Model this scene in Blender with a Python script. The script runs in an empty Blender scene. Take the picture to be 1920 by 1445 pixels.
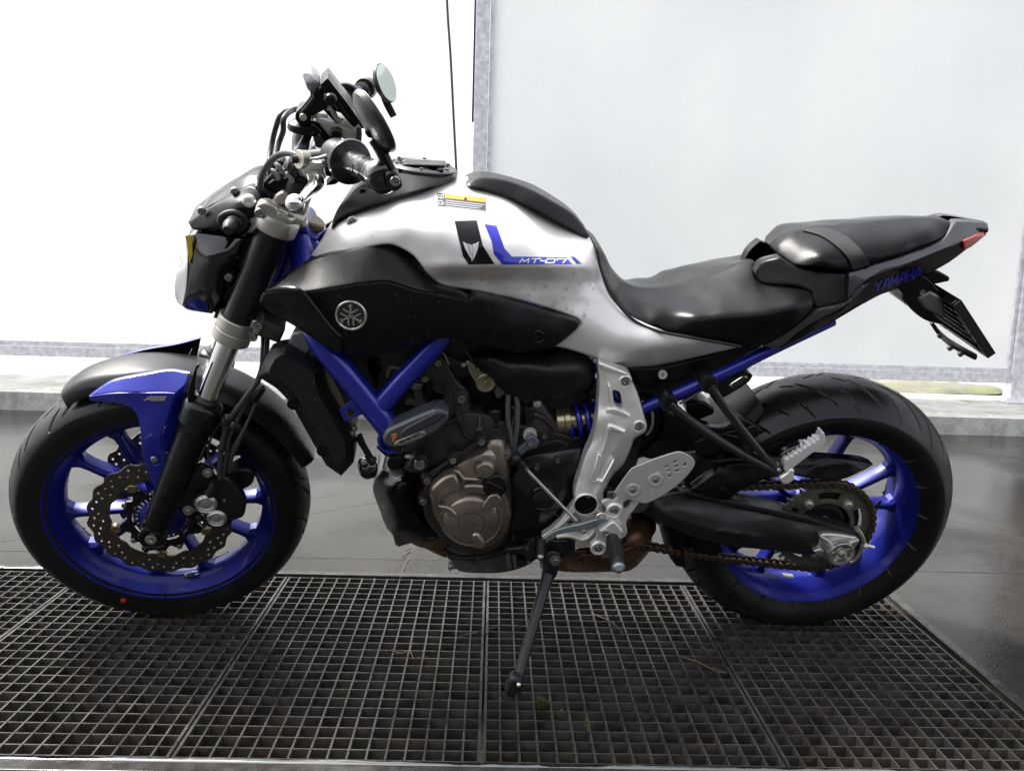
import bpy, bmesh, math, random
import numpy as np
from mathutils import Matrix, Vector
from mathutils.geometry import delaunay_2d_cdt

R = math.radians
random.seed(7)
rng = np.random.default_rng(7)
scene = bpy.context.scene
COL = scene.collection

# ------------------------------------------------------------------ camera
CAM_H, CAM_D = 0.8107, 1.7298
PITCH, YAW, ROLL, FPX = 0.1495, 0.0253, 0.0312, 1528.8
cp, sp, cy, sy = math.cos(PITCH), math.sin(PITCH), math.cos(YAW), math.sin(YAW)
c_fw = np.array([sy*cp, cy*cp, -sp]); c_r = np.array([cy, -sy, 0.0]); c_u = np.cross(c_r, c_fw)
cr_, sr_ = math.cos(ROLL), math.sin(ROLL)
c_r, c_u = cr_*c_r + sr_*c_u, -sr_*c_r + cr_*c_u
c_o = np.array([0.0, -CAM_D, CAM_H])
cam_data = bpy.data.cameras.new("camera")
cam_data.sensor_width = 36.0
cam_data.lens = 36.0*FPX/1920.0
cam_data.clip_start = 0.02
cam_data.clip_end = 500
cam_ob = bpy.data.objects.new("camera", cam_data)
COL.objects.link(cam_ob)
mw = Matrix.Identity(4)
for i in range(3):
    mw[i][0], mw[i][1], mw[i][2], mw[i][3] = c_r[i], c_u[i], -c_fw[i], c_o[i]
cam_ob.matrix_world = mw
scene.camera = cam_ob

# ------------------------------------------------------------------ sky and sun (overcast, brighter behind the screens)
SUN_EL, SUN_AZ = 58.0, -64.0           # the bright part of the cloud: high, left, a little behind the screens
world = bpy.data.worlds.new("World"); scene.world = world
world.use_nodes = True
wn, wl = world.node_tree.nodes, world.node_tree.links
sky = wn.new('ShaderNodeTexSky'); sky.sky_type = 'NISHITA'; sky.sun_disc = False
sky.sun_elevation = R(SUN_EL); sky.sun_rotation = R(SUN_AZ)
sky.air_density = 1.0; sky.dust_density = 5.0; sky.ozone_density = 1.0
hs = wn.new('ShaderNodeHueSaturation'); hs.inputs['Saturation'].default_value = 0.25
wl.new(sky.outputs[0], hs.inputs['Color']); wl.new(hs.outputs[0], wn['Background'].inputs['Color'])
wn['Background'].inputs['Strength'].default_value = 0.15
sun_d = bpy.data.lights.new("sun", 'SUN'); sun_d.energy = 2.5; sun_d.angle = R(12); sun_d.color = (1, .96, .9)
sun = bpy.data.objects.new("sun", sun_d); COL.objects.link(sun)
sd = Vector((math.sin(R(SUN_AZ))*math.cos(R(SUN_EL)), math.cos(R(SUN_AZ))*math.cos(R(SUN_EL)), math.sin(R(SUN_EL))))
sun.rotation_euler = sd.to_track_quat('Z', 'Y').to_euler(); sun.location = sd*20
vs = scene.view_settings
vs.view_transform = 'Standard'; vs.look = 'None'; vs.gamma = 1.0; vs.exposure = 1.5
scene.cycles.max_bounces = 10; scene.cycles.diffuse_bounces = 4; scene.cycles.glossy_bounces = 4
scene.cycles.transmission_bounces = 8; scene.cycles.use_denoising = True

# ------------------------------------------------------------------ reference frames
X0, Y0, PSI, LEAN, STEER = -0.6933, 0.0707, 0.0353, 0.2899, 0.1571
cl, sl, cs, sn = math.cos(LEAN), math.sin(LEAN), math.cos(PSI), math.sin(PSI)
M_B = np.array([[cs, -sn, 0], [sn, cs, 0], [0, 0, 1.0]]) @ np.array([[1, 0, 0], [0, cl, -sl], [0, sl, cl]])
T_B = np.array([X0, Y0, 0.0])
RAKE = R(24.83)
K_AX = np.array([math.sin(RAKE), 0, math.cos(RAKE)]); O_AX = np.array([-0.090, 0, 0.0])
def rot_axis(k, a):
    K = np.array([[0, -k[2], k[1]], [k[2], 0, -k[0]], [-k[1], k[0], 0]])
    return np.eye(3) + math.sin(a)*K + (1-math.cos(a))*K@K
S_R = rot_axis(K_AX, STEER); S_T = O_AX - S_R@O_AX
def m4(Rm, t):
    m = Matrix.Identity(4)
    for i in range(3):
        for j in range(3): m[i][j] = Rm[i][j]
        m[i][3] = t[i]
    return m
class Frame:
    """bike-local frame: x rearwards, -y to the bike's left (towards the viewer), z up; w = -y."""
    def __init__(s, Rw, tw, local): s.R, s.t, s.local = Rw, tw, local
    def p(s, px, py, w):
        d = c_fw + c_r*(px-960)/FPX - c_u*(py-722.5)/FPX
        o, dd = s.R.T@(c_o - s.t), s.R.T@d
        return o + dd*((-w-o[1])/dd[1])
    def arr(s, pts, w):
        pts = np.asarray(pts, float); w = np.broadcast_to(w, (len(pts),))
        d = c_fw + np.outer((pts[:,0]-960)/FPX, c_r) - np.outer((pts[:,1]-722.5)/FPX, c_u)
        o, dd = s.R.T@(c_o-s.t), d@s.R
        return o + dd*((-w-o[1])/dd[:,1])[:,None]
B = Frame(M_B, T_B, Matrix.Identity(4))                       # frame of the machine
FK = Frame(M_B@S_R, M_B@S_T + T_B, m4(S_R, S_T))               # turned fork and handlebar
def ground(px, py, z=0.0):
    d = c_fw + c_r*(px-960)/FPX - c_u*(py-722.5)/FPX
    return c_o + d*((z-c_o[2])/d[2])
def wall(px, py, Y):
    d = c_fw + c_r*(px-960)/FPX - c_u*(py-722.5)/FPX
    return c_o + d*((Y-c_o[1])/d[1])
def zm(x0, y0, s, pts):
    return [(x0+q[0]/s, y0+q[1]/s)+tuple(q[2:]) for q in pts]

# ------------------------------------------------------------------ materials
MATS = {}
def nodes_of(m): return m.node_tree.nodes, m.node_tree.links
def mat(name, col, rough=.5, metal=0.0, coat=0.0, spec=.5, var=0.0, vscale=30, bump=0.0, bscale=300, rvar=0.0, rscale=12, stretch=None):
    if name in MATS: return MATS[name]
    m = bpy.data.materials.new(name); m.use_nodes = True; N, L = nodes_of(m)
    b = N['Principled BSDF']
    b.inputs['Base Color'].default_value = (*col, 1); b.inputs['Roughness'].default_value = rough
    b.inputs['Metallic'].default_value = metal; b.inputs['Coat Weight'].default_value = coat
    b.inputs['Coat Roughness'].default_value = .06; b.inputs['Specular IOR Level'].default_value = spec
    tc = N.new('ShaderNodeTexCoord'); src = tc.outputs['Object']
    if stretch:
        mp = N.new('ShaderNodeMapping'); mp.inputs['Scale'].default_value = stretch
        L.new(src, mp.inputs[0]); src = mp.outputs[0]
    if var:
        n = N.new('ShaderNodeTexNoise'); n.inputs['Scale'].default_value = vscale; n.inputs['Detail'].default_value = 6
        L.new(src, n.inputs['Vector'])
        r = N.new('ShaderNodeMapRange'); r.inputs[1].default_value = .3; r.inputs[2].default_value = .7
        r.inputs[3].default_value = 1-var; r.inputs[4].default_value = 1+var
        L.new(n.outputs[0], r.inputs[0])
        x = N.new('ShaderNodeMix'); x.data_type = 'RGBA'; x.blend_type = 'MULTIPLY'; x.inputs[0].default_value = 1
        x.inputs[6].default_value = (*col, 1); L.new(r.outputs[0], x.inputs[7]); L.new(x.outputs[2], b.inputs['Base Color'])
    if rvar:
        n = N.new('ShaderNodeTexNoise'); n.inputs['Scale'].default_value = rscale; n.inputs['Detail'].default_value = 5
        L.new(src, n.inputs['Vector'])
        r = N.new('ShaderNodeMapRange'); r.inputs[1].default_value = .35; r.inputs[2].default_value = .65
        r.inputs[3].default_value = max(.03, rough-rvar); r.inputs[4].default_value = min(1, rough+rvar)
        L.new(n.outputs[0], r.inputs[0]); L.new(r.outputs[0], b.inputs['Roughness'])
    if bump:
        n = N.new('ShaderNodeTexNoise'); n.inputs['Scale'].default_value = bscale; n.inputs['Detail'].default_value = 3
        L.new(src, n.inputs['Vector'])
        u = N.new('ShaderNodeBump'); u.inputs['Strength'].default_value = bump; u.inputs['Distance'].default_value = .002
        L.new(n.outputs[0], u.inputs['Height']); L.new(u.outputs[0], b.inputs['Normal'])
    MATS[name] = m
    return m
BLUE = mat('blue_paint', (.009, .016, .285), .30, .30, .55, var=.12, vscale=900)
SILVER = mat('silver_paint', (.80, .78, .755), .40, .22, .35, var=.05, vscale=1500)
PLASTIC = mat('black_plastic', (.0045, .0045, .005), .24, spec=.22, rvar=.12, rscale=14, bump=.08, bscale=700)
SATIN = mat('satin_black_metal', (.006, .006, .007), .26, .2, rvar=.1, rscale=20)
GLOSSB = mat('gloss_black', (.005, .005, .006), .08, coat=.6)
GREYP = mat('graphite_paint', (.07, .072, .078), .30, .55, .3, var=.08, vscale=900)
RUBBER = mat('tyre_rubber', (.0075, .0075, .0075), .30, spec=.34, rvar=.18, rscale=9, bump=.12, bscale=500)
RUBB2 = mat('soft_rubber', (.008, .008, .008), .5, rvar=.1, bump=.1)
LEATHER = mat('seat_vinyl', (.004, .004, .0045), .24, spec=.2, rvar=.13, rscale=5, bump=.18, bscale=900)
ALU = mat('cast_aluminium', (.86, .84, .80), .33, .60, var=.06, vscale=60, bump=.12, bscale=900, rvar=.06)
CHROME = mat('chrome', (.80, .80, .79), .10, 1.0, rvar=.05)
STEEL = mat('zinc_steel', (.55, .54, .50), .30, .9, var=.15, vscale=80)
BOLTM = mat('bolt_steel', (.34, .34, .33), .26, .95)
DARKST = mat('dark_steel', (.085, .075, .062), .42, .8, var=.35, vscale=120)
CHAINM = mat('chain_steel', (.075, .058, .042), .42, .75, var=.4, vscale=200)
BRONZE = mat('engine_cover', (.245, .208, .168), .30, .75, var=.22, vscale=25, rvar=.1, bump=.06, bscale=900)
ENGINE = mat('engine_black', (.030, .028, .026), .46, .25, var=.35, vscale=30, rvar=.14, bump=.1, bscale=400)
ENGGR = mat('engine_grey', (.105, .10, .094), .45, .5, var=.35, vscale=30, bump=.1, bscale=400)
DISCM = mat('brake_disc', (.10, .088, .075), .40, .8, var=.2, vscale=60)
COPPER = mat('stained_exhaust', (.165, .088, .050), .36, .7, var=.45, vscale=14, rvar=.12)
GALV = mat('galvanised_steel', (.72, .71, .74), .42, .20, var=.22, vscale=35, rvar=.12)
# ------------------------------------------------------------------ object helpers
ROOT = None
def finish(me, smooth=40):
    if smooth:
        for f in me.polygons: f.use_smooth = True
        try: me.set_sharp_from_angle(angle=R(smooth))
        except Exception: pass
def link(name, me, m, parent=None, fr=None, bevel=0, smooth=40, label=None, segs=2):
    if m is not None and len(me.materials) == 0: me.materials.append(m)
    finish(me, smooth)
    o = bpy.data.objects.new(name, me); COL.objects.link(o)
    if parent is not None:
        o.parent = parent
        if parent is ROOT and fr is not None: o.matrix_local = fr.local
    if bevel:
        b = o.modifiers.new('bevel', 'BEVEL'); b.width = bevel; b.segments = segs; b.limit_method = 'ANGLE'; b.angle_limit = R(35)
        b.harden_normals = False
    if label: o['label'] = label
    return o
def mesh(verts, faces, fix=True):
    me = bpy.data.meshes.new('mesh')
    me.from_pydata([tuple(map(float, v)) for v in verts], [], [tuple(int(i) for i in f) for f in faces])
    if fix:
        bm = bmesh.new(); bm.from_mesh(me)
        bmesh.ops.recalc_face_normals(bm, faces=bm.faces); bm.to_mesh(me); bm.free()
    me.update()
    return me
class MB:
    """collects pieces of one part"""
    def __init__(s): s.v, s.f = [], []
    def add(s, v, f):
        n = len(s.v); s.v += [tuple(map(float, q)) for q in v]; s.f += [tuple(int(i)+n for i in g) for g in f]; return s
    def mesh(s): return mesh(s.v, s.f)
def unit(v): v = np.asarray(v, float); return v/max(1e-12, np.linalg.norm(v))
def perp(a):
    a = unit(a); h = np.array([0, 0, 1.0]) if abs(a[2]) < .9 else np.array([1.0, 0, 0])
    u = unit(np.cross(a, h)); return u, np.cross(a, u)
def catmull(pts, closed=True, step=6.0, corner=48):
    """smooth outline through the points; sharp turns stay corners. extra columns ride along"""
    P_ = np.asarray(pts, float); n = len(P_); out = []
    def sharp(i):
        if not closed and i in (0, n-1): return True
        a = P_[i, :2]-P_[(i-1) % n, :2]; b = P_[(i+1) % n, :2]-P_[i, :2]
        ca = a@b/(np.linalg.norm(a)*np.linalg.norm(b)+1e-12)
        return math.degrees(math.acos(max(-1, min(1, ca)))) > corner
    sh = [sharp(i) for i in range(n)]
    for i in range(n if closed else n-1):
        p1, p2 = P_[i], P_[(i+1) % n]
        p0 = p1-(p2-p1) if sh[i] else P_[(i-1) % n]
        p3 = p2+(p2-p1) if sh[(i+1) % n] else P_[(i+2) % n]
        k = max(1, int(round(np.linalg.norm((p2-p1)[:2])/step)))
        d = max(1e-9, np.linalg.norm((p2-p1)[:2]))
        m1 = (p2-p0)/max(1e-9, np.linalg.norm((p1-p0)[:2])+d)*d; m2 = (p3-p1)/max(1e-9, np.linalg.norm((p3-p2)[:2])+d)*d
        for j in range(k):
            t = j/k; t2, t3 = t*t, t*t*t
            out.append((2*t3-3*t2+1)*p1+(t3-2*t2+t)*m1+(-2*t3+3*t2)*p2+(t3-t2)*m2)
    if not closed: out.append(P_[-1])
    return np.array(out)
def inpoly(pts, poly):
    x, y = pts[:, 0][:, None], pts[:, 1][:, None]; a = poly; b = np.roll(poly, -1, 0)
    c = ((a[:, 1] > y) != (b[:, 1] > y)) & (x < (b[:, 0]-a[:, 0])*(y-a[:, 1])/(b[:, 1]-a[:, 1]+1e-15)+a[:, 0])
    return c.sum(1) % 2 == 1
def edist(pts, poly):
    a = poly; b = np.roll(poly, -1, 0); ab = b-a; L2 = (ab**2).sum(1)+1e-15; out = np.empty(len(pts))
    for i, q in enumerate(pts):
        t = np.clip(((q-a)*ab).sum(1)/L2, 0, 1); out[i] = np.sqrt((((a+ab*t[:, None])-q)**2).sum(1).min())
    return out
def fill2d(outer, holes=(), inner=None):
    """triangles inside outer and outside the holes -> verts, tris, border loops (index lists)"""
    vs_, es_, loops = [], [], []
    for lp in [outer]+list(holes):
        n = len(vs_); k = len(lp); vs_ += [Vector((float(q[0]), float(q[1]))) for q in lp]
        es_ += [(n+i, n+(i+1) % k) for i in range(k)]; loops.append(list(range(n, n+k)))
    if inner is not None and len(inner): vs_ += [Vector((float(q[0]), float(q[1]))) for q in inner]
    ov, oe, of, iv, ie, if_ = delaunay_2d_cdt(vs_, es_, [], 0, 1e-9)
    V = np.array([[q.x, q.y] for q in ov]); T = np.array([list(t) for t in of if len(t) == 3])
    back = {}
    for k, l in enumerate(iv):
        for q in l: back[q] = k
    c = V[T].mean(1); ok = inpoly(c, np.asarray(outer)[:, :2])
    for h in holes: ok &= ~inpoly(c, np.asarray(h)[:, :2])
    return V, T[ok], [[back[i] for i in l] for l in loops]
class Height:
    hinge = None
    def __init__(s, ctrl, reg=2e-3):
        c = np.asarray(ctrl, float); s.c = c
        if len(c) < 3: s.k = float(c[:, 2].mean()); s.w = None; return
        n = len(c); s.s = 100.0; q = c[:, :2]/s.s; r = np.sqrt(((q[:, None]-q[None])**2).sum(-1))
        A = np.zeros((n+3, n+3)); A[:n, :n] = s.phi(r)+np.eye(n)*reg; A[:n, n] = 1; A[:n, n+1:] = q; A[n:, :n] = A[:n, n:].T
        s.w = np.linalg.lstsq(A, np.r_[c[:, 2], 0, 0, 0], rcond=None)[0]; s.q = q
    @staticmethod
    def phi(r): return np.where(r > 1e-9, r*r*np.log(r+1e-12), 0)
    def __call__(s, pts):
        pts = np.asarray(pts, float)[:, :2]
        if s.w is None: return np.full(len(pts), s.k)
        q = pts/s.s; r = np.sqrt(((q[:, None]-s.q[None])**2).sum(-1)); n = len(s.q)
        h = s.phi(r)@s.w[:n]+s.w[n]+q@s.w[n+1:]
        return h if s.hinge is None else h+s.hinge(pts)
def grid_in(poly, step, margin):
    lo, hi = poly.min(0), poly.max(0)
    gx, gy = np.meshgrid(np.arange(lo[0], hi[0], step), np.arange(lo[1], hi[1], step)); g = np.stack([gx.ravel(), gy.ravel()], 1)
    g[:, 0] += (np.round((g[:, 1]-lo[1])/step) % 2)*step/2
    g = g[inpoly(g, poly)]
    return g[edist(g, poly) > margin] if len(g) else g
CHAMFER = [False]          # straight instead of rounded borders while True
def surf(fr, outline, ctrl, step=7, edge=5, drop=.005, holes=(), corner=48, hfun=None, reg=2e-3):
    """height-field surface in one frame. returns verts3d, tris, loops, heightfun, verts2d"""
    ol = catmull(outline, True, step, corner)[:, :2]
    hl = [catmull(h, True, min(step, 4), corner)[:, :2] for h in holes]
    H = hfun or Height(ctrl, reg)
    inner = []
    if edge:
        for k in (.3, .65, 1.0):
            a = np.roll(ol, 1, 0); b = np.roll(ol, -1, 0); tg = b-a; nn = np.stack([-tg[:, 1], tg[:, 0]], 1); nn /= np.linalg.norm(nn, axis=1)[:, None]+1e-9
            for sg in (1, -1):
                q = ol+nn*edge*k*sg; ok = inpoly(q, ol); q = q[ok]
                if len(q):
                    d = edist(q, ol); q = q[d > edge*k*.9]
                    if len(q): inner.append(q)
    g = grid_in(ol, step, (edge or step*.5)*1.15)
    if len(g): inner.append(g)
    inner = np.concatenate(inner) if inner else np.zeros((0, 2))
    for h in hl:
        if len(inner): inner = inner[~inpoly(inner, h)]
    V, T, loops = fill2d(ol, hl, inner)
    w = H(V)
    if edge and drop:
        d = np.clip(edist(V, ol)/edge, 0, 1); w = w-np.clip((w-.008)/.04, 0, 1)*(drop*(1-d) if CHAMFER[0] else drop*(1-np.sqrt(np.clip(1-(1-d)**2, 0, 1))))
    return fr.arr(V, w), T, loops, H, V
def panel(name, fr, outline, ctrl, m, parent, thick=.012, step=7, edge=5, drop=.005, holes=(), corner=48, mirror=False, label=None, hfun=None, smooth=45, back=None):
    V3, T, loops, H, V2 = surf(fr, outline, ctrl, step, edge, drop, holes, corner, hfun)
    def build(sgn):
        A = V3.copy(); Bk = V3.copy(); Bk[:, 1] += thick
        if sgn < 0: A[:, 1] *= -1; Bk[:, 1] *= -1
        n = len(A); F = [tuple(t) for t in T]+[tuple(x+n for x in t[::-1]) for t in T]
        for lp in loops:
            for i in range(len(lp)):
                a, b = lp[i], lp[(i+1) % len(lp)]
                if a != b: F.append((a, b, b+n, a+n))
        return mesh(np.concatenate([A, Bk]), F)
    for sgn in ((1, -1) if mirror else (1,)):
        me = build(sgn); me.materials.append(m)
        if back:
            me.materials.append(back); k = len(T)
            for i in range(k, 2*k): me.polygons[i].material_index = 1
        q = link(name, me, m, parent, fr, smooth=smooth, label=label)
        if sgn > 0: o = q
    o_h[o.name] = H
    return o
o_h = {}
def clam(name, fr, outline, ctrl, m, parent, step=7, edge=5, drop=.005, corner=48, label=None, smooth=45, reg=2e-3, hfun=None):
    """body symmetrical about the machine's middle plane: left surface, right surface, closed all round"""
    V3, T, loops, H, V2 = surf(fr, outline, ctrl, step, edge, drop, (), corner, hfun, reg)
    A = V3; Bk = V3.copy(); Bk[:, 1] *= -1; n = len(A)
    F = [tuple(t) for t in T]+[tuple(x+n for x in t[::-1]) for t in T]
    lp = loops[0]; V = [A, Bk]; mid = []; k = len(lp)
    # a slightly crowned middle ring keeps the bridge from being dead flat
    for i in range(k):
        a, b = lp[i], lp[(i+1) % k]
        if a != b: F.append((a, b, b+n, a+n))
    o = link(name, mesh(np.concatenate(V), F), m, parent, fr, smooth=smooth, label=label)
    o_h[o.name] = H
    return o
def decal(name, fr, H, outline, m, parent, off=.0015, step=5, corner=20, label=None, holes=(), thick=.0006):
    ol = catmull(outline, True, step, corner)[:, :2]
    V, T, loops = fill2d(ol, [catmull(h, True, step, corner)[:, :2] for h in holes], grid_in(ol, step, step*.5))
    w = H(V) if callable(H) else np.full(len(V), H)
    return link(name, mesh(fr.arr(V, w+off), T, fix=False) if not thick else prism(fr, V, T, loops, w+off, thick), m, parent, fr, label=label)
def prism(fr, V, T, loops, w, thick):
    A = fr.arr(V, w); Bk = A.copy(); Bk[:, 1] += thick; n = len(A)
    F = [tuple(t) for t in T]+[tuple(x+n for x in t[::-1]) for t in T]
    for lp in loops:
        for i in range(len(lp)):
            a, b = lp[i], lp[(i+1) % len(lp)]
            if a != b: F.append((a, b, b+n, a+n))
    return mesh(np.concatenate([A, Bk]), F)
def plate_geo(fr, outline, w, thick, holes=(), step=5, corner=40, raw=False):
    ol = np.asarray(outline, float)[:, :2] if raw else catmull(outline, True, step, corner)[:, :2]
    hl = [np.asarray(h, float)[:, :2] for h in holes] if raw else [catmull(h, True, step, corner)[:, :2] for h in holes]
    V, T, loops = fill2d(ol, hl)
    A = fr.arr(V, w); Bk = A.copy(); Bk[:, 1] += thick; n = len(A)
    F = [tuple(t) for t in T]+[tuple(x+n for x in t[::-1]) for t in T]
    for lp in loops:
        for i in range(len(lp)):
            a, b = lp[i], lp[(i+1) % len(lp)]
            if a != b: F.append((a, b, b+n, a+n))
    return np.concatenate([A, Bk]), F
def plate(name, fr, outline, w, thick, m, parent, bevel=.002, holes=(), step=5, corner=40, label=None, segs=2, raw=False):
    v, f = plate_geo(fr, outline, w, thick, holes, step, corner, raw)
    me = mesh(v, f)
    bm = bmesh.new(); bm.from_mesh(me); bmesh.ops.dissolve_limit(bm, angle_limit=.01, verts=bm.verts, edges=bm.edges); bm.to_mesh(me); bm.free()
    return link(name, me, m, parent, fr, bevel=bevel, smooth=35, label=label, segs=segs)
def tube_geo(path, rad, n=14, caps=True, smooth_steps=0, flat=1.0):
    P_ = np.asarray(path, float); rad = np.broadcast_to(np.asarray(rad, float), (len(P_),)).copy()
    if smooth_steps and len(P_) > 2:
        Q = []; Rr = []
        for i in range(len(P_)-1):
            p0, p1, p2, p3 = P_[max(0, i-1)], P_[i], P_[i+1], P_[min(len(P_)-1, i+2)]
            for j in range(smooth_steps):
                t = j/smooth_steps
                Q.append(.5*((2*p1)+(-p0+p2)*t+(2*p0-5*p1+4*p2-p3)*t*t+(-p0+3*p1-3*p2+p3)*t**3)); Rr.append(rad[i]*(1-t)+rad[i+1]*t)
        Q.append(P_[-1]); Rr.append(rad[-1]); P_, rad = np.array(Q), np.array(Rr)
    k = len(P_); tg = np.gradient(P_, axis=0); u, v = perp(tg[0]); V, F = [], []
    for i in range(k):
        t = unit(tg[i]); u = unit(u-t*(u@t)); v = np.cross(t, u)
        for j in range(n):
            a = 2*math.pi*j/n; V.append(P_[i]+rad[i]*(math.cos(a)*u+flat*math.sin(a)*v))
    for i in range(k-1):
        for j in range(n): F.append((i*n+j, i*n+(j+1) % n, (i+1)*n+(j+1) % n, (i+1)*n+j))
    if caps: F.append(tuple(range(n))[::-1]); F.append(tuple((k-1)*n+j for j in range(n)))
    return V, F
def px_path(fr, pts): return [fr.p(*q) for q in pts]
def tube(name, fr, pts, rad, m, parent, n=14, ss=6, bevel=0, label=None, raw=False, flat=1.0):
    v, f = tube_geo(pts if raw else px_path(fr, pts), rad, n, True, ss, flat)
    return link(name, mesh(v, f), m, parent, fr, bevel=bevel, label=label)
def lathe_geo(c, ax, prof, n=32, a0=0, a1=2*math.pi):
    """prof: (radius, height along axis)"""
    c = np.asarray(c, float); ax = unit(ax); u, v = perp(ax); V, F = [], []; full = abs(a1-a0-2*math.pi) < 1e-6; k = len(prof)
    m_ = n if full else n+1
    for i in range(m_):
        a = a0+(a1-a0)*i/n; d = math.cos(a)*u+math.sin(a)*v
        for r, h in prof: V.append(c+d*r+ax*h)
    for i in range(n):
        for j in range(k-1):
            a, b = i*k+j, ((i+1) % m_)*k+j
            F.append((a, b, b+1, a+1))
    return V, F
YM = np.array([0, -1.0, 0])         # towards the viewer, the axis of every axle
def lathe(name, fr, c, prof, m, parent, n=32, ax=YM, smooth=35, label=None, closed=True):
    prof = list(prof)
    if closed:
        if prof[0][0] > 1e-6: prof = [(1e-5, prof[0][1])]+prof
        if prof[-1][0] > 1e-6: prof = prof+[(1e-5, prof[-1][1])]
    v, f = lathe_geo(c, ax, prof, n)
    me = mesh(v, f); bm = bmesh.new(); bm.from_mesh(me); bmesh.ops.remove_doubles(bm, verts=bm.verts, dist=3e-5); bm.to_mesh(me); bm.free()
    return link(name, me, m, parent, fr, smooth=smooth, label=label)
def box_geo(c, sx, sy_, sz, rot=None):
    c = np.asarray(c, float); s = np.array([[x, y, z] for x in (-.5, .5) for y in (-.5, .5) for z in (-.5, .5)])*[sx, sy_, sz]
    if rot is not None: s = s@np.asarray(rot).T
    return s+c, [(0, 1, 3, 2), (4, 6, 7, 5), (0, 4, 5, 1), (2, 3, 7, 6), (0, 2, 6, 4), (1, 5, 7, 3)]
BOLT_ME = {}
def bolt(fr, px, py, w, r, parent, kind='socket', m=None, at=None, name='bolt', label=None):
    m = m or BOLTM; key = (kind, m.name)
    if key not in BOLT_ME:
        bm = bmesh.new()
        def ring(rad, h, k=20, ph=0): return [bm.verts.new((rad*math.cos(2*math.pi*i/k+ph), -h, rad*math.sin(2*math.pi*i/k+ph))) for i in range(k)]
        def join(a, b):
            k = len(a)
            for i in range(k): bm.faces.new((a[i], a[(i+1) % k], b[(i+1) % k], b[i]))
        if kind == 'socket':
            hexr = lambda h: [bm.verts.new((.48*math.cos(2*math.pi*i/20)*(1/max(abs(math.cos(((i*18) % 60-30)*math.pi/180)), .86))*.86, -h, .48*math.sin(2*math.pi*i/20))) for i in range(20)]
            rs = [ring(1, -.3), ring(1, .45), ring(.88, .62), ring(.52, .64), hexr(.6), hexr(.1)]
            for a, b in zip(rs, rs[1:]): join(a, b)
            bm.faces.new(rs[-1])
        elif kind == 'hex':
            f0, f1 = ring(1.25, -.3), ring(1.25, .12); f2 = ring(.95, .2); join(f0, f1); join(f1, f2)
            hx = lambda h, s: [bm.verts.new((s*math.cos(2*math.pi*i/20)/max(.866, math.cos(((i*18+30) % 60-30)*math.pi/180))*.866, -h, s*math.sin(2*math.pi*i/20)/max(.866, math.cos(((i*18+30) % 60-30)*math.pi/180))*.866)) for i in range(20)]
            h0, h1, h2 = hx(.2, .95), hx(.75, .95), hx(.85, .8); join(f2, h0); join(h0, h1); join(h1, h2); bm.faces.new(h2)
        elif kind == 'button':
            rs = [ring(1, -.3), ring(1, .1), ring(.85, .38), ring(.6, .5), ring(.42, .52), ring(.42, .15)]
            for a, b in zip(rs, rs[1:]): join(a, b)
            bm.faces.new(rs[-1])
        bmesh.ops.recalc_face_normals(bm, faces=bm.faces)
        me = bpy.data.meshes.new('bolt'); bm.to_mesh(me); bm.free(); me.materials.append(m); finish(me, 35); BOLT_ME[key] = me
    o = bpy.data.objects.new(name, BOLT_ME[key]); COL.objects.link(o); o.parent = parent
    loc = fr.p(px, py, w) if at is None else at
    mm = Matrix.Translation(Vector(loc)) @ Matrix.Rotation(random.uniform(0, 6.28), 4, 'Y') @ Matrix.Diagonal((r, r, r, 1))
    o.matrix_local = (fr.local @ mm) if parent is ROOT else mm
    if label: o['label'] = label
    return o
def empty(name, loc=(0, 0, 0), label=None, cat=None, group=None):
    o = bpy.data.objects.new(name, None); COL.objects.link(o); o.location = loc; o.empty_display_size = .1
    if label: o['label'] = label
    if cat: o['category'] = cat
    if group: o['group'] = group
    return o
def tag(o, label=None, cat=None, group=None, kind=None):
    for k, v in (('label', label), ('category', cat), ('group', group), ('kind', kind)):
        if v: o[k] = v
    return o
def strokes(fr, H, letters, m, name, parent, origin, ux, uy, sw, off=.002, thick=.001, label=None):
    """letters as stroked polylines in a unit cell; origin/ux/uy in photo pixels"""
    mb = MB(); o = np.array(origin, float); ux, uy = np.array(ux, float), np.array(uy, float)
    for x0, pls in letters:
        for pl in pls:
            q = np.array([o+ux*(x0+a)+uy*b for a, b in pl])
            for a, b in zip(q, q[1:]):
                d = unit(b-a); nrm = np.array([-d[1], d[0]])*sw/2; e = d*sw/2
                k = max(1, int(np.linalg.norm(b-a)/2.5)); pts = []
                for i in range(k+1):
                    c = (a-e)*(1-i/k)+(b+e)*i/k; pts += [c+nrm, c-nrm]
                w = (H(np.array(pts)) if callable(H) else np.full(len(pts), H))+off
                A = fr.arr(pts, w); Bk = A.copy(); Bk[:, 1] += thick; n = len(A); F = []
                for i in range(k): F += [(2*i, 2*i+1, 2*i+3, 2*i+2), (2*i+n, 2*i+2+n, 2*i+3+n, 2*i+1+n), (2*i, 2*i+2, 2*i+2+n, 2*i+n), (2*i+1, 2*i+1+n, 2*i+3+n, 2*i+3)]
                F += [(0, n, n+1, 1), (2*k, 2*k+1, 2*k+1+n, 2*k+n)]
                mb.add(np.concatenate([A, Bk]), F)
    return link(name, mb.mesh(), m, parent, fr, smooth=0, label=label)
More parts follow.
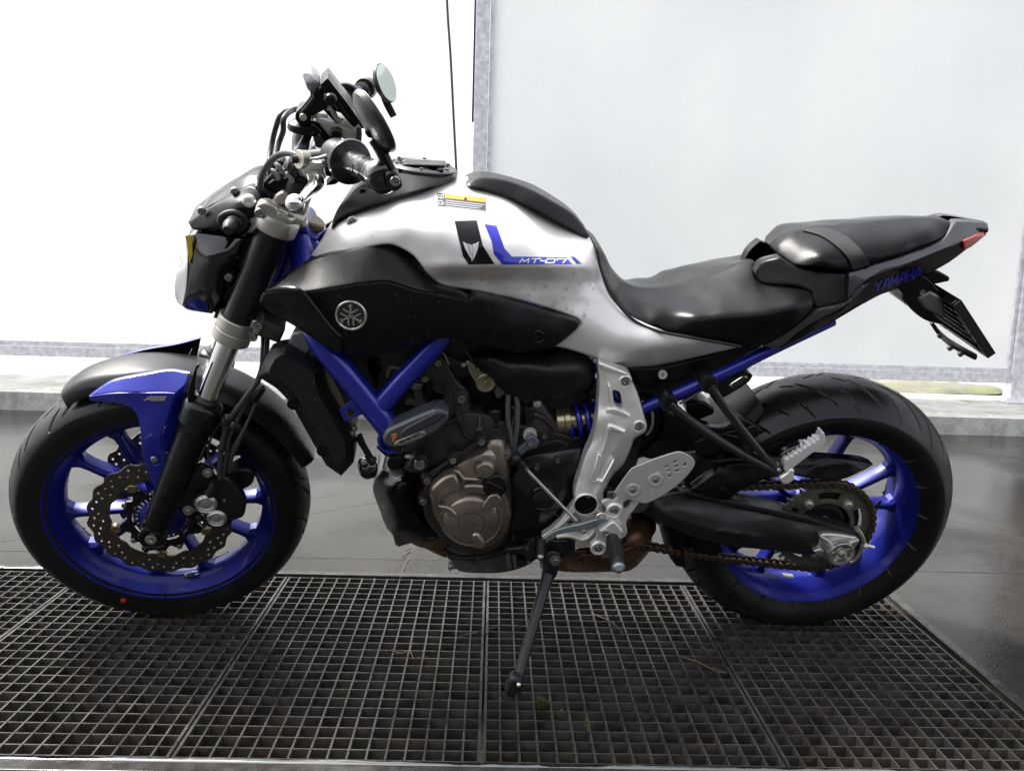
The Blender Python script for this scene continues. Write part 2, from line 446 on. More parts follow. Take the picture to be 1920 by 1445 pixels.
# ------------------------------------------------------------------ setting
GX, GW, GY1, GD = 0.0002, 0.5064, 0.2707, 0.7715
GY0 = GY1-GD
GL, GR = GX-3*GW, GX+2*GW
KY, KH = 2.362, .097                # kerb face and height
SY = 2.95                          # plane of the screens
def mixcol(N, L, fac, a, b):
    x = N.new('ShaderNodeMix'); x.data_type = 'RGBA'; L.new(fac, x.inputs[0])
    for i, q in ((6, a), (7, b)):
        if isinstance(q, tuple): x.inputs[i].default_value = (*q, 1)
        else: L.new(q, x.inputs[i])
    return x.outputs[2]
def noise(N, L, src, scale, detail=6, lo=.4, hi=.6, rough=.55, mapping=None):
    if mapping:
        mp = N.new('ShaderNodeMapping'); mp.inputs['Scale'].default_value = mapping; L.new(src, mp.inputs[0]); src = mp.outputs[0]
    n = N.new('ShaderNodeTexNoise'); n.inputs['Scale'].default_value = scale; n.inputs['Detail'].default_value = detail; n.inputs['Roughness'].default_value = rough
    L.new(src, n.inputs['Vector'])
    r = N.new('ShaderNodeMapRange'); r.inputs[1].default_value = lo; r.inputs[2].default_value = hi; L.new(n.outputs[0], r.inputs[0])
    return r.outputs[0]
def math_(N, L, op, a, b=None):
    x = N.new('ShaderNodeMath'); x.operation = op
    for i, q in ((0, a), (1, b)):
        if q is None: continue
        if isinstance(q, (int, float)): x.inputs[i].default_value = q
        else: L.new(q, x.inputs[i])
    return x.outputs[0]
def concrete(name, base, dark, wet, wetness=.5, moss=0.0, spec=.5, dry=.62):
    m = bpy.data.materials.new(name); m.use_nodes = True; N, L = nodes_of(m); b = N['Principled BSDF']
    b.inputs['Specular IOR Level'].default_value = spec
    tc = N.new('ShaderNodeTexCoord'); src = tc.outputs['Object']
    n1 = noise(N, L, src, 1.7, 7, .35, .65); n2 = noise(N, L, src, 26, 6, .3, .7); n3 = noise(N, L, src, 150, 4, .3, .75)
    c = mixcol(N, L, n1, base, dark)
    g = mixcol(N, L, n2, (.72, .72, .72), (1.2, 1.2, 1.2))
    x = N.new('ShaderNodeMix'); x.data_type = 'RGBA'; x.blend_type = 'MULTIPLY'; x.inputs[0].default_value = .8
    L.new(c, x.inputs[6]); L.new(g, x.inputs[7]); c = x.outputs[2]
    g = mixcol(N, L, n3, (.8, .8, .8), (1.15, 1.15, 1.15))
    x = N.new('ShaderNodeMix'); x.data_type = 'RGBA'; x.blend_type = 'MULTIPLY'; x.inputs[0].default_value = .7
    L.new(c, x.inputs[6]); L.new(g, x.inputs[7]); c = x.outputs[2]
    if moss:
        mm = noise(N, L, src, 5.5, 8, .5, .66, .65)
        mg = mixcol(N, L, noise(N, L, src, 60, 4, .3, .7), (.10, .13, .03), (.20, .22, .08))
        c = mixcol(N, L, math_(N, L, 'MULTIPLY', mm, moss), c, mg)
    L.new(c, b.inputs['Base Color'])
    w1 = noise(N, L, src, 1.15, 5, .47-.12*wetness, .60-.12*wetness, .5)
    r = N.new('ShaderNodeMapRange'); r.inputs[3].default_value = dry; r.inputs[4].default_value = .05
    L.new(math_(N, L, 'MULTIPLY', w1, wet), r.inputs[0])
    rr = math_(N, L, 'ADD', r.outputs[0], math_(N, L, 'MULTIPLY', n2, .05)); L.new(rr, b.inputs['Roughness'])
    bp_ = N.new('ShaderNodeBump'); bp_.inputs['Distance'].default_value = .002
    bs = N.new('ShaderNodeMapRange'); bs.inputs[3].default_value = .55; bs.inputs[4].default_value = .10
    L.new(math_(N, L, 'MULTIPLY', w1, wet), bs.inputs[0]); L.new(bs.outputs[0], bp_.inputs['Strength'])
    L.new(math_(N, L, 'ADD', n2, n3), bp_.inputs['Height']); L.new(bp_.outputs[0], b.inputs['Normal'])
    return m
FLOORM = concrete('wet_concrete', (.034, .032, .029), (.016, .015, .014), 1.0, .7, spec=.27, dry=.40)
KERBM = concrete('kerb_concrete', (.62, .61, .58), (.44, .43, .40), .5, .3, moss=.6)
PALE = concrete('pale_concrete', (.42, .41, .38), (.30, .29, .26), .4, .2)
MOSSW = concrete('mossy_concrete', (.26, .24, .20), (.13, .125, .09), .2, .1, moss=1.0)
PITM = concrete('pit_concrete', (.05, .046, .04), (.022, .02, .017), .4, .3, moss=.5)
def struct(name, v, f, m, bevel=0):
    o = link(name, mesh(v, f), m, bevel=bevel, smooth=30); o['kind'] = 'structure'; return o
# floor: sheet with the opening of the drain cut out of it
fx0, fx1, fy0, fy1 = -30, 30, -12, KY+.02
E_ = .012
hx0, hx1, hy0, hy1 = GL-E_, GR+E_, GY0-E_, GY1+E_
fv = [(fx0, fy0, 0), (fx1, fy0, 0), (fx1, fy1, 0), (fx0, fy1, 0), (hx0, hy0, 0), (hx1, hy0, 0), (hx1, hy1, 0), (hx0, hy1, 0)]
fv += [(x, y, -.34) for x, y, z in fv[4:]]
ff = [(0, 1, 5, 4), (1, 2, 6, 5), (2, 3, 7, 6), (3, 0, 4, 7)]
fl = link('floor', mesh(fv, ff, fix=False), FLOORM, smooth=0); fl['kind'] = 'structure'
pv = [(hx0, hy0, -.004), (hx1, hy0, -.004), (hx1, hy1, -.004), (hx0, hy1, -.004), (hx0, hy0, -.36), (hx1, hy0, -.36), (hx1, hy1, -.36), (hx0, hy1, -.36)]
pit = link('drain_pit', mesh(pv, [(0, 4, 5, 1), (1, 5, 6, 2), (2, 6, 7, 3), (3, 7, 4, 0), (4, 7, 6, 5)], fix=False), PITM, smooth=0); pit['kind'] = 'structure'
# ground beyond the screens
gv, gf = box_geo((0, KY+.78+200, KH-.165), 800, 400, .3); struct('ground', gv, gf, PALE)
kv, kf = box_geo((0, KY+.39, KH/2-.06), 60, .78, KH+.12); struct('kerb', kv, kf, KERBM, .006)

# ---- gratings
GRATEM = mat('grating_steel', (.046, .044, .043), .34, .35, var=.5, vscale=22, rvar=.16, rscale=18, bump=.15, bscale=250)
def grating():
    mb = MB(); n, r = 16, 24; p, q = GW/n, GD/r; t = .0035; h = .030
    g = .0016
    for i in range(n+1):
        x = min(max(i*p, g+t*.9), GW-g-t*.9); tt = t*1.5 if i in (0, n) else t
        mb.add(*box_geo((x, GD/2, -h/2), tt, GD-.003, h))
    for j in range(r+1):
        y = min(max(j*q, t), GD-t)
        # cross bars run between the bearing bars, their tops a hair lower
        mb.add(*box_geo((GW/2, y, -.0008-h*.31), GW-2*g-.001, t*.82, h*.62))
    me = mb.mesh(); me.materials.append(GRATEM); me.materials.append(GRIME)
    for p_ in me.polygons:
        if abs(p_.normal.z) < .5: p_.material_index = 1     # rust and dirt sit on the upright faces, traffic keeps the tops bare
    return me
GRIME = mat('grating_grime', (.044, .037, .030), .5, 0, var=.55, vscale=24, rvar=.15, bump=.3, bscale=250)
gme = grating(); finish(gme, 30)
glab = ['steel grating panel at the far left, cut off by the picture edge', 'steel grating panel under the front wheel',
        'steel grating panel under the engine, between front wheel and side stand', 'steel grating panel that the side stand foot rests on',
        'steel grating panel under the rear wheel, beside the open floor']
for k in range(5):
    o = bpy.data.objects.new('drain_grating', gme); COL.objects.link(o); o.location = (GX+(k-3)*GW, GY0, 0)
    tag(o, glab[k], 'grating', 'steel grating panels over the drain')
# angle frame round the opening
mb = MB(); t = .006
WETST = mat('wet_frame_steel', (.045, .042, .040), .16, .3, var=.4, vscale=30, rvar=.15, rscale=40)
for (x0_, x1_, y0_, y1_) in ((hx0-.03, hx1+.03, hy0-.03, hy0), (hx0-.03, hx1+.03, hy1, hy1+.022), (hx1, hx1+.024, hy0, hy1), (hx0-.024, hx0, hy0, hy1)):
    mb.add(*box_geo(((x0_+x1_)/2, (y0_+y1_)/2, -.003), x1_-x0_-.0005, y1_-y0_-.0005, .012))
o = link('drain_surround', mb.mesh(), WETST, bevel=.002); tag(o, 'steel angle frame set in the floor around the grating panels', 'frame')

# ---- screens
def screen_mat(name, tint, trans, streak, rough, gl=.05):
    m = bpy.data.materials.new(name); m.use_nodes = True; N, L = nodes_of(m); N.remove(N['Principled BSDF']); out = N['Material Output']
    tc = N.new('ShaderNodeTexCoord'); src = tc.outputs['Object']
    s1 = noise(N, L, src, .9, 5, .3, .75, .5, (1.2, 1, .7)); s2 = noise(N, L, src, 14, 6, .45, .75, .6, (5, 1, .35))
    s = math_(N, L, 'MULTIPLY', math_(N, L, 'ADD', s1, math_(N, L, 'MULTIPLY', s2, .14)), streak)
    tr = N.new('ShaderNodeBsdfTranslucent'); di = N.new('ShaderNodeBsdfDiffuse'); go = N.new('ShaderNodeBsdfGlossy')
    c = mixcol(N, L, s, tint, (min(1, tint[0]*1.25), min(1, tint[1]*1.22), min(1, tint[2]*1.2)))
    L.new(c, tr.inputs['Color']); L.new(c, di.inputs['Color']); go.inputs['Roughness'].default_value = rough
    a = N.new('ShaderNodeMixShader'); a.inputs[0].default_value = trans; L.new(di.outputs[0], a.inputs[1]); L.new(tr.outputs[0], a.inputs[2])
    b = N.new('ShaderNodeMixShader'); b.inputs[0].default_value = gl; L.new(a.outputs[0], b.inputs[1]); L.new(go.outputs[0], b.inputs[2])
    L.new(b.outputs[0], out.inputs['Surface'])
    return m
FROST = screen_mat('frosted_glass', (.635, .652, .665), .80, .45, .12)
WHITEP = screen_mat('white_polycarbonate', (.76, .77, .77), .85, .4, .25)
def sx(px, py): return wall(px, py, SY)[0]
def sz(px, py): return wall(px, py, SY)[2]
ztop = 3.0
xpL, xpR = sx(889, 200), sx(915, 200)
xq = sx(1893, 690)
zr0, zr1, zr2 = sz(1625, 710), sz(1625, 691), sz(1625, 683)
PT = .075                       # post size
def upright(name, x0_, w, label, base=True):
    e = empty(name, (x0_+w/2, SY, KH), label, 'post')
    mb = MB(); v, f = box_geo((0, 0, (ztop-KH)/2+.005), w, PT, ztop-KH)
    link('shaft', mesh(v, f), GALV, e, bevel=.004)
    if base:
        v, f = box_geo((0, -.02, .006), w+.13, PT+.12, .012); bpl = link('base_plate', mesh(v, f), GALV, e, bevel=.003)
        for dx in (-.075, .075):
            for dy in (-.062, ):
                b = bolt(B, 0, 0, 0, .011, bpl, 'hex', GALV, at=(dx, dy, .014)); b.matrix_local = Matrix.Translation((dx, dy, .014)) @ Matrix.Rotation(R(-90), 4, 'X') @ Matrix.Diagonal((.013, .013, .013, 1))
    return e
up1 = upright('screen_post', xpL, xpR-xpL, 'galvanised square post between the white and the frosted screen')
up2 = upright('screen_post', xq, .09, 'galvanised square post on a bolted base plate at the right edge')
def screen(name, x0_, x1_, glassm, label, gasket=.006, z0=None, flip=False):
    e = empty(name, ((x0_+x1_)/2, SY, zr0), label, 'screen'); w = x1_-x0_
    v, f = box_geo((0, 0, (zr1-zr0)/2), w-.002, .06, zr1-zr0); link('rail', mesh(v, f), GALV, e, bevel=.003)
    v, f = box_geo((0, .004, (zr2-zr0+zr1-zr0)/2+.0005), w-.002, .034, zr2-zr1); link('glazing_bead', mesh(v, f), GALV, e, bevel=.002)
    v, f = box_geo((0, .006, (ztop+zr2)/2-zr0), w-.014, .008, ztop-zr2); link('pane', mesh(v, f), glassm, e)
    for s in ((-1, 1) if glassm is FROST else (-1,)):
        v, f = box_geo((s*(w/2-.010), .0, (ztop+zr2)/2-zr0), .018, .03, ztop-zr2-.002); link('side_channel', mesh(v, f), GALV, e, bevel=.002)
    return e
screen('screen', xpR+.001, xq-.001, FROST, 'frosted glass wind screen with soapy streaks behind the tank and seat')
screen('screen', -7.5, xpL-.012, WHITEP, 'glaring white screen panel behind the headlight and front wheel')
SIDEW = mat('unseen_wall_brown', (.15, .13, .105), .7, var=.3, vscale=5)
v, f = box_geo((xq+.095+2.4, SY+.03, 1.55), 4.8, .06, 2.9); o = link('unseen_brown_wall', mesh(v, f), SIDEW); o['kind'] = 'structure'  # unseen wall added to give the wet floor a dark reflection on the right
# dark gasket between post and white screen
v, f = box_geo((0, 0, .45), .010, .03, .95); g = link('gasket', mesh(v, f), RUBB2, up1, bevel=.001); g.location = (-(xpR-xpL)/2-.0065, 0, sz(885, 220)-KH)
# hose hanging in front of the white screen
hp = [wall(838, 0, SY-.25), wall(845, 110, SY-.25), wall(851, 230, SY-.25), wall(856, 330, SY-.25), wall(858, 420, SY-.25), wall(858, 520, SY-.25)]
hp = [wall(836, -60, SY-.25)+np.array([-.02, 0, .35])]+[np.array(q) for q in hp]+[np.array([hp[-1][0]+.03, hp[-1][1], .02])]
v, f = tube_geo(hp, .0065, 10, True, 6); o = link('wash_hose', mesh(v, f), mat('hose_grey', (.05, .052, .052), .5)); tag(o, 'thin dark hose hanging in front of the white screen', 'hose')
# moss lying on the slab behind the rail
mp_ = [ground(*q, KH)[:2] for q in ((1488, 713), (1540, 721), (1590, 729), (1650, 736.5), (1760, 737), (1872, 737), (1880, 728), (1800, 720), (1740, 716), (1640, 713.5))]
V_, T_, lo_ = fill2d(catmull(mp_, True, .06, 60)[:, :2], (), grid_in(catmull(mp_, True, .06, 60)[:, :2], .05, .02))
mz = KH+.006+rng.random(len(V_))*.012
for i_ in lo_[0]: mz[i_] = KH-.004
o = link('moss', mesh(np.c_[V_, mz], T_), MOSSW, smooth=60); o['kind'] = 'stuff'; o['label'] = 'brownish green moss on the slab under the right hand rail'

# unseen dark wall added behind the camera to shade the near side of everything
SHADEW = mat('unseen_shade_wall', (.045, .043, .042), .7, var=.3, vscale=2)
v, f = box_geo((.5, -9.0, 1.3), 26, .3, 3.0); o = link('unseen_shade_wall', mesh(v, f), SHADEW, bevel=.02); o['kind'] = 'structure'
# ------------------------------------------------------------------ the motorcycle
WBLUE = mat('wheel_blue_dimmed', (.006, .011, .175), .34, .30, .25, spec=.4, var=.12, vscale=900)  # the frame's blue, darkened in colour to offset direct sun on the wheels
ROOT = empty('motorcycle', T_B, 'silver, black and blue naked motorcycle leaning on its side stand on the grating', 'motorcycle')
ROOT.matrix_world = m4(M_B, T_B)
RC = np.array([1.408, 0, .307])       # rear axle
FC = np.array([0.0, 0, .298])         # front axle
def tyre_prof(rb, wb, rs, wsd, rsh, wsh, rc, n=46):
    """bead, widest sidewall, shoulder, crown -> dense symmetrical profile"""
    k = [(-wb, rb), (-wsd, rs), (-wsh, rsh), (-wsh*.55, rsh+(rc-rsh)*.74), (0, rc), (wsh*.55, rsh+(rc-rsh)*.74), (wsh, rsh), (wsd, rs), (wb, rb)]
    c = catmull(k, False, .0018, 200)
    return c            # (w, r)
def tyre(name, fr, c, prof, grooves, nseg, parent, phase=0):
    w, r = prof[:, 0], prof[:, 1]; k = len(w); th = np.linspace(0, 2*np.pi, nseg, endpoint=False)
    TH, W = np.meshgrid(th, w, indexing='ij'); RR = np.repeat(r[None], nseg, 0).copy(); rc = r.max()
    for (per, t0, w0, t1, w1, hw, dep) in grooves:      # slots from (t0,w0) to (t1,w1), repeated every per radians
        for side in (1, -1):
            wm = W*side; x = (TH*1.0+phase+(0 if side > 0 else per/2)) % per
            for sh in (-per, 0, per):
                ax_, ay = (t0+sh)*rc, w0; bx, by = (t1+sh)*rc, w1; px_, py_ = x*rc, wm
                dx, dy = bx-ax_, by-ay; t = np.clip(((px_-ax_)*dx+(py_-ay)*dy)/(dx*dx+dy*dy), 0, 1)
                d = np.hypot(px_-ax_-t*dx, py_-ay-t*dy); h = hw*(1-.75*np.abs(2*t-1)**3)
                RR -= dep*np.clip((h-d)/.0012+.5, 0, 1)
    V = np.stack([c[0]+RR*np.cos(TH), c[1]-W, c[2]+RR*np.sin(TH)], -1).reshape(-1, 3)
    # flattened where it stands on the grating
    Rw, tw = fr.R, fr.t; Wd = V@Rw.T+tw; lowp = Wd[:, 2] < .0008; Wd[lowp, 2] = .0008; V = (Wd-tw)@Rw
    i = np.arange(nseg)[:, None]; j = np.arange(k-1)[None]
    a = i*k+j; b = ((i+1) % nseg)*k+j
    F = np.stack([a, b, b+1, a+1], -1).reshape(-1, 4)
    me = bpy.data.meshes.new('mesh'); me.from_pydata(V.tolist(), [], F.tolist()); me.update()
    return link(name, me, RUBBER, parent, fr, smooth=32)
def rim(name, fr, c, lip, wl, parent, m=WBLUE, well=.0):
    r = lip
    pr = [(r-.012, -wl+.012), (r-.004, -wl+.006), (r, -wl+.001), (r-.003, -wl-.0015), (r-.008, -wl), (r-.0105, -wl+.005), (r-.013, -wl+.010), (r-.021, -wl+.020), (r-.030, -wl+.034), (r-.034, -.016), (r-.036, -.012),
          (r-.036, .012), (r-.034, .016), (r-.030, wl-.034), (r-.021, wl-.020), (r-.013, wl-.010), (r-.0105, wl-.005), (r-.008, wl), (r-.003, wl+.0015), (r, wl-.001), (r-.004, wl-.006), (r-.012, wl-.012)]
    pr += [(r-.016, wl-.02), (r-.024, 0), (r-.016, -wl+.02), (r-.012, -wl+.012)]
    v, f = lathe_geo(c, YM, pr, 140)
    return link(name, mesh(v, f), m, parent, fr, smooth=50)
def spoke(fr, c, a0, r0, w0, a1, r1, w1, parent, m=WBLUE):
    # tapered box-section spoke with a ridge, from hub to rim
    mb = MB(); n = 10; V = []
    p0 = np.array([r0*math.cos(a0), r0*math.sin(a0)]); p1 = np.array([r1*math.cos(a1), r1*math.sin(a1)]); d = unit(p1-p0); nrm = np.array([-d[1], d[0]])
    for i in range(n+1):
        t = i/n; q = p0+(p1-p0)*t; hw = .0082+.0012*t+.016*max(0, (t-.84)/.16)**2+.010*max(0, (.12-t)/.12)**2; dp = .019-.003*t; wc = w0+(w1-w0)*t
        sec = [(-hw, -dp), (-hw, dp*.35), (-hw*.55, dp), (hw*.55, dp), (hw, dp*.35), (hw, -dp)]
        for s_, e in sec: x = q+nrm*s_; V.append((c[0]+x[0], c[1]-(wc+e), c[2]+x[1]))
    F = []
    for i in range(n):
        for j in range(6): F.append((i*6+j, i*6+(j+1) % 6, (i+1)*6+(j+1) % 6, (i+1)*6+j))
    F += [tuple(range(6)), tuple(n*6+j for j in range(6))]
    return link('spoke', mesh(V, F), m, parent, fr, smooth=25, bevel=.0016)
def ringpts(r, n, ph=0): return [(r*math.cos(2*math.pi*i/n+ph), r*math.sin(2*math.pi*i/n+ph)) for i in range(n)]
def flat_disc(name, fr, c, w, th, outer, holes, m, parent, bevel=0):
    V, T, loops = fill2d(outer, holes)
    def to3(y): return np.stack([c[0]+V[:, 0], np.full(len(V), c[1]-y), c[2]+V[:, 1]], 1)
    A, Bk = to3(w+th/2), to3(w-th/2); n = len(V)
    F = [tuple(t) for t in T]+[tuple(x+n for x in t[::-1]) for t in T]
    for lp in loops:
        for i in range(len(lp)): F.append((lp[i], lp[(i+1) % len(lp)], lp[(i+1) % len(lp)]+n, lp[i]+n))
    return link(name, mesh(np.concatenate([A, Bk]), F), m, parent, fr, smooth=30, bevel=bevel)
def slot(r0, r1, a0, a1, n=6):
    return [(r0*math.cos(a0+(a1-a0)*i/n), r0*math.sin(a0+(a1-a0)*i/n)) for i in range(n+1)]+[(r1*math.cos(a1+(a0-a1)*i/n), r1*math.sin(a1+(a0-a1)*i/n)) for i in range(n+1)]
# ---- front wheel
fw = empty('front_wheel'); fw.parent = ROOT; fw.matrix_local = FK.local
pf = tyre_prof(.219, .050, .250, .0605, .272, .0585, .2995)
per = 2*math.pi/16
tyre('tyre', FK, FC, pf, [(per, .02, .006, .20, .044, .0022, .005), (per, .21, .022, .33, .053, .0019, .0045), (per, .26, .004, .36, .016, .0016, .004)], 1500, fw, .05)
rim('rim', FK, FC, .2325, .0525, fw)
sp_c = [127, 199, 271, 343, 55]
for a in sp_c:
    for s in (-1, 1): spoke(FK, FC, R(a+s*9), .045, .0, R(a+s*15.5), .2, 0, fw)
lathe('hub', FK, FC, [(.022, -.078), (.030, -.076), (.046, -.062), (.050, -.045), (.038, -.03), (.036, 0), (.038, .03), (.050, .045), (.046, .062), (.030, .076), (.022, .078)], WBLUE, fw, 40)
for sd_ in (1, -1):
    N_ = 220
    outer = [((.1405+.0030*(math.cos(2*math.pi*i/N_*20)))*math.cos(2*math.pi*i/N_), (.1405+.0030*math.cos(2*math.pi*i/N_*20))*math.sin(2*math.pi*i/N_)) for i in range(N_)]
    inn = [( (.1000-.0035*max(0, math.cos(2*math.pi*i/120*10))**3)*math.cos(2*math.pi*i/120), (.1000-.0035*max(0, math.cos(2*math.pi*i/120*10))**3)*math.sin(2*math.pi*i/120)) for i in range(120)]
    hs_ = [inn]
    for i in range(20):
        a = 2*math.pi*i/20
        for (da, rr) in ((.03, .1325), (.10, .1215), (.20, .1285), (.265, .1130))[:4 if i % 2 else 3]:
            q = ringpts(.0031, 10); hs_.append([(rr*math.cos(a+da)+x, rr*math.sin(a+da)+y) for x, y in q])
    dk = flat_disc('brake_disc', FK, FC, sd_*.062, .0045, outer, hs_, DISCM, fw)
    # carrier: black five armed spider with bobbins
    M_ = 200; co = []
    for i in range(M_):
        a = 2*math.pi*i/M_; k = math.cos(5*(a-R(118.5))); k2 = math.cos(5*(a-R(146)))
        r_ = .066+.020*max(0, k)**2+.016*max(0, k2)**2.0; co.append((r_*math.cos(a), r_*math.sin(a)))
    flat_disc('disc_carrier', FK, FC, sd_*.0635, .006, co, [ringpts(.058, 60)], SATIN, dk, .001)
    # a ring with lugs between disc and carrier
    if sd_ > 0:
        for i in range(5):
            a = R(118.5+72*i)
            b = lathe('bobbin', FK, FC+np.array([.0925*math.cos(a), -.0625, .0925*math.sin(a)]), [(.0100, -.004), (.0100, .004), (.0085, .0052), (.0052, .0052), (.0045, .003), (.0030, .003)], mat('bobbin_brass', (.30, .24, .15), .35, .9), dk, 24)
            a = R(146+72*i)
            bolt(FK, 0, 0, 0, .0062, dk, 'button', at=tuple(FC+np.array([.0775*math.cos(a), -.068, .0775*math.sin(a)])))
    else:
        for i in range(5):
            a = R(118.5+72*i)
            lathe('bobbin', FK, FC+np.array([.0925*math.cos(a), .0625, .0925*math.sin(a)]), [(.0100, -.004), (.0100, .004), (.0052, .0052)], DARKST, dk, 20)
# abs ring
flat_disc('sensor_ring', FK, FC, .056, .002, ringpts(.056, 60), [ringpts(.043, 60)]+[slot(.046, .053, R(i*12-2.6), R(i*12+2.6), 2) for i in range(30)], DARKST, fw)
# paint dot and lettering on the sidewall
def side_pt(fr, c, r, th, w): return np.array([c[0]+r*math.cos(th), c[1]-w, c[2]+r*math.sin(th)])
q = FK.p(231, 1126, .060)
RED = mat('red_paint', (.50, .015, .03), .5)
lathe('paint_dot', FK, q+np.array([0, .0035, 0]), [(.0058, -.004), (.0058, .0042), (.005, .005)], RED, fw, 20)
def side_letters(fr, c, text_cells, r, th0, w, size, parent, m, name='sidewall_lettering', track=.72):
    mb = MB(); th = th0
    for pls in text_cells:
        for pl in pls:
            for (x0, y0), (x1, y1) in zip(pl, pl[1:]):
                a = np.array([x0*size*.62, y0*size]); b = np.array([x1*size*.62, y1*size]); d = unit(b-a); nn = np.array([-d[1], d[0]])*size*.09
                ring_ = [a-d*size*.05+nn, a-d*size*.05-nn, b+d*size*.05-nn, b+d*size*.05+nn]; v = []
                for e in (0, .0016):
                    for x, y in ring_:
                        t = th+x/r; v.append(side_pt(fr, c, r+y, t, w-.0012+e))
                mb.add(v, [(4, 5, 6, 7), (0, 1, 5, 4), (1, 2, 6, 5), (2, 3, 7, 6), (3, 0, 4, 7)])
        th += size*track/r
    return link(name, mb.mesh(), m, parent, fr, smooth=0)
# ---- rear wheel
rw = empty('rear_wheel'); rw.parent = ROOT; rw.matrix_local = B.local
pr_ = tyre_prof(.217, .074, .246, .0895, .266, .089, .3145)
perR = 2*math.pi/18
tyre('tyre', B, RC, pr_, [(perR, .24, .010, .02, .072, .0021, .0055), (perR, .33, .036, .20, .085, .0019, .005), (perR, .34, .004, .25, .018, .0017, .004)], 1500, rw, .12)
rim('rim', B, RC, .2305, .0765, rw)
for a in (15, 87, 159, 231, 303):
    for s in (-1, 1): spoke(B, RC, R(a+s*7), .05, .0, R(a+s*14), .2, 0, rw)
lathe('hub', B, RC, [(.02, -.09), (.05, -.085), (.06, -.05), (.052, -.03), (.05, .02), (.062, .032), (.072, .05), (.072, .07), (.04, .072), (.022, .085)], WBLUE, rw, 40)
# sprocket and carrier
SW_ = .0865
lathe('sprocket_carrier', B, RC, [(.03, .055), (.082, .055), (.086, .06), (.086, .074), (.08, .079), (.066, .080), (.063, .078), (.055, .080), (.05, .083), (.034, .085), (.03, .083)], SATIN, rw, 48)
NT = 43; so = []
for i in range(NT):
    a = 2*math.pi*i/NT
    for da, rr in ((-.5, .1035), (-.26, .1045), (-.13, .1125), (0.0, .1145), (.13, .1125), (.26, .1045)): so.append((rr*math.cos(a+da*2*math.pi/NT), rr*math.sin(a+da*2*math.pi/NT)))
hs_ = [ringpts(.060, 60)]+[slot(.070, .088, R(18+72*i-17), R(18+72*i+17), 8) for i in range(5)]
SPROCK = mat('sprocket_steel', (.13, .125, .105), .45, .6, var=.25, vscale=50)
spk = flat_disc('sprocket', B, RC, SW_, .0065, so, hs_, SPROCK, rw, .0006)
flat_disc('sprocket_flange', B, RC, SW_+.0012, .0065, ringpts(.0665, 60), [ringpts(.0605, 60)], SPROCK, spk)
for i in range(5):
    a = R(54+72*i); bolt(B, 0, 0, 0, .0092, spk, 'hex', STEEL, at=tuple(RC+np.array([.0725*math.cos(a), -SW_-.005, .0725*math.sin(a)])))
# ------------------------------------------------------------------ bodywork
# textured plastic of the intake covers: fine diagonal ribs
CARB = bpy.data.materials.new('ribbed_black_plastic'); CARB.use_nodes = True; N, L = nodes_of(CARB); b = N['Principled BSDF']
b.inputs['Base Color'].default_value = (.0055, .0055, .006, 1); b.inputs['Roughness'].default_value = .34; b.inputs['Specular IOR Level'].default_value = .24
tc = N.new('ShaderNodeTexCoord'); mp = N.new('ShaderNodeMapping'); mp.inputs['Rotation'].default_value = (0, R(35), 0); L.new(tc.outputs['Object'], mp.inputs[0])
wv = N.new('ShaderNodeTexWave'); wv.inputs['Scale'].default_value = 130; wv.inputs['Distortion'].default_value = 0; L.new(mp.outputs[0], wv.inputs['Vector'])
mp2 = N.new('ShaderNodeMapping'); mp2.inputs['Rotation'].default_value = (0, R(-40), 0); L.new(tc.outputs['Object'], mp2.inputs[0])
wv2 = N.new('ShaderNodeTexWave'); wv2.inputs['Scale'].default_value = 130; L.new(mp2.outputs[0], wv2.inputs['Vector'])
bu = N.new('ShaderNodeBump'); bu.inputs['Strength'].default_value = .4; bu.inputs['Distance'].default_value = .0008
L.new(math_(N, L, 'MULTIPLY', wv.outputs['Fac'], wv2.outputs['Fac']), bu.inputs['Height']); L.new(bu.outputs[0], b.inputs['Normal'])
L.new(math_(N, L, 'ADD', math_(N, L, 'MULTIPLY', noise(N, L, tc.outputs['Object'], 6, 6, .4, .6, .6, (5, 1, 1)), .20), .15), b.inputs['Roughness'])

T_OUT = [(582, 480), (598, 458), (612, 441), (625, 425), (660, 404), (720, 383), (790, 361), (850, 338), (882, 336), (935, 346), (1000, 380), (1060, 416), (1104, 446), (1117, 470), (1124, 500), (1140, 548), (1160, 577), (1195, 598), (1260, 622), (1330, 637), (1392, 649),
         (1350, 659), (1300, 671), (1250, 684), (1192, 697), (1150, 683), (1105, 667), (1060, 653), (1038, 649), (1060, 634), (1089, 606), (1082, 597), (1000, 570), (900, 547), (828, 534), (802, 512), (776, 480), (752, 465), (730, 458), (690, 464), (640, 478), (605, 484)]
T_CTL = [(582, 480, .105), (612, 441, .120), (660, 404, .120), (720, 383, .105), (790, 361, .080), (850, 338, .03), (882, 336, .006), (935, 346, .006), (1000, 380, .010), (1060, 416, .012), (1104, 446, .03), (1124, 500, .075),
         (640, 440, .150), (700, 425, .170), (760, 418, .180), (830, 420, .180), (900, 420, .165), (970, 430, .140), (1040, 455, .105),
         (690, 458, .178), (760, 460, .192), (830, 470, .200), (900, 482, .200), (980, 484, .186), (1060, 488, .150), (1100, 494, .115),
         (820, 505, .206), (880, 500, .207), (950, 500, .201), (1030, 502, .176), (1090, 508, .140),
         (850, 530, .180), (920, 532, .168), (1000, 540, .152), (1070, 552, .135), (1120, 560, .118), (900, 547, .170), (1000, 570, .155),
         (1082, 597, .150), (1140, 590, .128), (1160, 577, .112), (1195, 598, .118), (1260, 622, .125), (1330, 637, .128), (1392, 649, .13),
         (1110, 630, .148), (1160, 640, .152), (1220, 646, .152), (1300, 652, .145), (1105, 667, .135), (1192, 697, .116), (1250, 684, .118), (1300, 671, .124), (1060, 653, .142)]
T_H = Height(T_CTL, .03)
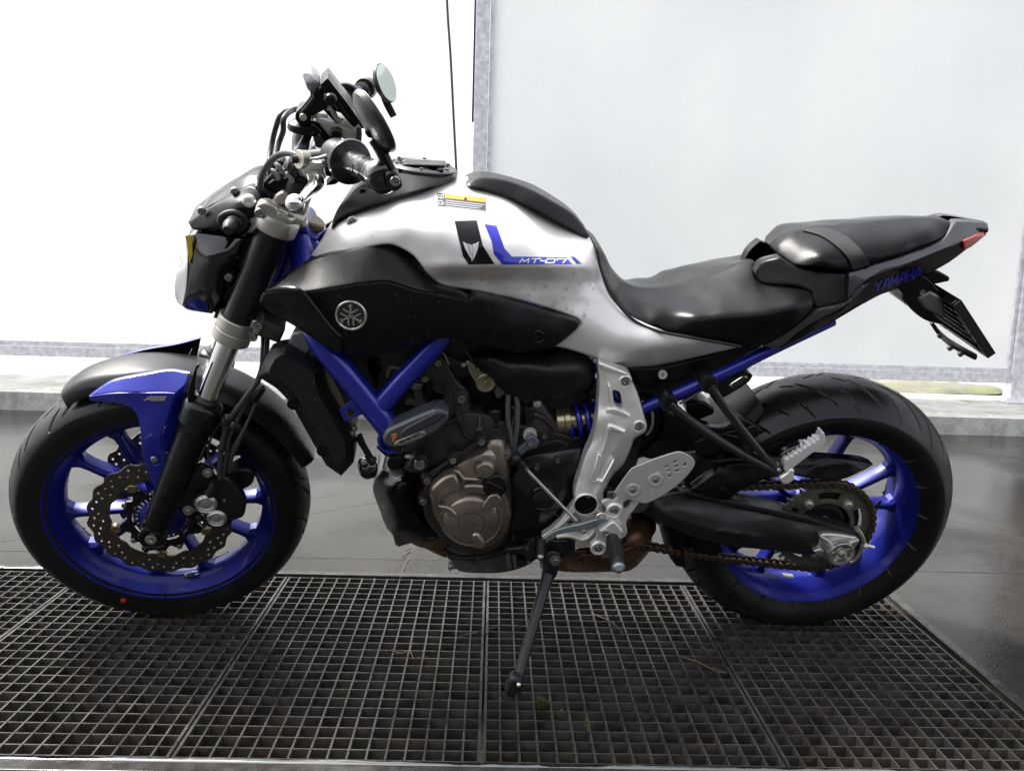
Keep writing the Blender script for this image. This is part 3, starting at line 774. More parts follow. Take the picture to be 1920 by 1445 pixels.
def t_hinge(p):          # the crease that runs back under the lettering, and the hollow below it
    x, y = p[:, 0], p[:, 1]; yc = np.interp(x, [790, 815, 840, 900, 1060, 1100, 1125], [498, 500, 499, 498, 500, 502, 506])
    d = y-yc; k = np.clip((x-785)/50, 0, 1)*np.clip((1150-x)/60, 0, 1)
    d2 = y-np.interp(x, [1090, 1150, 1200, 1250, 1300, 1350, 1400], [676, 668, 656, 646, 640, 639, 643]); k2 = np.clip((x-1090)/70, 0, 1)
    return -k2*.0011*np.clip(d2, 0, 60)-k*(.00085*np.clip(d, 0, 24)-.00045*np.clip(d-24, 0, 30))+k*.004*np.exp(-((d+2)/9)**2)
T_H.hinge = t_hinge
tank = clam('fuel_tank', B, T_OUT, T_CTL, SILVER, ROOT, step=6, edge=5, drop=.004, corner=55, hfun=T_H, smooth=75)
TH = o_h[tank.name]
# black trim over the front of the tank
cov = [(621, 430), (625, 410), (636, 387), (655, 366), (672, 350), (700, 338), (735, 326), (780, 322), (830, 322), (856, 334), (846, 340), (800, 354), (737, 373), (669, 397), (640, 410)]
cvc = [(621, 430, .132), (636, 387, .118), (672, 350, .100), (735, 326, .06), (830, 322, .035), (856, 334, .035), (800, 354, .098), (737, 373, .118), (669, 397, .132), (700, 365, .118)]
tc_ = clam('tank_cover', B, cov, cvc, PLASTIC, ROOT, step=7, edge=4, drop=.003, corner=50)
bolt(B, 680, 359, float(o_h[tc_.name]([(680, 359)])[0])-.0005, .006, tc_, 'button', PLASTIC)
wb_ = float(TH([(661, 417)])[0]); lathe('bolt_seat', B, B.p(661, 417, wb_), [(.0098, -.004), (.0098, .0012), (.0085, .002), (.0078, -.001)], ALU, tank, 28); bolt(B, 661, 417, wb_-.001, .0066, tank, 'button')
# filler cap and its ring
cc = B.p(792, 318, .0); upv = unit(np.array([.10, 0, 1.0]))
lathe('filler_cap', B, cc, [(.062, -.03), (.062, .006), (.056, .010), (.048, .010), (.046, .006), (.040, .006), (.037, .012), (.010, .014)], GLOSSB, tank, 48, ax=upv)
for i in range(6):
    a = i*math.pi/3; u_, v_ = perp(upv); pos = cc+upv*.0105+(u_*math.cos(a)+v_*math.sin(a))*.052
    lathe('cap_bolt', B, pos, [(.0035, -.002), (.0035, .002)], BOLTM, tank, 12, ax=upv)
# latch box lying on the cap
v, f = box_geo(cc+np.array([.005, -.015, .0135]), .075, .05, .005); link('cap_flap', mesh(v, f), PLASTIC, tank, bevel=.003)
# tank pad
pad = [(873, 345), (884, 337), (902, 332), (945, 337), (992, 353), (1035, 376), (1075, 402), (1101, 434), (1106, 443), (1100, 447), (1062, 426), (1010, 398), (960, 374), (910, 357), (880, 351)]
clam('tank_pad', B, pad, [(873, 345, .045), (902, 332, .03), (992, 353, .03), (1101, 434, .03), (1106, 443, .035), (1062, 426, .058), (960, 374, .06), (880, 351, .056), (990, 370, .052)], LEATHER, ROOT, step=6, edge=5, drop=.006, corner=70)
# -------- intake cover (left and, mirrored, right)
crease = [(560, 548), (613, 541), (660, 533), (700, 528), (727, 527), (770, 540), (813, 549), (880, 561)]
Lc = [(895, 565), (980, 580), (1047, 597), (1088, 603)]
IC = [(500, 547, .175), (580, 490, .155), (647, 470, .172), (710, 458, .178), (747, 473, .182), (780, 507, .192), (810, 530, .195), (827, 540, .192), (897, 557, .180), (980, 573, .170), (1047, 592, .160), (1088, 603, .156),
      (560, 548, .218), (613, 541, .224), (660, 533, .226), (700, 528, .224), (727, 527, .222), (770, 540, .220), (813, 549, .216), (880, 561, .205)]
ICl = IC[-8:]+[(980, 573, .175), (1047, 592, .165), (1088, 603, .158), (640, 640, .212), (643, 663, .196), (713, 663, .188), (763, 650, .190), (830, 633, .193), (930, 650, .182), (1013, 653, .170), (1040, 650, .166), (660, 590, .222), (760, 590, .218), (850, 600, .208), (950, 615, .195), (1040, 625, .176), (590, 580, .215)]
panel('intake_cover_upper', B, [(500, 547), (535, 519), (580, 490), (647, 470), (690, 461), (715, 458), (732, 461), (747, 473), (780, 507), (808, 529), (828, 540), (860, 549), (880, 561)][:12]+crease[::-1]+[(530, 549)], IC, CARB, ROOT, thick=.02, step=7, edge=3, drop=.0025, mirror=True, corner=50)
ic = panel('intake_cover', B, [(560, 548.4)]+[(x, y+.4) for x, y in crease[1:]]+[(885, 554), (897, 557), (980, 573), (1047, 592), (1080, 600), (1088, 605), (1082, 616), (1060, 634), (1040, 650), (1013, 655), (973, 661), (930, 651), (880, 641), (830, 634), (763, 650), (713, 663), (660, 665), (645, 660), (640, 645), (613, 617), (583, 580)], ICl, CARB, ROOT, thick=.03, step=7, edge=4, drop=.004, mirror=True, corner=50)
IH = o_h[ic.name]
scoop = [(486, 566), (493, 549), (527, 545), (562, 549), (585, 577), (615, 614), (640, 638), (644, 661), (627, 659), (590, 636), (547, 608), (513, 590)]
panel('intake_scoop', B, scoop, [(486, 566, .190), (493, 549, .196), (562, 549, .222), (615, 614, .226), (640, 638, .222), (644, 661, .205), (590, 636, .198), (513, 590, .188), (545, 580, .214)], PLASTIC, ROOT, thick=.022, step=6, edge=4, drop=.004, mirror=True)
lip_ = [(500, 545, .2), (530, 541, .212), (562, 546, .226), (588, 575, .231), (616, 611, .231), (638, 632, .229)]
tube('scoop_lip', B, lip_, [.002, .0045, .005, .005, .005, .003], PLASTIC, ic, 8, 6)
# round fastener at the tail of the cover
lathe('fastener', B, B.p(1008, 631, IH([(1008, 631)])[0]), [(.0125, -.006), (.0125, .001), (.0105, .0025), (.0085, .0005), (.0075, .0005), (.006, .003), (.003, .004)], PLASTIC, ic, 28)
# badge: ring with three crossed tuning forks
bw = float(IH([(658, 591)])[0])+.001; bc = B.p(658, 591, bw)
BADGE = mat('badge_chrome', (.62, .60, .56), .25, .9)
bd = lathe('badge', B, bc, [(.0265, -.006), (.0265, .002), (.0255, .0032), (.0235, .0032), (.0225, .002), (.0225, -.005)], BADGE, ic, 48)
lathe('badge_field', B, bc, [(.0228, -.004), (.0228, .0018)], GLOSSB, bd, 40)
mbk = MB()
for k in range(3):
    a = R(90+120*k); d = np.array([math.cos(a), 0, math.sin(a)]); e = np.array([-math.sin(a), 0, math.cos(a)])
    def strip(p, q, wd):
        p, q = bc+YM*.0024+p, bc+YM*.0024+q; dd = unit(q-p); nn = np.cross(dd, YM)*wd/2; base = [p-nn, p+nn, q+nn, q-nn]
        mbk.add([x for x in base]+[x+YM*.0012 for x in base], [(4, 5, 6, 7), (0, 1, 5, 4), (1, 2, 6, 5), (2, 3, 7, 6), (3, 0, 4, 7)])
    for s in (-1, 0, 1): strip(e*s*.0042-d*.017, e*s*.0042-d*.003 if s else d*.002, .0022) if s else strip(-d*.004, d*.020, .0026)
    for s in (-1, 1): strip(e*s*.0042-d*.003, d*.003+e*s*.0008, .0022)
    tip = d*.018; strip(tip-e*.0032, tip+e*.0032, .0035)
link('badge_forks', mbk.mesh(), BADGE, bd, B, smooth=0)

# -------- decals on the tank
DBLK, DBLU, DWHT = mat('decal_black', (.005, .005, .006), .22, spec=.3), mat('decal_blue', (.020, .022, .42), .28, .2, .4), mat('decal_white', (.72, .72, .73), .35)
z4 = lambda pts: zm(480, 420, 3, pts)
dk1 = decal('black_stripe', B, TH, [(852, 414), (894, 413), (905, 460), (927, 495), (879, 496), (868, 480)], DBLK, tank, off=.0010, corner=5, step=3.5, thick=.0003)
decal('blue_stripe', B, TH, [(908, 420), (931, 423), (946, 466), (960, 481), (1062, 482), (1073, 495), (942, 496), (926, 476), (922, 452)], DBLU, tank, off=.0010, corner=5, step=3.5, thick=.0003)
decal('blue_slash', B, TH, [(1069, 481), (1077, 481), (1091, 494), (1083, 495)], DBLU, tank, off=.0010, corner=5, step=3.5, thick=.0003)
# winged emblem on the black stripe
for pl in ([(868, 453), (877, 458), (880, 470), (886, 488), (880, 480), (872, 466)], [(898, 453), (889, 458), (886, 470), (886.5, 488), (892, 478), (896, 466)], [(878, 457), (881, 458), (885, 476), (883, 477)], [(889, 457), (886, 458), (885.5, 474), (887.5, 474)], [(882, 459), (885, 459), (885.4, 490), (884.6, 490)]):
    decal('emblem', B, TH, pl, DWHT, dk1, off=.0017, corner=5, step=2.5, thick=.0003)
# model lettering, letter by letter
MT = [(0, [[(0, 1), (.12, 0), (.42, .72), (.80, 0), (.92, 1)]]), (1.12, [[(0, 0), (.95, 0)], [(.46, 0), (.46, 1)]]), (2.2, [[(0, .5), (.4, .5)]]), (2.8, [[(0, 0), (.9, 0), (.9, 1), (0, 1), (0, 0)]]), (3.95, [[(0, 0), (.95, 0), (.75, 1)], [(0, 0), (-.02, .3)]])]
MT = [(x0, [[(a-.22*(b_-.5), b_) for a, b_ in pl] for pl in pls]) for x0, pls in MT]
strokes(B, TH, MT, DWHT, 'model_lettering', tank, (976, 485.0), (17.3, .1), (.2, 7.4), 1.9, off=.0012, thick=.0006)
# warning sticker
LBK, LOR, LWT = mat('label_dark', (.03, .03, .035), .4), mat('label_orange', (.75, .28, .02), .4), mat('label_print', (.45, .45, .47), .5)
st = decal('warning_sticker', B, TH, [(820, 362), (911, 371), (911, 397), (820, 386)], LBK, tank, off=.0010, corner=5, step=2.5, thick=.0003)
decal('sticker_band', B, TH, [(834, 363.8), (910.4, 371.6), (910.4, 379.4), (834, 371.2)], LOR, st, off=.0015, corner=5, step=2.5, thick=.0003)
decal('sticker_mark', B, TH, [(873, 369), (876.5, 375), (869.5, 374.3)], LBK, st, off=.0020, corner=5, step=2.5, thick=.0003)
strokes(B, TH, [(0, [[(0, i), (1-.07*((i*7) % 3), i)] for i in range(4)])], LWT, 'sticker_print', st, (836, 375.6), (72, 8.3), (0, 3.9), 1.1, off=.0012, thick=.0004)
strokes(B, TH, [(0, [[(0, 0), (.45, .15), (.9, 0), (.9, .7), (.45, .85), (0, .7), (0, 0)], [(.45, .15), (.45, .85)]])], LWT, 'sticker_symbol', st, (822.5, 364.5), (10, 1), (0, 8), 1.0, off=.0012, thick=.0004)
strokes(B, TH, [(0, [[(0, 0), (.6, 0), (.6, 1), (0, 1), (0, 0)], [(.6, .4), (.9, .5), (.9, .9)]])], LWT, 'sticker_symbol', st, (823, 376), (10, 1), (0, 7), 1.0, off=.0012, thick=.0004)

# -------- seats
S_OUT = [(1118, 465), (1122, 485), (1128, 506), (1147, 548), (1183, 593), (1228, 617), (1291, 630), (1354, 641), (1389, 648), (1430, 647), (1470, 624), (1515, 590), (1527, 568), (1521, 547), (1494, 537), (1457, 534), (1427, 529), (1413, 513), (1414, 490), (1400, 490), (1362, 506), (1327, 520), (1282, 533), (1237, 540), (1197, 539), (1170, 528), (1148, 505), (1134, 476), (1125, 464)]
S_CTL = [(1118, 465, .075), (1128, 506, .088), (1147, 548, .102), (1183, 593, .118), (1228, 617, .128), (1291, 630, .140), (1354, 641, .150), (1389, 648, .152), (1430, 647, .148), (1470, 624, .150), (1515, 590, .146), (1527, 568, .138), (1521, 547, .120), (1494, 537, .100), (1457, 534, .085), (1427, 529, .065), (1413, 513, .045), (1414, 490, .012), (1400, 490, .006), (1362, 506, .006), (1327, 520, .006), (1282, 533, .006), (1237, 540, .006), (1197, 539, .006), (1170, 528, .008), (1148, 505, .02), (1134, 476, .04), (1125, 464, .055),
         (1160, 552, .070), (1200, 560, .048), (1250, 560, .050), (1310, 547, .050), (1370, 527, .050), (1200, 576, .078), (1250, 577, .082), (1310, 565, .082), (1370, 546, .082), (1230, 600, .122), (1300, 600, .140), (1370, 605, .155), (1440, 600, .165), (1490, 575, .155), (1420, 560, .125), (1350, 575, .125)]
S_H = Height(S_CTL)
def s_hinge(p):          # the edge where the top of the seat turns down into its skirt
    x, y = p[:, 0], p[:, 1]; d = y-np.interp(x, [1150, 1200, 1260, 1340, 1420, 1490, 1530], [540, 568, 582, 592, 590, 576, 562])
    return .0075*np.exp(-(d/15)**2)*np.clip((x-1150)/50, 0, 1)*np.clip((1535-x)/40, 0, 1)
S_H.hinge = s_hinge
seat = clam('seat', B, S_OUT, S_CTL, LEATHER, ROOT, step=7, edge=6, drop=.008, corner=52, hfun=S_H)
tube('seat_piping', B, [(1121, 478, .086), (1128, 508, .093), (1146, 550, .107), (1182, 595, .124), (1228, 619, .134), (1291, 632, .146), (1354, 643, .156), (1389, 650, .158)], .0028, RUBB2, seat, 8, 6)
P_OUT = [(1452, 472), (1459, 458), (1488, 437), (1509, 431), (1577, 422), (1667, 413), (1739, 409), (1772, 412), (1786, 418), (1780, 434), (1766, 447), (1712, 470), (1631, 497), (1595, 507), (1533, 502), (1497, 500), (1474, 488)]
P_CTL = [(1452, 472, .022), (1459, 458, .014), (1488, 437, .008), (1509, 431, .006), (1577, 422, .006), (1667, 413, .006), (1739, 409, .006), (1772, 412, .02), (1786, 418, .035), (1780, 434, .05), (1766, 447, .066), (1712, 470, .092), (1631, 497, .112), (1595, 507, .118), (1533, 502, .118), (1497, 500, .098), (1474, 488, .062),
         (1520, 468, .085), (1600, 459, .090), (1680, 449, .083), (1740, 432, .060), (1540, 485, .118), (1620, 480, .114), (1700, 460, .096), (1590, 438, .05), (1690, 428, .045)]
pil = clam('pillion_seat', B, P_OUT, P_CTL, LEATHER, ROOT, step=8, edge=6, drop=.009, corner=75)
PH = o_h[pil.name]
decal('strap', B, PH, [(1507, 432), (1536, 428), (1570, 433), (1603, 456), (1622, 478), (1632, 496), (1600, 506), (1592, 486), (1572, 464), (1540, 442)], RUBB2, pil, off=.004, corner=50, thick=.006, step=6)
# -------- tail
panel('tail_side', B, [(1414, 512), (1428, 491), (1462, 481), (1484, 495), (1533, 505), (1592, 511), (1590, 566), (1530, 582), (1524, 568), (1519, 548), (1494, 539), (1457, 536), (1425, 530)], [(1414, 512, .05), (1462, 481, .07), (1533, 505, .10), (1592, 511, .11), (1590, 566, .128), (1530, 582, .135), (1519, 548, .118), (1457, 536, .09), (1540, 540, .118)], PLASTIC, ROOT, thick=.02, mirror=True)
panel('tail_strip', B, [(1430, 649), (1472, 626), (1517, 592), (1532, 582), (1590, 566), (1602, 546), (1640, 522), (1585, 572), (1530, 602), (1490, 628), (1462, 651)], [(1430, 649, .142), (1517, 592, .143), (1590, 566, .133), (1640, 522, .120), (1585, 572, .135), (1462, 651, .138)], GREYP, ROOT, thick=.03, mirror=True, edge=3, drop=.002)
panel('tail_upper', B, [(1592, 511), (1631, 499), (1712, 472), (1766, 449), (1787, 421), (1793, 415), (1851, 418), (1854, 430), (1838, 444), (1806, 453), (1712, 490), (1640, 517), (1602, 545), (1590, 562)], [(1592, 511, .118), (1631, 499, .112), (1712, 472, .09), (1766, 449, .066), (1793, 415, .035), (1851, 418, .010), (1854, 430, .02), (1806, 453, .07), (1712, 490, .112), (1640, 517, .124), (1590, 562, .130)], GREYP, ROOT, thick=.02, mirror=True, edge=3, drop=.002)
tl = panel('tail_lower', B, [(1603, 547), (1640, 518), (1712, 491), (1806, 454), (1822, 460), (1779, 490), (1730, 516), (1680, 542), (1640, 556), (1591, 578), (1560, 600), (1500, 636), (1464, 652), (1492, 629), (1532, 603), (1586, 573)], [(1603, 547, .122), (1712, 491, .110), (1806, 454, .068), (1822, 460, .045), (1730, 516, .062), (1640, 556, .080), (1560, 600, .10), (1464, 652, .125), (1586, 573, .124), (1532, 603, .13), (1680, 525, .1)], PLASTIC, ROOT, thick=.02, mirror=True, edge=3, drop=.002)
LH = o_h[tl.name]
# tail lamp
REDL = mat('tail_lamp_red', (.42, .02, .012), .12, coat=.5)
panel('tail_lamp', B, [(1806, 452), (1848, 432), (1849, 440), (1822, 462), (1808, 469)], [(1806, 452, .076), (1848, 432, .03), (1849, 440, .03), (1822, 462, .055), (1808, 469, .066)], REDL, ROOT, thick=.03, mirror=True, edge=3, drop=.003, step=5)
v, f = box_geo(B.p(1812, 424, 0), .05, .07, .010); link('tail_deck', mesh(v, f), PLASTIC, ROOT, B, bevel=.004)
# maker's name on the tail
YA = [(0, [[(0, 0), (.32, .5)], [(.72, 0), (.32, .5), (.32, 1)]]), (.95, [[(0, 1), (.38, 0), (.62, 0), (.8, 1)], [(.16, .68), (.7, .68)]]), (1.95, [[(0, 1), (.08, 0), (.42, .7), (.78, 0), (.86, 1)]]), (3.0, [[(0, 1), (.38, 0), (.62, 0), (.8, 1)], [(.16, .68), (.7, .68)]]), (3.98, [[(.04, 0), (0, 1)], [(.74, 0), (.7, 1)], [(0, .5), (.72, .5)]]), (4.92, [[(0, 1), (.38, 0), (.62, 0), (.8, 1)], [(.16, .68), (.7, .68)]])]
YA = [(x0, [[(a-.18*(b_-.5), b_) for a, b_ in pl] for pl in pls]) for x0, pls in YA]
strokes(B, LH, YA, DBLU, 'tail_lettering', tl, (1641, 531), (14.8, -5.2), (1, 15.5), 3.6, off=.0030)
# ------------------------------------------------------------------ front end
zA = lambda pts: zm(540, 110, 8, pts)
zB = lambda pts: zm(480, 220, 6.857, pts)
zC = lambda pts: zm(310, 310, 7.385, pts)
zD = lambda pts: zm(310, 470, 7.385, pts)
zE = lambda pts: zm(320, 680, 8, pts)
zF = lambda pts: zm(320, 840, 7.605, pts)
FW = .097
fA, fB_ = FK.p(515, 428, FW), FK.p(290, 990, FW)
fd = unit(fA-fB_)                                    # along the fork, upwards
def fpt(z, w=FW):                                    # point of the fork's centre line at height z
    q = fB_+fd*((z-fB_[2])/fd[2]); return np.array([q[0], -w, q[2]])
def fz(px, py): return FK.p(px, py, FW)[2]
zt, zc0, zc1, zs, zl = fz(515, 428), fz(447, 612), fz(437, 640), fz(393, 752), fz(290, 995)
BLACKTUBE = mat('black_fork_tube', (.010, .010, .0105), .30, .25, rvar=.06, bump=.05)
YOKE = mat('yoke_aluminium', (.46, .44, .40), .38, .8, var=.07, vscale=60, rvar=.08, bump=.06, bscale=900)
def flathe(name, z, prof, m, parent, w=FW, n=36): return lathe(name, FK, fpt(z, w), prof, m, parent, n, ax=fd)
forks = []
for s in (1, -1):
    w = FW*s
    L_ = (fpt(zt, w)-fpt(zc0, w)); ln = float(np.linalg.norm(L_))
    f0 = flathe('fork_leg', zc0, [(.0285, -.01), (.0285, ln+.005)], BLACKTUBE, ROOT, w); forks.append(f0)
    lc = float(np.linalg.norm(fpt(zc1, w)-fpt(zs, w)))
    flathe('stanchion', zs, [(.0205, -.03), (.0205, lc+.02)], CHROME, f0, w)
    ll = float(np.linalg.norm(fpt(zs, w)-fpt(zl, w)))
    flathe('slider', zl, [(.018, -.012), (.0255, .01), (.027, .05), (.0285, .10), (.0300, .16), (.0315, ll-.075), (.0335, ll-.05), (.0375, ll-.045), (.0385, ll-.02), (.0375, ll-.005), (.034, ll), (.029, ll+.004), (.0225, ll+.006)], SATIN, f0, w)
    flathe('dust_seal', zs, [(.026, -.004), (.0265, .008), (.0235, .012), (.0215, .016)], RUBB2, f0, w)
    # fender guard spike beside the stanchion
    if s > 0:
        gd = zE([(360, 540), (300, 560), (255, 600), (250, 480), (300, 290), (385, 40), (430, 28), (430, 60), (395, 110), (362, 380)])
        plate('spike_guard', FK, gd, .118, .012, PLASTIC, f0, bevel=.003, corner=60)
    # axle lug
    lathe('axle_lug', FK, fpt(zl-.000, w)+np.array([0, 0, 0]), [(.017, -.028), (.0245, -.02), (.0255, .020), (.0235, .026), (.0165, .026), (.0145, .022)], SATIN, f0, 40, ax=YM*s)
ax_ = fpt(zl); lathe('axle', FK, np.array([FC[0], .14, FC[2]]), [(.012, 0), (.012, .262), (.0095, .2635), (.0095, .256), (.004, .256)], DARKST, fw, 24)
lathe('axle_end', FK, np.array([ax_[0], -.122, ax_[2]]), [(.0115, 0), (.0115, .004), (.0095, .005), (.0060, .005), (.0055, -.001)], STEEL, forks[0], 24)
mbp = MB(); v_, f_ = box_geo(fpt(zl)+np.array([0, -.012, -.024]), .044, .03, .012); mbp.add(v_, f_)
link('pinch_lug', mbp.mesh(), SATIN, forks[0], bevel=.003)
for dx in (-.013, .013): bolt(FK, 0, 0, 0, .0055, forks[0], 'socket', SATIN, at=tuple(fpt(zl)+np.array([dx, -.026, -.026])))
# lower yoke: split clamps with pinch bolts, body between the legs
mb = None
zmid = (fz(*zD([(1090, 925)])[0])+fz(*zD([(930, 1225)])[0]))/2
cb = fpt(zmid, 0)+np.array([.045, 0, .0]); v_, f_ = box_geo(cb, .085, .20, .035, rot_axis(np.array([0, 1., 0]), RAKE)); ly = link('lower_yoke', mesh(v_, f_), ENGGR, ROOT, FK, bevel=.006)
for s in (1, -1):
    mb = MB()
    for (za, zb, r_) in ((zD([(1090, 925)])[0], zD([(1010, 1075)])[0], .0345), (zD([(1010, 1080)])[0], zD([(930, 1225)])[0], .0345)):
        h0, h1 = fz(*zb), fz(*za); ln = (h1-h0)/fd[2]; c_ = fpt(h0, FW*s)
        mb.add(*lathe_geo(c_, fd, [(.02, 0), (r_-.0012, 0), (r_, .0014), (r_, ln-.0014), (r_-.0012, ln), (.02, ln)], 40))
    link('yoke_clamp', mb.mesh(), YOKE, ly, FK, smooth=35)
lug = zD([(1090, 955), (1200, 965), (1330, 985), (1350, 1020), (1330, 1100), (1300, 1150), (1260, 1240), (1215, 1252), (1110, 1245), (1080, 1200)])
plate('clamp_lug', FK, lug, .115, .05, YOKE, ly, bevel=.003, corner=70)
for q in ((1285, 1030), (1216, 1195)): bolt(FK, *zD([q])[0], .117, .0078, ly, 'socket')
# upper yoke
zu0, zu1 = fz(*zC([(1560, 900)])[0]), fz(*zC([(1640, 690)])[0])
yb = fpt((zu0+zu1)/2+.008, 0)
v_, f_ = box_geo(yb+np.array([.012, 0, .002]), .075, .19, .022, rot_axis(np.array([0, 1., 0]), RAKE)); uy = link('upper_yoke', mesh(v_, f_), YOKE, ROOT, FK, bevel=.008)
for s in (1, -1):
    ln = (zu1-zu0)/fd[2]
    v_, f_ = lathe_geo(fpt(zu0, FW*s), fd, [(.022, 0), (.0355, 0), (.0372, .002), (.0378, ln-.006), (.036, ln-.001), (.0325, ln), (.03, ln-.003), (.0, ln-.003)], 44)
    link('yoke_clamp', mesh(v_, f_), YOKE, uy, FK, smooth=35)
plate('clamp_lug', FK, zC([(1240, 640), (1255, 570), (1330, 520), (1440, 530), (1560, 620), (1560, 800), (1440, 800), (1300, 715), (1250, 690)]), .122, .030, YOKE, uy, bevel=.005, corner=60)
bolt(FK, *zC([(1307, 655)])[0], .124, .0085, uy, 'socket')
for s in (1, -1):
    tp = fpt(zu1, FW*s)
    lathe('fork_cap', FK, tp+fd*.002, [(.026, -.004), (.026, .004), (.022, .006), (.0125, .006), (.012, .010), (.011, .011)], STEEL, uy, 36, ax=fd)
plate('yoke_gusset', FK, zB([(170, 1100), (260, 1010), (340, 960), (470, 1040), (520, 1110), (330, 1130)]), .085, .02, YOKE, uy, bevel=.004)
# bar clamps and handlebar
cl_ = [zB([(520, 900)])[0]]
q0 = FK.p(548, 349, .055)
lathe('bar_riser', FK, q0-np.array([-.0, 0, .03]), [(.026, -.03), (.025, .02), (.024, .045), (.020, .05)], mat('riser_black', (.03, .028, .027), .4, .4), uy, 36, ax=fd)
lathe('bar_riser', FK, (q0-np.array([0, 0, .03]))*np.array([1, -1, 1]), [(.026, -.03), (.025, .02), (.024, .045), (.020, .05)], MATS['riser_black'], uy, 36, ax=fd)
# left grip
gA, gB = FK.p(*zB([(1180, 560)])[0], .245), FK.p(*zB([(1640, 775)])[0], .365)
ga = unit(gB-gA)
mid = np.array([q0[0]+.005, 0, q0[2]+.02])
bar = [gA+ga*.01, gA-ga*.05, np.array([mid[0]+.01, -.13, (gA[2]*.6+mid[2]*.4)]), np.array([mid[0], -.07, mid[2]]), np.array([mid[0], 0, mid[2]])]
bar = bar+[q*np.array([1, -1, 1]) for q in bar[-2::-1]]
hb = link('handlebar', mesh(*tube_geo(bar, .0112, 16, True, 6)), SATIN, ROOT, FK)
GRIPM = mat('grip_rubber', (.007, .007, .007), .22, spec=.3, bump=.25, bscale=260)
for s in (1, -1):
    S_ = np.array([1, s, 1]); a_, b_ = gA*S_, gB*S_; d_ = unit(b_-a_); ln = float(np.linalg.norm(b_-a_))
    g_ = lathe('grip', FK, a_, [(.018, .0), (.033, .002), (.0345, .008), (.033, .013), (.026, .017), (.0195, .022), (.0180, .035), (.0172, ln*.5), (.0175, ln-.022), (.0165, ln-.018)], GRIPM, hb, 40, ax=d_)
    # diagonal ribs on the grip
    mbr = MB(); u_, v2 = perp(d_)
    for k in range(7):
        for sg in (1, -1):
            pts = [a_+d_*(.04+(ln-.075)*((k+.5*j/8)/7.2))+(.0172)*(math.cos(k*.9+sg*j*.28)*u_+math.sin(k*.9+sg*j*.28)*v2) for j in range(9)]
            mbr.add(*tube_geo(pts, .0011, 6))
    link('grip_ribs', mbr.mesh(), GRIPM, g_)
    lathe('bar_end', FK, a_+d_*(ln-.02), [(.0175, 0), (.0225, .002), (.0235, .012), (.0232, .022), (.020, .027), (.0135, .030)], GLOSSB, hb, 36, ax=d_)
    # switch housing
    sh_ = lathe('switch_housing', FK, a_-d_*.048, [(.016, -.01), (.0215, -.006), (.0265, .0), (.0265, .036), (.024, .044), (.018, .047)], PLASTIC, hb, 24, ax=d_)
for (pts, w_, th_) in ((zB([(1000, 440), (1020, 370), (1080, 350), (1130, 390), (1120, 480), (1060, 510)]), .235, .02), (zB([(870, 640), (930, 610), (1000, 700), (1000, 760), (900, 770)]), .225, .03), (zB([(990, 790), (1080, 740), (1100, 790), (1030, 860), (900, 880)]), .232, .035)):
    plate('switch', FK, pts, w_, th_, PLASTIC, hb, bevel=.003)
# clutch perch and lever
PERCH = mat('perch_silver', (.58, .56, .53), .28, .9, rvar=.08)
pe = plate('clutch_perch', FK, zB([(605, 600), (660, 565), (760, 585), (850, 570), (930, 480), (985, 455), (1000, 520), (960, 560), (880, 640), (860, 680), (905, 780), (840, 815), (760, 790), (720, 730), (700, 800), (650, 790), (610, 720)]), .215, .03, PERCH, hb, bevel=.005, corner=60)
lathe('adjuster_wheel', FK, FK.p(*zB([(600, 545)])[0], .205), [(.0135, -.008), (.0145, -.007), (.0145, .007), (.0135, .008), (.006, .008)], mat('anodised_grey', (.48, .46, .38), .35, .85), pe, 40, ax=unit(np.array([-.75, -.55, .15])))
lathe('clutch_dust_seal', FK, FK.p(*zB([(560, 545)])[0], .205), [(.006, -.015), (.006, .012)], SATIN, pe, 20, ax=unit(np.array([-.75, -.1, .05])))
v_, f_ = tube_geo([FK.p(*zB([q])[0], w) for q, w in (((690, 535), .225), ((800, 525), .225), ((950, 480), .232))], [.003, .006, .007], 8, True, 4, .5); link('perch_blade', mesh(v_, f_), GLOSSB, pe)
lev = [((735, 735), .22), ((765, 790), .245), ((765, 860), .275), ((700, 940), .31), ((620, 1020), .34), ((560, 1070), .358)]
tube('clutch_lever', FK, [FK.p(*zB([q])[0], w) for q, w in lev], [.011, .0125, .0125, .0105, .0085, .0075], CHROME, ROOT, 18, 6, raw=True, flat=.62)
bl = FK.p(*zB([(505, 1108)])[0], .362)
lathe('lever_ball', FK, bl, [(.0137*math.sin(a), -.0137*math.cos(a)) for a in np.linspace(.05, math.pi-.05, 14)], CHROME, bpy.data.objects['clutch_lever'], 28)
# brake lever and perch on the far side
q = gA*np.array([1, -1, 1]); v_, f_ = box_geo(q+np.array([-.03, .03, .01]), .06, .05, .035); link('brake_perch', mesh(v_, f_), PERCH, hb, bevel=.006)
tube('brake_lever', FK, [q+np.array([-.045, .03, 0]), q+np.array([-.06, -.03, -.012]), q+np.array([-.062, -.11, -.03])], [.009, .0085, .006], CHROME, hb, 14, 6, raw=True, flat=.6)
lathe('brake_reservoir', FK, q+np.array([-.035, .055, -.035]), [(.020, 0), (.022, .004), (.022, .03), (.024, .032), (.024, .042), (.018, .044)], mat('smoked_plastic', (.18, .18, .15), .25), hb, 30, ax=unit(np.array([.1, 0, 1])))
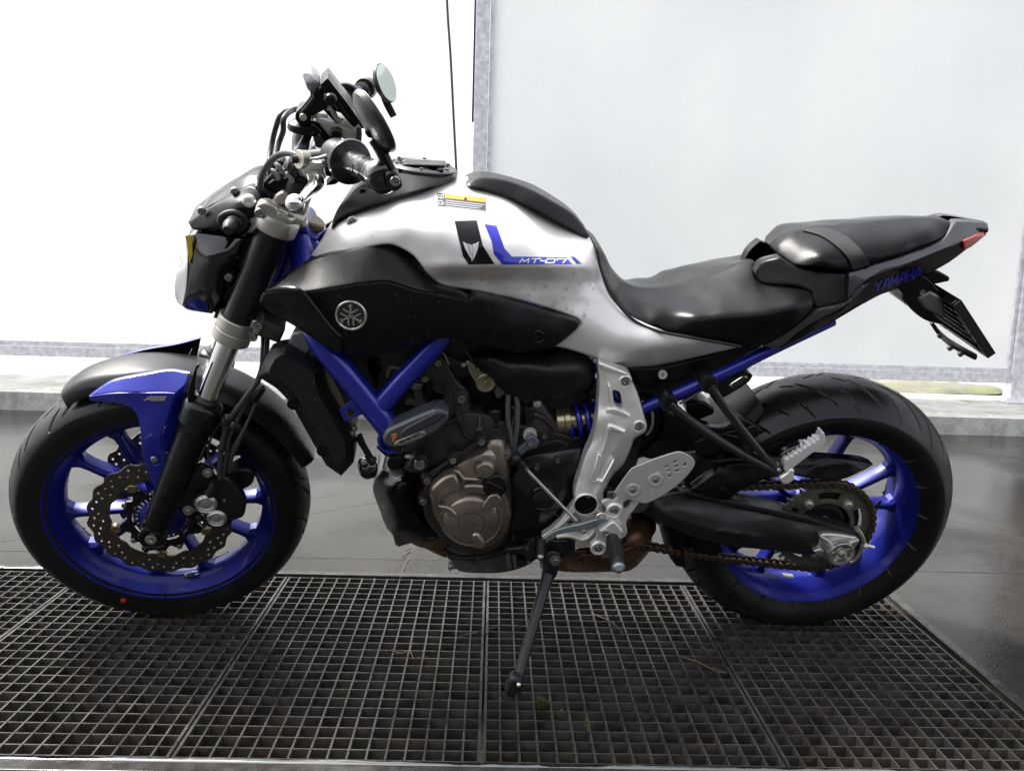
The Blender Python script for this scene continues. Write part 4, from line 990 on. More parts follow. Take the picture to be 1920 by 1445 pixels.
# ---- bar end mirrors
MIRG = mat('mirror_glass', (.60, .66, .60), .04, 1.0)
def mirror(top, bot, right, w, stem, clampq, glass_front, s):
    a, b_ = FK.p(*top, w), FK.p(*bot, w); c = (a+b_)/2; rad = float(np.linalg.norm(a-b_))/2; Ld = unit(a-b_)
    return a, b_, c, rad, Ld
def disc_mirror(cpx, w, top, bot, tilt, clamp, cw, stem, sgn, bolt_px=None):
    a, b_ = FK.p(*top, w), FK.p(*bot, w); c = (a+b_)/2; rad = float(np.linalg.norm(a-b_))/2; Ld = unit(a-b_)
    n0 = unit(np.cross(Ld, YM)); n0 = n0 if n0[0] > 0 else -n0          # faces rearwards
    n_ = unit(n0*math.cos(tilt)+YM*math.sin(tilt))
    mo = lathe('bar_mirror', FK, c, [(rad*.35, -.014), (rad*.75, -.011), (rad*.96, -.005), (rad, 0), (rad, .003), (rad*.985, .004)], mat('mirror_back', (.016, .016, .017), .34), ROOT, 56, ax=n_)
    lathe('mirror_glass', FK, c+n_*.0042, [(rad*.96, -.0015), (rad*.96, .0006)], MIRG, mo, 56, ax=n_)
    tube('mirror_stem', FK, stem, [.0085, .0085, .0078][:len(stem)], PLASTIC, mo, 14, 3)
    return mo
ml = disc_mirror(None, .355, (669, 168), (734, 285), -.26, None, 0, [(702, 262, .352), (718, 290, .36), (738, 334, .368)], 1)
plate('mirror_bracket', FK, zA([(1140, 1090), (1190, 1060), (1380, 1050), (1420, 1170), (1390, 1190), (1200, 1200)]), .364, .016, PLASTIC, ml, bevel=.003, corner=60)
plate('mirror_clamp', FK, zB([(1650, 740), (1760, 690), (1820, 730), (1885, 880), (1850, 930), (1775, 962), (1700, 910)]), .382, .018, SATIN, ml, bevel=.004, corner=60)
bolt(FK, *zB([(1785, 818)])[0], .384, .0072, ml, 'socket')
mr = disc_mirror(None, -.33, (706, 121), (737, 191), .42, None, 0, [(717, 170, -.335), (726, 195, -.335), (738, 218, -.335)], -1)
# ---- front fender: crowned strip over the tyre
def ang(px, py, w): q = FK.p(px, py, w)-FC; return math.atan2(q[2], q[0]), math.hypot(q[0], q[2])
a_f = ang(112, 744, .035)[0]; a_r = ang(585, 868, .04)[0]
secw = np.linspace(-1, 1, 17); V, F = [], []; na = 70
for i in range(na+1):
    t = i/na; a = a_f+(a_r-a_f)*t
    wid = .066*min(1, .62+1.6*t)*min(1, .72+2.2*(1-t)); rc = .333+.006*math.sin(math.pi*t)
    if t < .12: rc -= .010*(1-t/.12)**2
    for s in secw:
        x = abs(s); r_ = rc-.006*x**2-.020*max(0, (x-.55)/.45)**2
        V.append((FC[0]+r_*math.cos(a), -s*wid, FC[2]+r_*math.sin(a)))
n_ = len(secw); N0 = len(V); V2_ = []
for v in V:
    d = np.array([v[0]-FC[0], 0, v[2]-FC[2]]); d = d/np.linalg.norm(d)*.0035; V2_.append((v[0]-d[0], v[1]*.985, v[2]-d[2]))
for i in range(na):
    for j in range(n_-1):
        q = (i*n_+j, (i+1)*n_+j, (i+1)*n_+j+1, i*n_+j+1); F.append(q); F.append(tuple(x+N0 for x in q[::-1]))
for i in range(na):
    for j in (0, n_-1): F.append((i*n_+j, (i+1)*n_+j, (i+1)*n_+j+N0, i*n_+j+N0))
for i in (0, na):
    for j in range(n_-1): F.append((i*n_+j, i*n_+j+1, i*n_+j+1+N0, i*n_+j+N0))
FENDM = mat('matte_graphite', (.012, .0125, .014), .32, spec=.3, rvar=.08)
fen = link('front_fender', mesh(V+V2_, F), FENDM, ROOT, FK, smooth=45)
# blue side shields (upper facet, lower facet), mirrored on the far side
e1 = [(167, 742), (215, 736), (280, 735), (331, 736)]
upf = panel('fender_shield_upper', FK, [(167, 742), (187, 727), (213, 713), (283, 699), (320, 694), (355, 699), (346, 722)]+e1[::-1], [(167, 742, .066), (213, 713, .058), (283, 699, .060), (320, 694, .062), (355, 699, .080), (331, 736, .096), (280, 735, .090), (215, 736, .080)], BLUE, ROOT, thick=.006, step=5, edge=2.5, drop=.0015, mirror=True, corner=40, back=FENDM)
lowf = panel('fender_shield', FK, [(167, 742.3), (215, 736.3), (280, 735.3), (331, 736.3), (322, 757), (314, 784), (307, 805), (301, 822), (304, 840), (311, 853), (303, 893), (292, 910), (286, 902), (270, 862), (265, 830), (262, 797), (256, 777), (243, 763), (215, 755), (170, 751)], [(167, 742, .067), (215, 736, .081), (280, 735, .091), (331, 736, .097), (307, 805, .104), (301, 822, .104), (311, 853, .100), (292, 910, .096), (270, 862, .095), (262, 797, .092), (243, 763, .085), (170, 751, .066), (285, 800, .102)], BLUE, ROOT, thick=.006, step=5, edge=2.5, drop=.0015, mirror=True, corner=40, back=FENDM)
panel('fender_shield_side', FK, [(332, 736), (355, 700), (350, 722), (343, 760), (340, 793), (327, 822), (313, 848), (305, 840), (302, 822), (308, 805), (315, 784), (323, 757)], [(332, 736, .096), (355, 700, .079), (343, 760, .080), (340, 793, .084), (313, 848, .098), (302, 822, .103), (315, 784, .102)], BLUE, ROOT, thick=.005, step=5, edge=2, drop=.001, mirror=True, corner=40, back=FENDM)
sb = o_h[lowf.name]
lathe('recess', FK, FK.p(290, 864, float(sb([(290, 864)])[0])), [(.0112, -.003), (.0112, .0006), (.0098, .0012), (.0090, .0002), (.0085, -.002)], BLUE, lowf, 32)
bolt(FK, 289, 861, .105, .0075, lowf, 'button')
AB = [(0, [[(0, 1), (.55, 0), (1, 0), (1, 1)], [(.3, .62), (1, .62)]]), (1.25, [[(0, 1), (0, 0), (.9, 0), (.9, .45), (.05, .5)], [(.9, .5), (.9, 1), (0, 1)]]), (2.4, [[(1, 0), (.05, 0), (.05, .5), (.95, .5), (.95, 1), (0, 1)]])]
AB = [(x0, [[(a-.25*(b_-.5), b_) for a, b_ in pl] for pl in pls]) for x0, pls in AB]
strokes(FK, sb, AB, mat('sticker_grey', (.30, .29, .24), .4), 'shield_lettering', lowf, (272, 744.6), (11, -.15), (.1, 6.2), 1.7, off=.0020)
# ---- brake caliper, its bracket and the hoses
CALM = mat('caliper_black', (.012, .012, .013), .38, .3, rvar=.12, bump=.15, bscale=500)
br = plate('caliper_bracket', FK, zF([(240, 330), (420, 230), (560, 300), (640, 420), (560, 560), (380, 690), (330, 800), (330, 930), (230, 990), (140, 900), (120, 700), (180, 500)]), .098, .012, CALM, forks[0], bevel=.003)
ca = plate('brake_caliper', FK, zF([(350, 790), (420, 680), (560, 560), (700, 420), (830, 440), (960, 600), (1030, 720), (1070, 840), (1030, 990), (900, 1040), (830, 1110), (640, 1110), (530, 1000), (430, 900)]), .118, .032, CALM, ROOT, bevel=.006, corner=60)
plate('caliper_bridge', FK, zF([(760, 480), (840, 380), (1000, 300), (1160, 320), (1200, 400), (1160, 520), (1030, 600), (960, 640)]), .072, .05, CALM, ca, bevel=.005)
CAPM = mat('piston_cap', (.52, .53, .52), .33, .85, rvar=.1)
for q in ((505, 790), (657, 993)):
    lathe('piston_cap', FK, FK.p(*zF([q])[0], .121), [(.0215, -.006), (.0215, .002), (.0205, .003), (.0195, .002), (.0175, .003), (.0165, .0045), (.0155, .004), (.012, .0015), (.004, .003)] if q[0] < 600 else [(.0195, -.006), (.0195, .002), (.0185, .003), (.0175, .002), (.0158, .003), (.0148, .0045), (.0138, .004), (.010, .0015), (.003, .003)], CAPM, ca, 36)
    lathe('piston_seat', FK, FK.p(*zF([q])[0], .118), [(.0255, -.006), (.0255, .002), (.023, .0035)], CALM, ca, 36)
for q in ((537, 350), (250, 885)): bolt(FK, *zF([q])[0], .100, .0088, br, 'hex', mat('grey_bolt', (.34, .33, .31), .4, .7))
bolt(FK, *zF([(405, 990)])[0], .100, .0075, br, 'button', DARKST); bolt(FK, *zF([(765, 743)])[0], .120, .004, ca, 'button')
tube('bleed_nipple', FK, [FK.p(*zF([q])[0], .126) for q in ((650, 480), (590, 590), (555, 680))], [.011, .009, .0065], RUBB2, ca, 14, 4, raw=True)
HOSEM = mat('hose_rubber', (.03, .031, .032), .42, rvar=.1)
ho = tube('brake_hose', FK, [(489, 598, .03), (500, 625, .05), (497, 672, .08), (484, 713, .105), (455, 753, .115), (430, 787, .12), (419, 822, .12), (413, 858, .12), (412, 893, .12)], .0055, HOSEM, ROOT, 12, 6)
tube('brake_hose', FK, [(481, 600, .03), (492, 625, .05), (492, 665, .075), (487, 700, .10), (463, 748, .112), (444, 790, .118), (430, 820, .118), (425, 850, .118), (418, 893, .118)], .0042, HOSEM, ROOT, 12, 6)
tube('sensor_wire', FK, [(494, 722, .10), (483, 748, .11), (466, 788, .115), (453, 815, .115), (445, 830, .115), (434, 855, .112), (428, 885, .110)], [.0025, .0028, .0025, .003, .0055, .0055, .004], mat('wire_sleeve', (.05, .042, .03), .5), ROOT, 10, 5)
tube('sensor_wire', FK, [(424, 785, .112), (408, 800, .11), (396, 820, .105), (390, 848, .105), (394, 868, .11), (408, 880, .115)], .0023, HOSEM, ROOT, 10, 6)
for q in zE([(825, 880), (870, 830), (835, 960), (940, 950)])+zE([(770, 1275)]): lathe('hose_tie', FK, FK.p(*q, .12), [(.0085, -.004), (.0095, -.002), (.0095, .002), (.0085, .004)], RUBB2, ho, 16, ax=fd)
tube('hose_clip', FK, [FK.p(*q, .118) for q in zE([(1390, 380), (1290, 500), (1250, 580)])], [.006, .008, .005], PLASTIC, ho, 10, 3, raw=True)
# ---- headlight, cowl, indicator stub
hl = clam('headlight', FK, [(352, 441), (366, 437), (400, 437), (440, 441), (458, 446), (447, 480), (430, 520), (413, 560), (398, 588), (383, 586), (350, 580), (341, 572), (349, 540), (352, 500), (352, 470)], [(352, 441, .060), (400, 437, .070), (458, 446, .075), (430, 520, .080), (398, 588, .06), (350, 580, .045), (341, 572, .045), (352, 500, .066), (395, 490, .098), (385, 550, .086), (425, 480, .095)], GLOSSB, ROOT, step=6, edge=4, drop=.004, corner=50)
LENS = mat('headlight_lens', (.75, .77, .78), .06, .3, coat=1.0)  # reflection of the white wall is put into the lens colour
clam('lens', FK, [(345, 437), (352, 441), (353, 470), (352, 510), (349, 545), (342, 574), (332, 566), (327, 548), (329, 515), (334, 480), (340, 450)], [(345, 437, .05), (352, 441, .062), (352, 510, .070), (342, 574, .05), (332, 566, .03), (327, 548, .03), (334, 480, .040), (341, 510, .060)], LENS, hl, step=5, edge=3, drop=.003, corner=60)
AMB = mat('reflection_yellow', (.55, .38, .02), .12, coat=.6)
decal('yellow_reflection', FK, .0685, [(347, 442), (353, 441), (360, 452), (361, 478), (355, 495), (352, 470)], AMB, hl, off=.006, corner=20, thick=.006)  # yellow reflection at the lens edge, painted as a coloured patch
plate('headlight_bracket', FK, zC([(850, 1010), (930, 990), (1110, 990), (1000, 1200), (880, 1440), (760, 1440), (850, 1150)]), .074, .012, PLASTIC, hl, bevel=.003)
bolt(FK, *zD([(882, 365)])[0], .082, .0085, hl, 'button'); plate('bracket_tab', FK, zD([(800, 300), (960, 280), (1000, 360), (920, 480), (840, 520), (800, 420)]), .078, .012, PLASTIC, hl, bevel=.003)
clam('headlight_stay', FK, [(440, 441), (480, 436), (492, 450), (476, 500), (452, 560), (430, 600), (400, 596), (412, 560), (430, 520), (447, 480)], [(440, 441, .05), (492, 450, .055), (452, 560, .05), (400, 596, .04), (445, 500, .06)], PLASTIC, hl, step=8, edge=4)
plate('headlight_lower', FK, zD([(540, 820), (640, 800), (830, 800), (900, 870), (800, 900), (620, 830)]), .06, .12, PLASTIC, hl, bevel=.004)
cw = clam('headlight_cowl', FK, zC([(315, 790), (350, 760), (540, 620), (760, 500), (960, 390), (1100, 300), (1200, 285), (1330, 370), (1330, 470), (1310, 700), (1180, 740), (1180, 860), (1100, 930), (950, 960), (840, 930), (700, 880), (380, 890)]), [q+(w,) for q, w in zip(zC([(315, 790), (540, 620), (960, 390), (1200, 285), (1330, 470), (1310, 700), (1100, 930), (840, 930), (380, 890), (1000, 520), (700, 740), (1050, 700)]), (.05, .052, .060, .07, .095, .100, .098, .092, .062, .092, .080, .100))], PLASTIC, ROOT, step=6, edge=4, drop=.004, corner=60)
cH = o_h[cw.name]
clam('cowl_visor', FK, zC([(430, 690), (500, 610), (640, 470), (900, 290), (1010, 210), (1180, 130), (1280, 140), (1300, 290), (1180, 290), (1080, 310), (900, 400), (620, 560), (460, 690)]), [q+(w,) for q, w in zip(zC([(430, 690), (640, 470), (900, 290), (1180, 130), (1280, 140), (1300, 290), (1080, 310), (620, 560)]), (.03, .02, .01, .02, .03, .06, .056, .050))], PLASTIC, cw, step=6, edge=3, drop=.003)
bolt(FK, *zC([(1160, 497)])[0], .099, .0115, cw, 'button', ALU)
for q in ((960, 360), (500, 630)): bolt(FK, *zC([q])[0], .062, .0075, cw, 'button', BOLTM)
ip = FK.p(*zC([(945, 790)])[0], .098)
plate('indicator_grommet', FK, zC([(700, 800), (720, 700), (830, 640), (960, 630), (1100, 690), (1165, 790), (1150, 880), (1080, 930), (950, 940), (800, 900)]), .106, .012, RUBB2, cw, bevel=.004)
plate('indicator_grommet', FK, zC([(830, 800), (850, 730), (930, 710), (1040, 760), (1090, 830), (1060, 870), (950, 890), (850, 870)]), .114, .012, RUBB2, cw, bevel=.004)
tube('indicator_stub', FK, [FK.p(*zC([q])[0], w) for q, w in (((920, 820), .110), ((895, 850), .128), ((860, 905), .142))], [.013, .0125, .008], RUBB2, cw, 18, 4, raw=True)
# ---- cables
CAB = mat('cable_black', (.014, .014, .015), .42)
tube('clutch_cable', FK, [FK.p(*zB([q])[0], w) for q, w in (((560, 520), .205), ((480, 470), .19), ((330, 470), .16), ((190, 560), .13), ((90, 720), .10), ((60, 860), .09), ((60, 960), .08), ((120, 1080), .05))], .0052, CAB, ROOT, 12, 6, raw=True)
for off, wq in ((0, -.20), (14, -.17)):
    tube('brake_line', FK, [(572, 203, wq-.06), (548, 207, wq-.04), (528+off*.3, 214+off*.6, wq), (517+off, 240+off*.4, wq), (510+off*.9, 270, wq), (505+off*.8, 300, wq+.03), (508+off, 330, wq+.08), (520, 350, wq+.14)], .0055, CAB, ROOT, 12, 6)
tube('switch_wire', FK, [FK.p(*zB([q])[0], w) for q, w in (((690, 200), .02), ((640, 290), .03), ((600, 390), .04), ((520, 480), .05), ((420, 620), .06), ((330, 740), .06))], [.006, .008, .011, .0075, .008, .006], CAB, ROOT, 12, 6, raw=True)
tube('switch_wire', FK, [FK.p(*zB([q])[0], w) for q, w in (((370, 690), .09), ((300, 660), .08), ((200, 760), .07), ((120, 850), .06), ((70, 960), .05))], .004, CAB, ROOT, 10, 6, raw=True)
for pts, w_, t_ in (([(150, 690), (230, 560), (330, 560), (380, 620), (350, 720), (250, 800), (150, 780)], .05, .05), ([(390, 690), (480, 640), (560, 680), (600, 790), (560, 830), (470, 800)], .10, .04), ([(120, 880), (250, 800), (400, 800), (420, 900), (330, 960), (200, 1000), (100, 960)], .06, .06), ([(0, 1000), (60, 1010), (60, 1080), (0, 1120), (-40, 1080)], .09, .05), ([(-20, 880), (80, 920), (250, 1010), (180, 1090), (0, 1030)], .08, .1), ([(560, 730), (680, 800), (760, 870), (700, 900), (600, 850)], .11, .05)):
    plate('connector', FK, zB(pts), w_, t_, PLASTIC, ROOT, bevel=.004)
for i, q in enumerate(((300, 640), (560, 680), (430, 760), (250, 720))):
    tube('cable_clip', FK, [FK.p(*zB([(q[0]-50, q[1]-40)])[0], .105), FK.p(*zB([q])[0], .11), FK.p(*zB([(q[0]+40, q[1]+70)])[0], .105)], .004, mat('cable_grey', (.25, .25, .26), .35), ROOT, 8, 4, raw=True)
# ---- dash and phone mount
ds = plate('instrument_panel', FK, zA([(400, 900), (560, 940), (760, 990), (980, 1060), (1080, 1100), (1090, 1250), (900, 1260), (820, 1200), (640, 1180), (520, 1050)]), .055, .11, mat('dash_grey', (.24, .235, .20), .35), ROOT, bevel=.006)
plate('instrument_block', FK, zA([(640, 1070), (740, 1050), (810, 1080), (820, 1200), (700, 1260), (640, 1180)]), .075, .03, PLASTIC, ds, bevel=.004)
plate('instrument_hood', FK, zA([(960, 765), (1100, 800), (1190, 1000), (1130, 1070), (1060, 1040), (1000, 900)]), -.02, .10, GLOSSB, ds, bevel=.004)
plate('red_flap', FK, zA([(985, 790), (1100, 812), (1165, 930), (1110, 890), (1050, 850), (1010, 830)]), -.005, .10, mat('signal_red', (.62, .012, .03), .22, coat=.4), ds, bevel=.003)
plate('windscreen_stub', FK, zA([(340, 1080), (400, 1060), (520, 1160), (600, 1270), (500, 1360), (420, 1340)]), .05, .1, GLOSSB, ds, bevel=.006)
plate('warning_lamp_pod', FK, zA([(300, 1420), (390, 1320), (440, 1410), (400, 1470)]), .05, .08, mat('pod_grey', (.35, .36, .40), .2, .5), ds, bevel=.004)
ph = plate('phone_mount', FK, zA([(480, 400), (585, 300), (605, 305), (970, 780), (1070, 930), (1060, 990), (990, 1040), (800, 830), (640, 620)]), .062, .115, PLASTIC, ROOT, bevel=.004, corner=30)
MW = [(0, [[(0, 1), (0, 0), (.4, .6), (.8, 0), (.8, 1)]])]+[(1.0+k*.88, [g]) for k, g in enumerate(([(0, 0), (.6, 0), (.6, 1), (0, 1), (0, 0)], [(0, 0), (.6, 0), (.3, 0), (.3, 1)], [(0, 0), (.6, 0), (.6, 1), (0, 1), (0, 0)], [(0, 0), (.15, 1), (.3, .3), (.45, 1), (.6, 0)], [(0, 0), (.6, 0), (.6, 1), (0, 1), (0, 0)], [(0, 0), (0, 1), (.6, 1)], [(0, 1), (0, 0), (.6, 0), (0, 0), (0, .5), (.5, .5)]))]
strokes(FK, .062, MW, mat('raised_black', (.035, .035, .036), .3), 'mount_lettering', ph, zA([(775, 668)])[0], (3.55, 4.55), (-3.0, 2.6), .75, off=.0008)
lathe('mount_knob', FK, FK.p(*zA([(640, 600)])[0], .070), [(.008, -.012), (.0085, 0), (.0105, .004), (.0108, .010), (.0085, .015), (.004, .017)], PLASTIC, ph, 24)
lathe('mount_knob', FK, FK.p(*zA([(590, 590)])[0], .074), [(.0075, -.006), (.008, .0), (.0072, .006), (.004, .008)], GLOSSB, ph, 24)
plate('mount_arm', FK, zA([(420, 480), (480, 430), (560, 520), (600, 680), (590, 740), (420, 840), (320, 890), (270, 960), (170, 960), (130, 900), (130, 840), (180, 800), (330, 650), (390, 570)]), .045, .05, PLASTIC, ph, bevel=.005, corner=60)
tube('mount_strut', FK, [FK.p(*zA([q])[0], .052) for q in ((150, 820), (230, 740), (330, 620), (370, 550), (365, 490))], .0042, GLOSSB, ph, 10, 5, raw=True)
tube('mount_strut', FK, [FK.p(*zA([q])[0], .056) for q in ((180, 840), (260, 760), (350, 650), (395, 570), (400, 490))], .0035, SATIN, ph, 10, 5, raw=True)
panel('phone_visor', FK, zA([(205, 215), (240, 208), (340, 230), (410, 300), (475, 380), (480, 420), (420, 470), (420, 500), (340, 500), (300, 470), (250, 350)]), [q+(w,) for q, w in zip(zA([(205, 215), (340, 230), (475, 380), (420, 490), (320, 490), (250, 350), (330, 350)]), (.045, .040, .030, .05, .055, .055, .060))], mat('visor_grey', (.20, .19, .20), .16, .2, coat=.5), ph, thick=.10, step=5, edge=3, drop=.003, smooth=40)
lathe('mount_pivot', FK, FK.p(*zA([(228, 880)])[0], .056), [(.013, -.07), (.013, 0), (.0065, .001), (.0065, .004), (.0058, .005)], PLASTIC, ph, 28)
lathe('pivot_rivet', FK, FK.p(*zA([(228, 880)])[0], .061), [(.0062, -.006), (.0062, .001), (.0055, .002)], mat('rivet', (.5, .46, .38), .3, .9), ph, 24)
lathe('mount_base', FK, FK.p(*zA([(260, 1030)])[0], .03), [(.028, -.008), (.030, -.004), (.029, .004), (.022, .010), (.012, .013)], PLASTIC, ph, 36, ax=unit(np.array([.15, 0, 1])))
for pts, m_ in (([(600, 690), (680, 740), (760, 900), (840, 920), (770, 1000), (640, 850)], STEEL), ([(520, 760), (620, 780), (720, 960), (760, 1000), (680, 930)], PLASTIC), ([(420, 850), (600, 850), (600, 900), (430, 870)], STEEL), ([(640, 690), (700, 720), (740, 800), (690, 790)], PLASTIC)):
    plate('clamp_spring', FK, zA(pts), .05, .012, m_, ph, bevel=.002)
tube('mount_strap', FK, [FK.p(*zA([q])[0], .06) for q in ((1060, 1030), (1070, 1130), (1062, 1240))], .0045, RUBB2, ph, 8, 4, raw=True)
tube('mount_bracket', FK, [FK.p(*zA([q])[0], .04) for q in ((300, 980), (420, 1010), (560, 1170), (680, 1250))], [.010, .011, .011, .010], PLASTIC, ph, 12, 5, raw=True, flat=.6)
# ------------------------------------------------------------------ frame, engine, rear end
yA = lambda pts: zm(480, 620, 5.16, pts)
yB = lambda pts: zm(680, 620, 6.857, pts)
yC = lambda pts: zm(860, 640, 6.857, pts)
yD = lambda pts: zm(680, 800, 4.818, pts)
yE = lambda pts: zm(900, 820, 4.8167, pts)
yF = lambda pts: zm(1060, 660, 5.558, pts)
yG = lambda pts: zm(1060, 880, 6.569, pts)
yH = lambda pts: zm(900, 1000, 4.5136, pts)
y6 = lambda pts: zm(1100, 640, 3, pts)
def lug(name, fr, q, w, r, h, m, parent, hole=.45): return lathe(name, fr, fr.p(*q, w), [(r*.9, -h), (r, -h*.9), (r, -.001), (r*.92, .0005), (r*hole, .0005), (r*hole*.96, -.004)], m, parent, 28)
# ---- steering head and main frame
FR = empty('frame'); FR.parent = ROOT
hx = lambda L_: O_AX+K_AX*L_
FRAMEB = BLUE
lathe('head_tube', B, hx(.80), [(.030, -.02), (.036, -.015), (.036, .0), (.0325, .01), (.0325, .125), (.036, .135), (.036, .155), (.031, .158)], FRAMEB, FR, 36, ax=K_AX)
BRZ = mat('bronze_nut', (.13, .10, .06), .38, .8, var=.2)
lathe('head_bearing', B, hx(.955), [(.032, 0), (.0385, .002), (.0385, .014), (.034, .017), (.031, .018), (.031, .045), (.034, .047), (.034, .058), (.030, .061)], BRZ, FR, 36, ax=K_AX)
for s in (1, -1):
    pts = [(600, 640, .155*s), (642, 695, .165*s), (690, 752, .168*s), (730, 801, .168*s)] if s > 0 else None
    S_ = np.array([1, s, 1])
    P0 = [B.p(560, 455, .045), B.p(585, 540, .11), B.p(594, 628, .152), B.p(642, 692, .165), B.p(690, 752, .168), B.p(734, 806, .168)]
    v, f = tube_geo([q*S_ for q in P0], [.026, .024, .022, .0225, .0225, .0245], 20, True, 6); link('down_tube', mesh(v, f), FRAMEB, FR)
    P1 = [B.p(716, 756, .165), B.p(762, 705, .163), B.p(822, 638, .155), B.p(860, 590, .14), B.p(960, 560, .13), B.p(1090, 620, .12)]
    v, f = tube_geo([q*S_ for q in P1], [.0205, .0185, .0190, .0185, .0185, .0185], 20, True, 6); link('brace_tube', mesh(v, f), FRAMEB, FR)
    P2 = [B.p(575, 460, .04), B.p(640, 510, .07), B.p(760, 570, .10), B.p(860, 592, .12)]
    v, f = tube_geo([q*S_ for q in P2], .02, 16, True, 5); link('top_tube', mesh(v, f), FRAMEB, FR)
    lathe('engine_mount', B, B.p(737, 812, .150)*S_, [(.024, -.03), (.027, -.025), (.027, .030), (.0255, .033), (.0215, .033), (.020, .022)], FRAMEB, FR, 32, ax=YM*s)
v, f = tube_geo([B.p(560, 455, .05), B.p(560, 455, -.05)], .026, 18); link('cross_tube', mesh(v, f), FRAMEB, FR)
plate('gusset', B, zB([(480, 1320), (560, 1290), (640, 1360), (700, 1500), (800, 1560), (760, 1640), (560, 1560), (450, 1480)]), .05, .10, FRAMEB, FR, bevel=.005)
plate('radiator_bracket', B, yA([(985, 640), (1085, 765), (1060, 790), (870, 885), (850, 870), (800, 770), (820, 750)]), .165, .004, FRAMEB, FR, bevel=.0008, holes=[[(480+(905+46*math.cos(a))/5.16, 620+(800+44*math.sin(a))/5.16) for a in np.linspace(0, 6.283, 16)[:-1]]], corner=20)
# ---- radiator
RADM = bpy.data.materials.new('radiator_core'); RADM.use_nodes = True; N, L = nodes_of(RADM); b = N['Principled BSDF']; b.inputs['Metallic'].default_value = .5; b.inputs['Roughness'].default_value = .5
tc = N.new('ShaderNodeTexCoord'); wv = N.new('ShaderNodeTexWave'); wv.bands_direction = 'X'; wv.inputs['Scale'].default_value = 95; mp = N.new('ShaderNodeMapping'); mp.inputs['Rotation'].default_value = (0, R(-30), 0)
L.new(tc.outputs['Object'], mp.inputs[0]); L.new(mp.outputs[0], wv.inputs['Vector']); L.new(mixcol(N, L, wv.outputs['Fac'], (.03, .026, .022), (.45, .38, .28)), b.inputs['Base Color'])
RD = empty('radiator'); RD.parent = ROOT
plate('core', B, yA([(450, 210), (560, 130), (640, 270), (760, 500), (860, 700), (880, 780), (960, 960), (900, 1000), (700, 760), (500, 400)]), .135, .27, RADM, RD, bevel=.001, corner=20)
plate('header_tank', B, yA([(300, 140), (350, 20), (470, 0), (565, 130), (490, 245), (400, 200), (320, 150)]), .14, .28, mat('header_grey', (.22, .22, .225), .4, .6, var=.1), RD, bevel=.006, corner=30)
sho = yA([(18, 445), (60, 320), (105, 235), (120, 205), (200, 165), (290, 150), (390, 205), (560, 300), (630, 355), (660, 480), (690, 590), (770, 730), (850, 880), (940, 1040), (955, 1190), (945, 1270), (825, 1403), (680, 1300), (560, 1100), (420, 850), (330, 700), (200, 560), (100, 495)])
shc = [q+(w,) for q, w in zip(yA([(18, 445), (105, 235), (290, 150), (560, 300), (630, 355), (690, 590), (850, 880), (955, 1190), (825, 1403), (560, 1100), (330, 700), (100, 495), (180, 440), (240, 215), (440, 330), (590, 450), (620, 620), (760, 850), (880, 1100), (400, 600), (600, 900), (760, 1180), (300, 500)]), (.150, .150, .148, .150, .148, .150, .152, .150, .145, .152, .152, .150, .172, .165, .178, .178, .182, .182, .172, .180, .182, .170, .178))]
TEXB = mat('textured_black', (.009, .009, .009), .27, spec=.36, bump=.45, bscale=380, rvar=.12, rscale=16)
CHAMFER[0] = True
shr = panel('radiator_shroud', B, sho, [q[:2]+(.176 if 150 < i_ else .180,) for i_, q in enumerate(shc)], TEXB, RD, thick=.035, step=6, edge=17, drop=.024, mirror=True, corner=20, smooth=18)
CHAMFER[0] = False
SH = o_h[shr.name]
for q in ((360, 710), (645, 1165)):
    qq = yA([q])[0]; lathe('shroud_recess', B, B.p(*qq, float(SH([qq])[0])), [(.011, -.002), (.0112, .0008), (.0095, .001), (.0088, -.003), (.004, -.0035)], PLASTIC, shr, 24)
# horn and its bracket
hn = lathe('horn', B, B.p(*yA([(1040, 1330)])[0], .115), [(.020, -.02), (.0235, -.016), (.0235, -.004), (.021, .0), (.012, .002), (.006, .006), (.003, .006)], GLOSSB, ROOT, 36, ax=unit(np.array([-.75, -.62, .1])))
plate('horn_bracket', B, yA([(975, 1010), (1020, 1000), (1060, 1100), (1140, 1240), (1150, 1300), (1110, 1310), (1040, 1180), (970, 1060)]), .125, .006, SATIN, hn, bevel=.001)
bolt(B, *yA([(950, 945)])[0], .15, .006, hn, 'button'); bolt(B, *yA([(1130, 1245)])[0], .13, .006, hn, 'hex', DARKST); bolt(B, *yA([(1045, 1270)])[0], .130, .005, hn, 'hex', STEEL)
# ---- engine block
EN = empty('engine'); EN.parent = ROOT
clam('crankcase', B, [(742, 845), (800, 800), (880, 770), (960, 790), (1010, 800), (1100, 820), (1108, 900), (1075, 960), (1030, 1010), (1000, 1052), (945, 1072), (870, 1066), (838, 1040), (835, 1000), (805, 960), (790, 900), (760, 870)], [(742, 845, .10), (880, 770, .12), (1010, 800, .11), (1108, 900, .10), (1030, 1010, .10), (945, 1072, .085), (838, 1040, .095), (790, 900, .12), (900, 900, .138), (1000, 920, .11)], ENGINE, EN, step=9, edge=8, drop=.012, corner=45)
cyl = clam('cylinder', B, yB([(430, 1260), (560, 1020), (620, 800), (760, 520), (930, 280), (1100, 300), (1180, 520), (1360, 800), (1400, 1000), (1460, 1440), (1300, 1500), (900, 1500), (600, 1420)]), [q+(w,) for q, w in zip(yB([(430, 1260), (560, 1020), (760, 520), (930, 280), (1180, 520), (1360, 800), (1460, 1440), (900, 1500), (600, 1420), (1000, 700), (1150, 900), (1100, 1200), (800, 1000), (1300, 1200)]), (.09, .095, .09, .09, .095, .10, .11, .12, .105, .108, .118, .122, .108, .118))], ENGINE, EN, step=8, edge=7, drop=.010, corner=40)
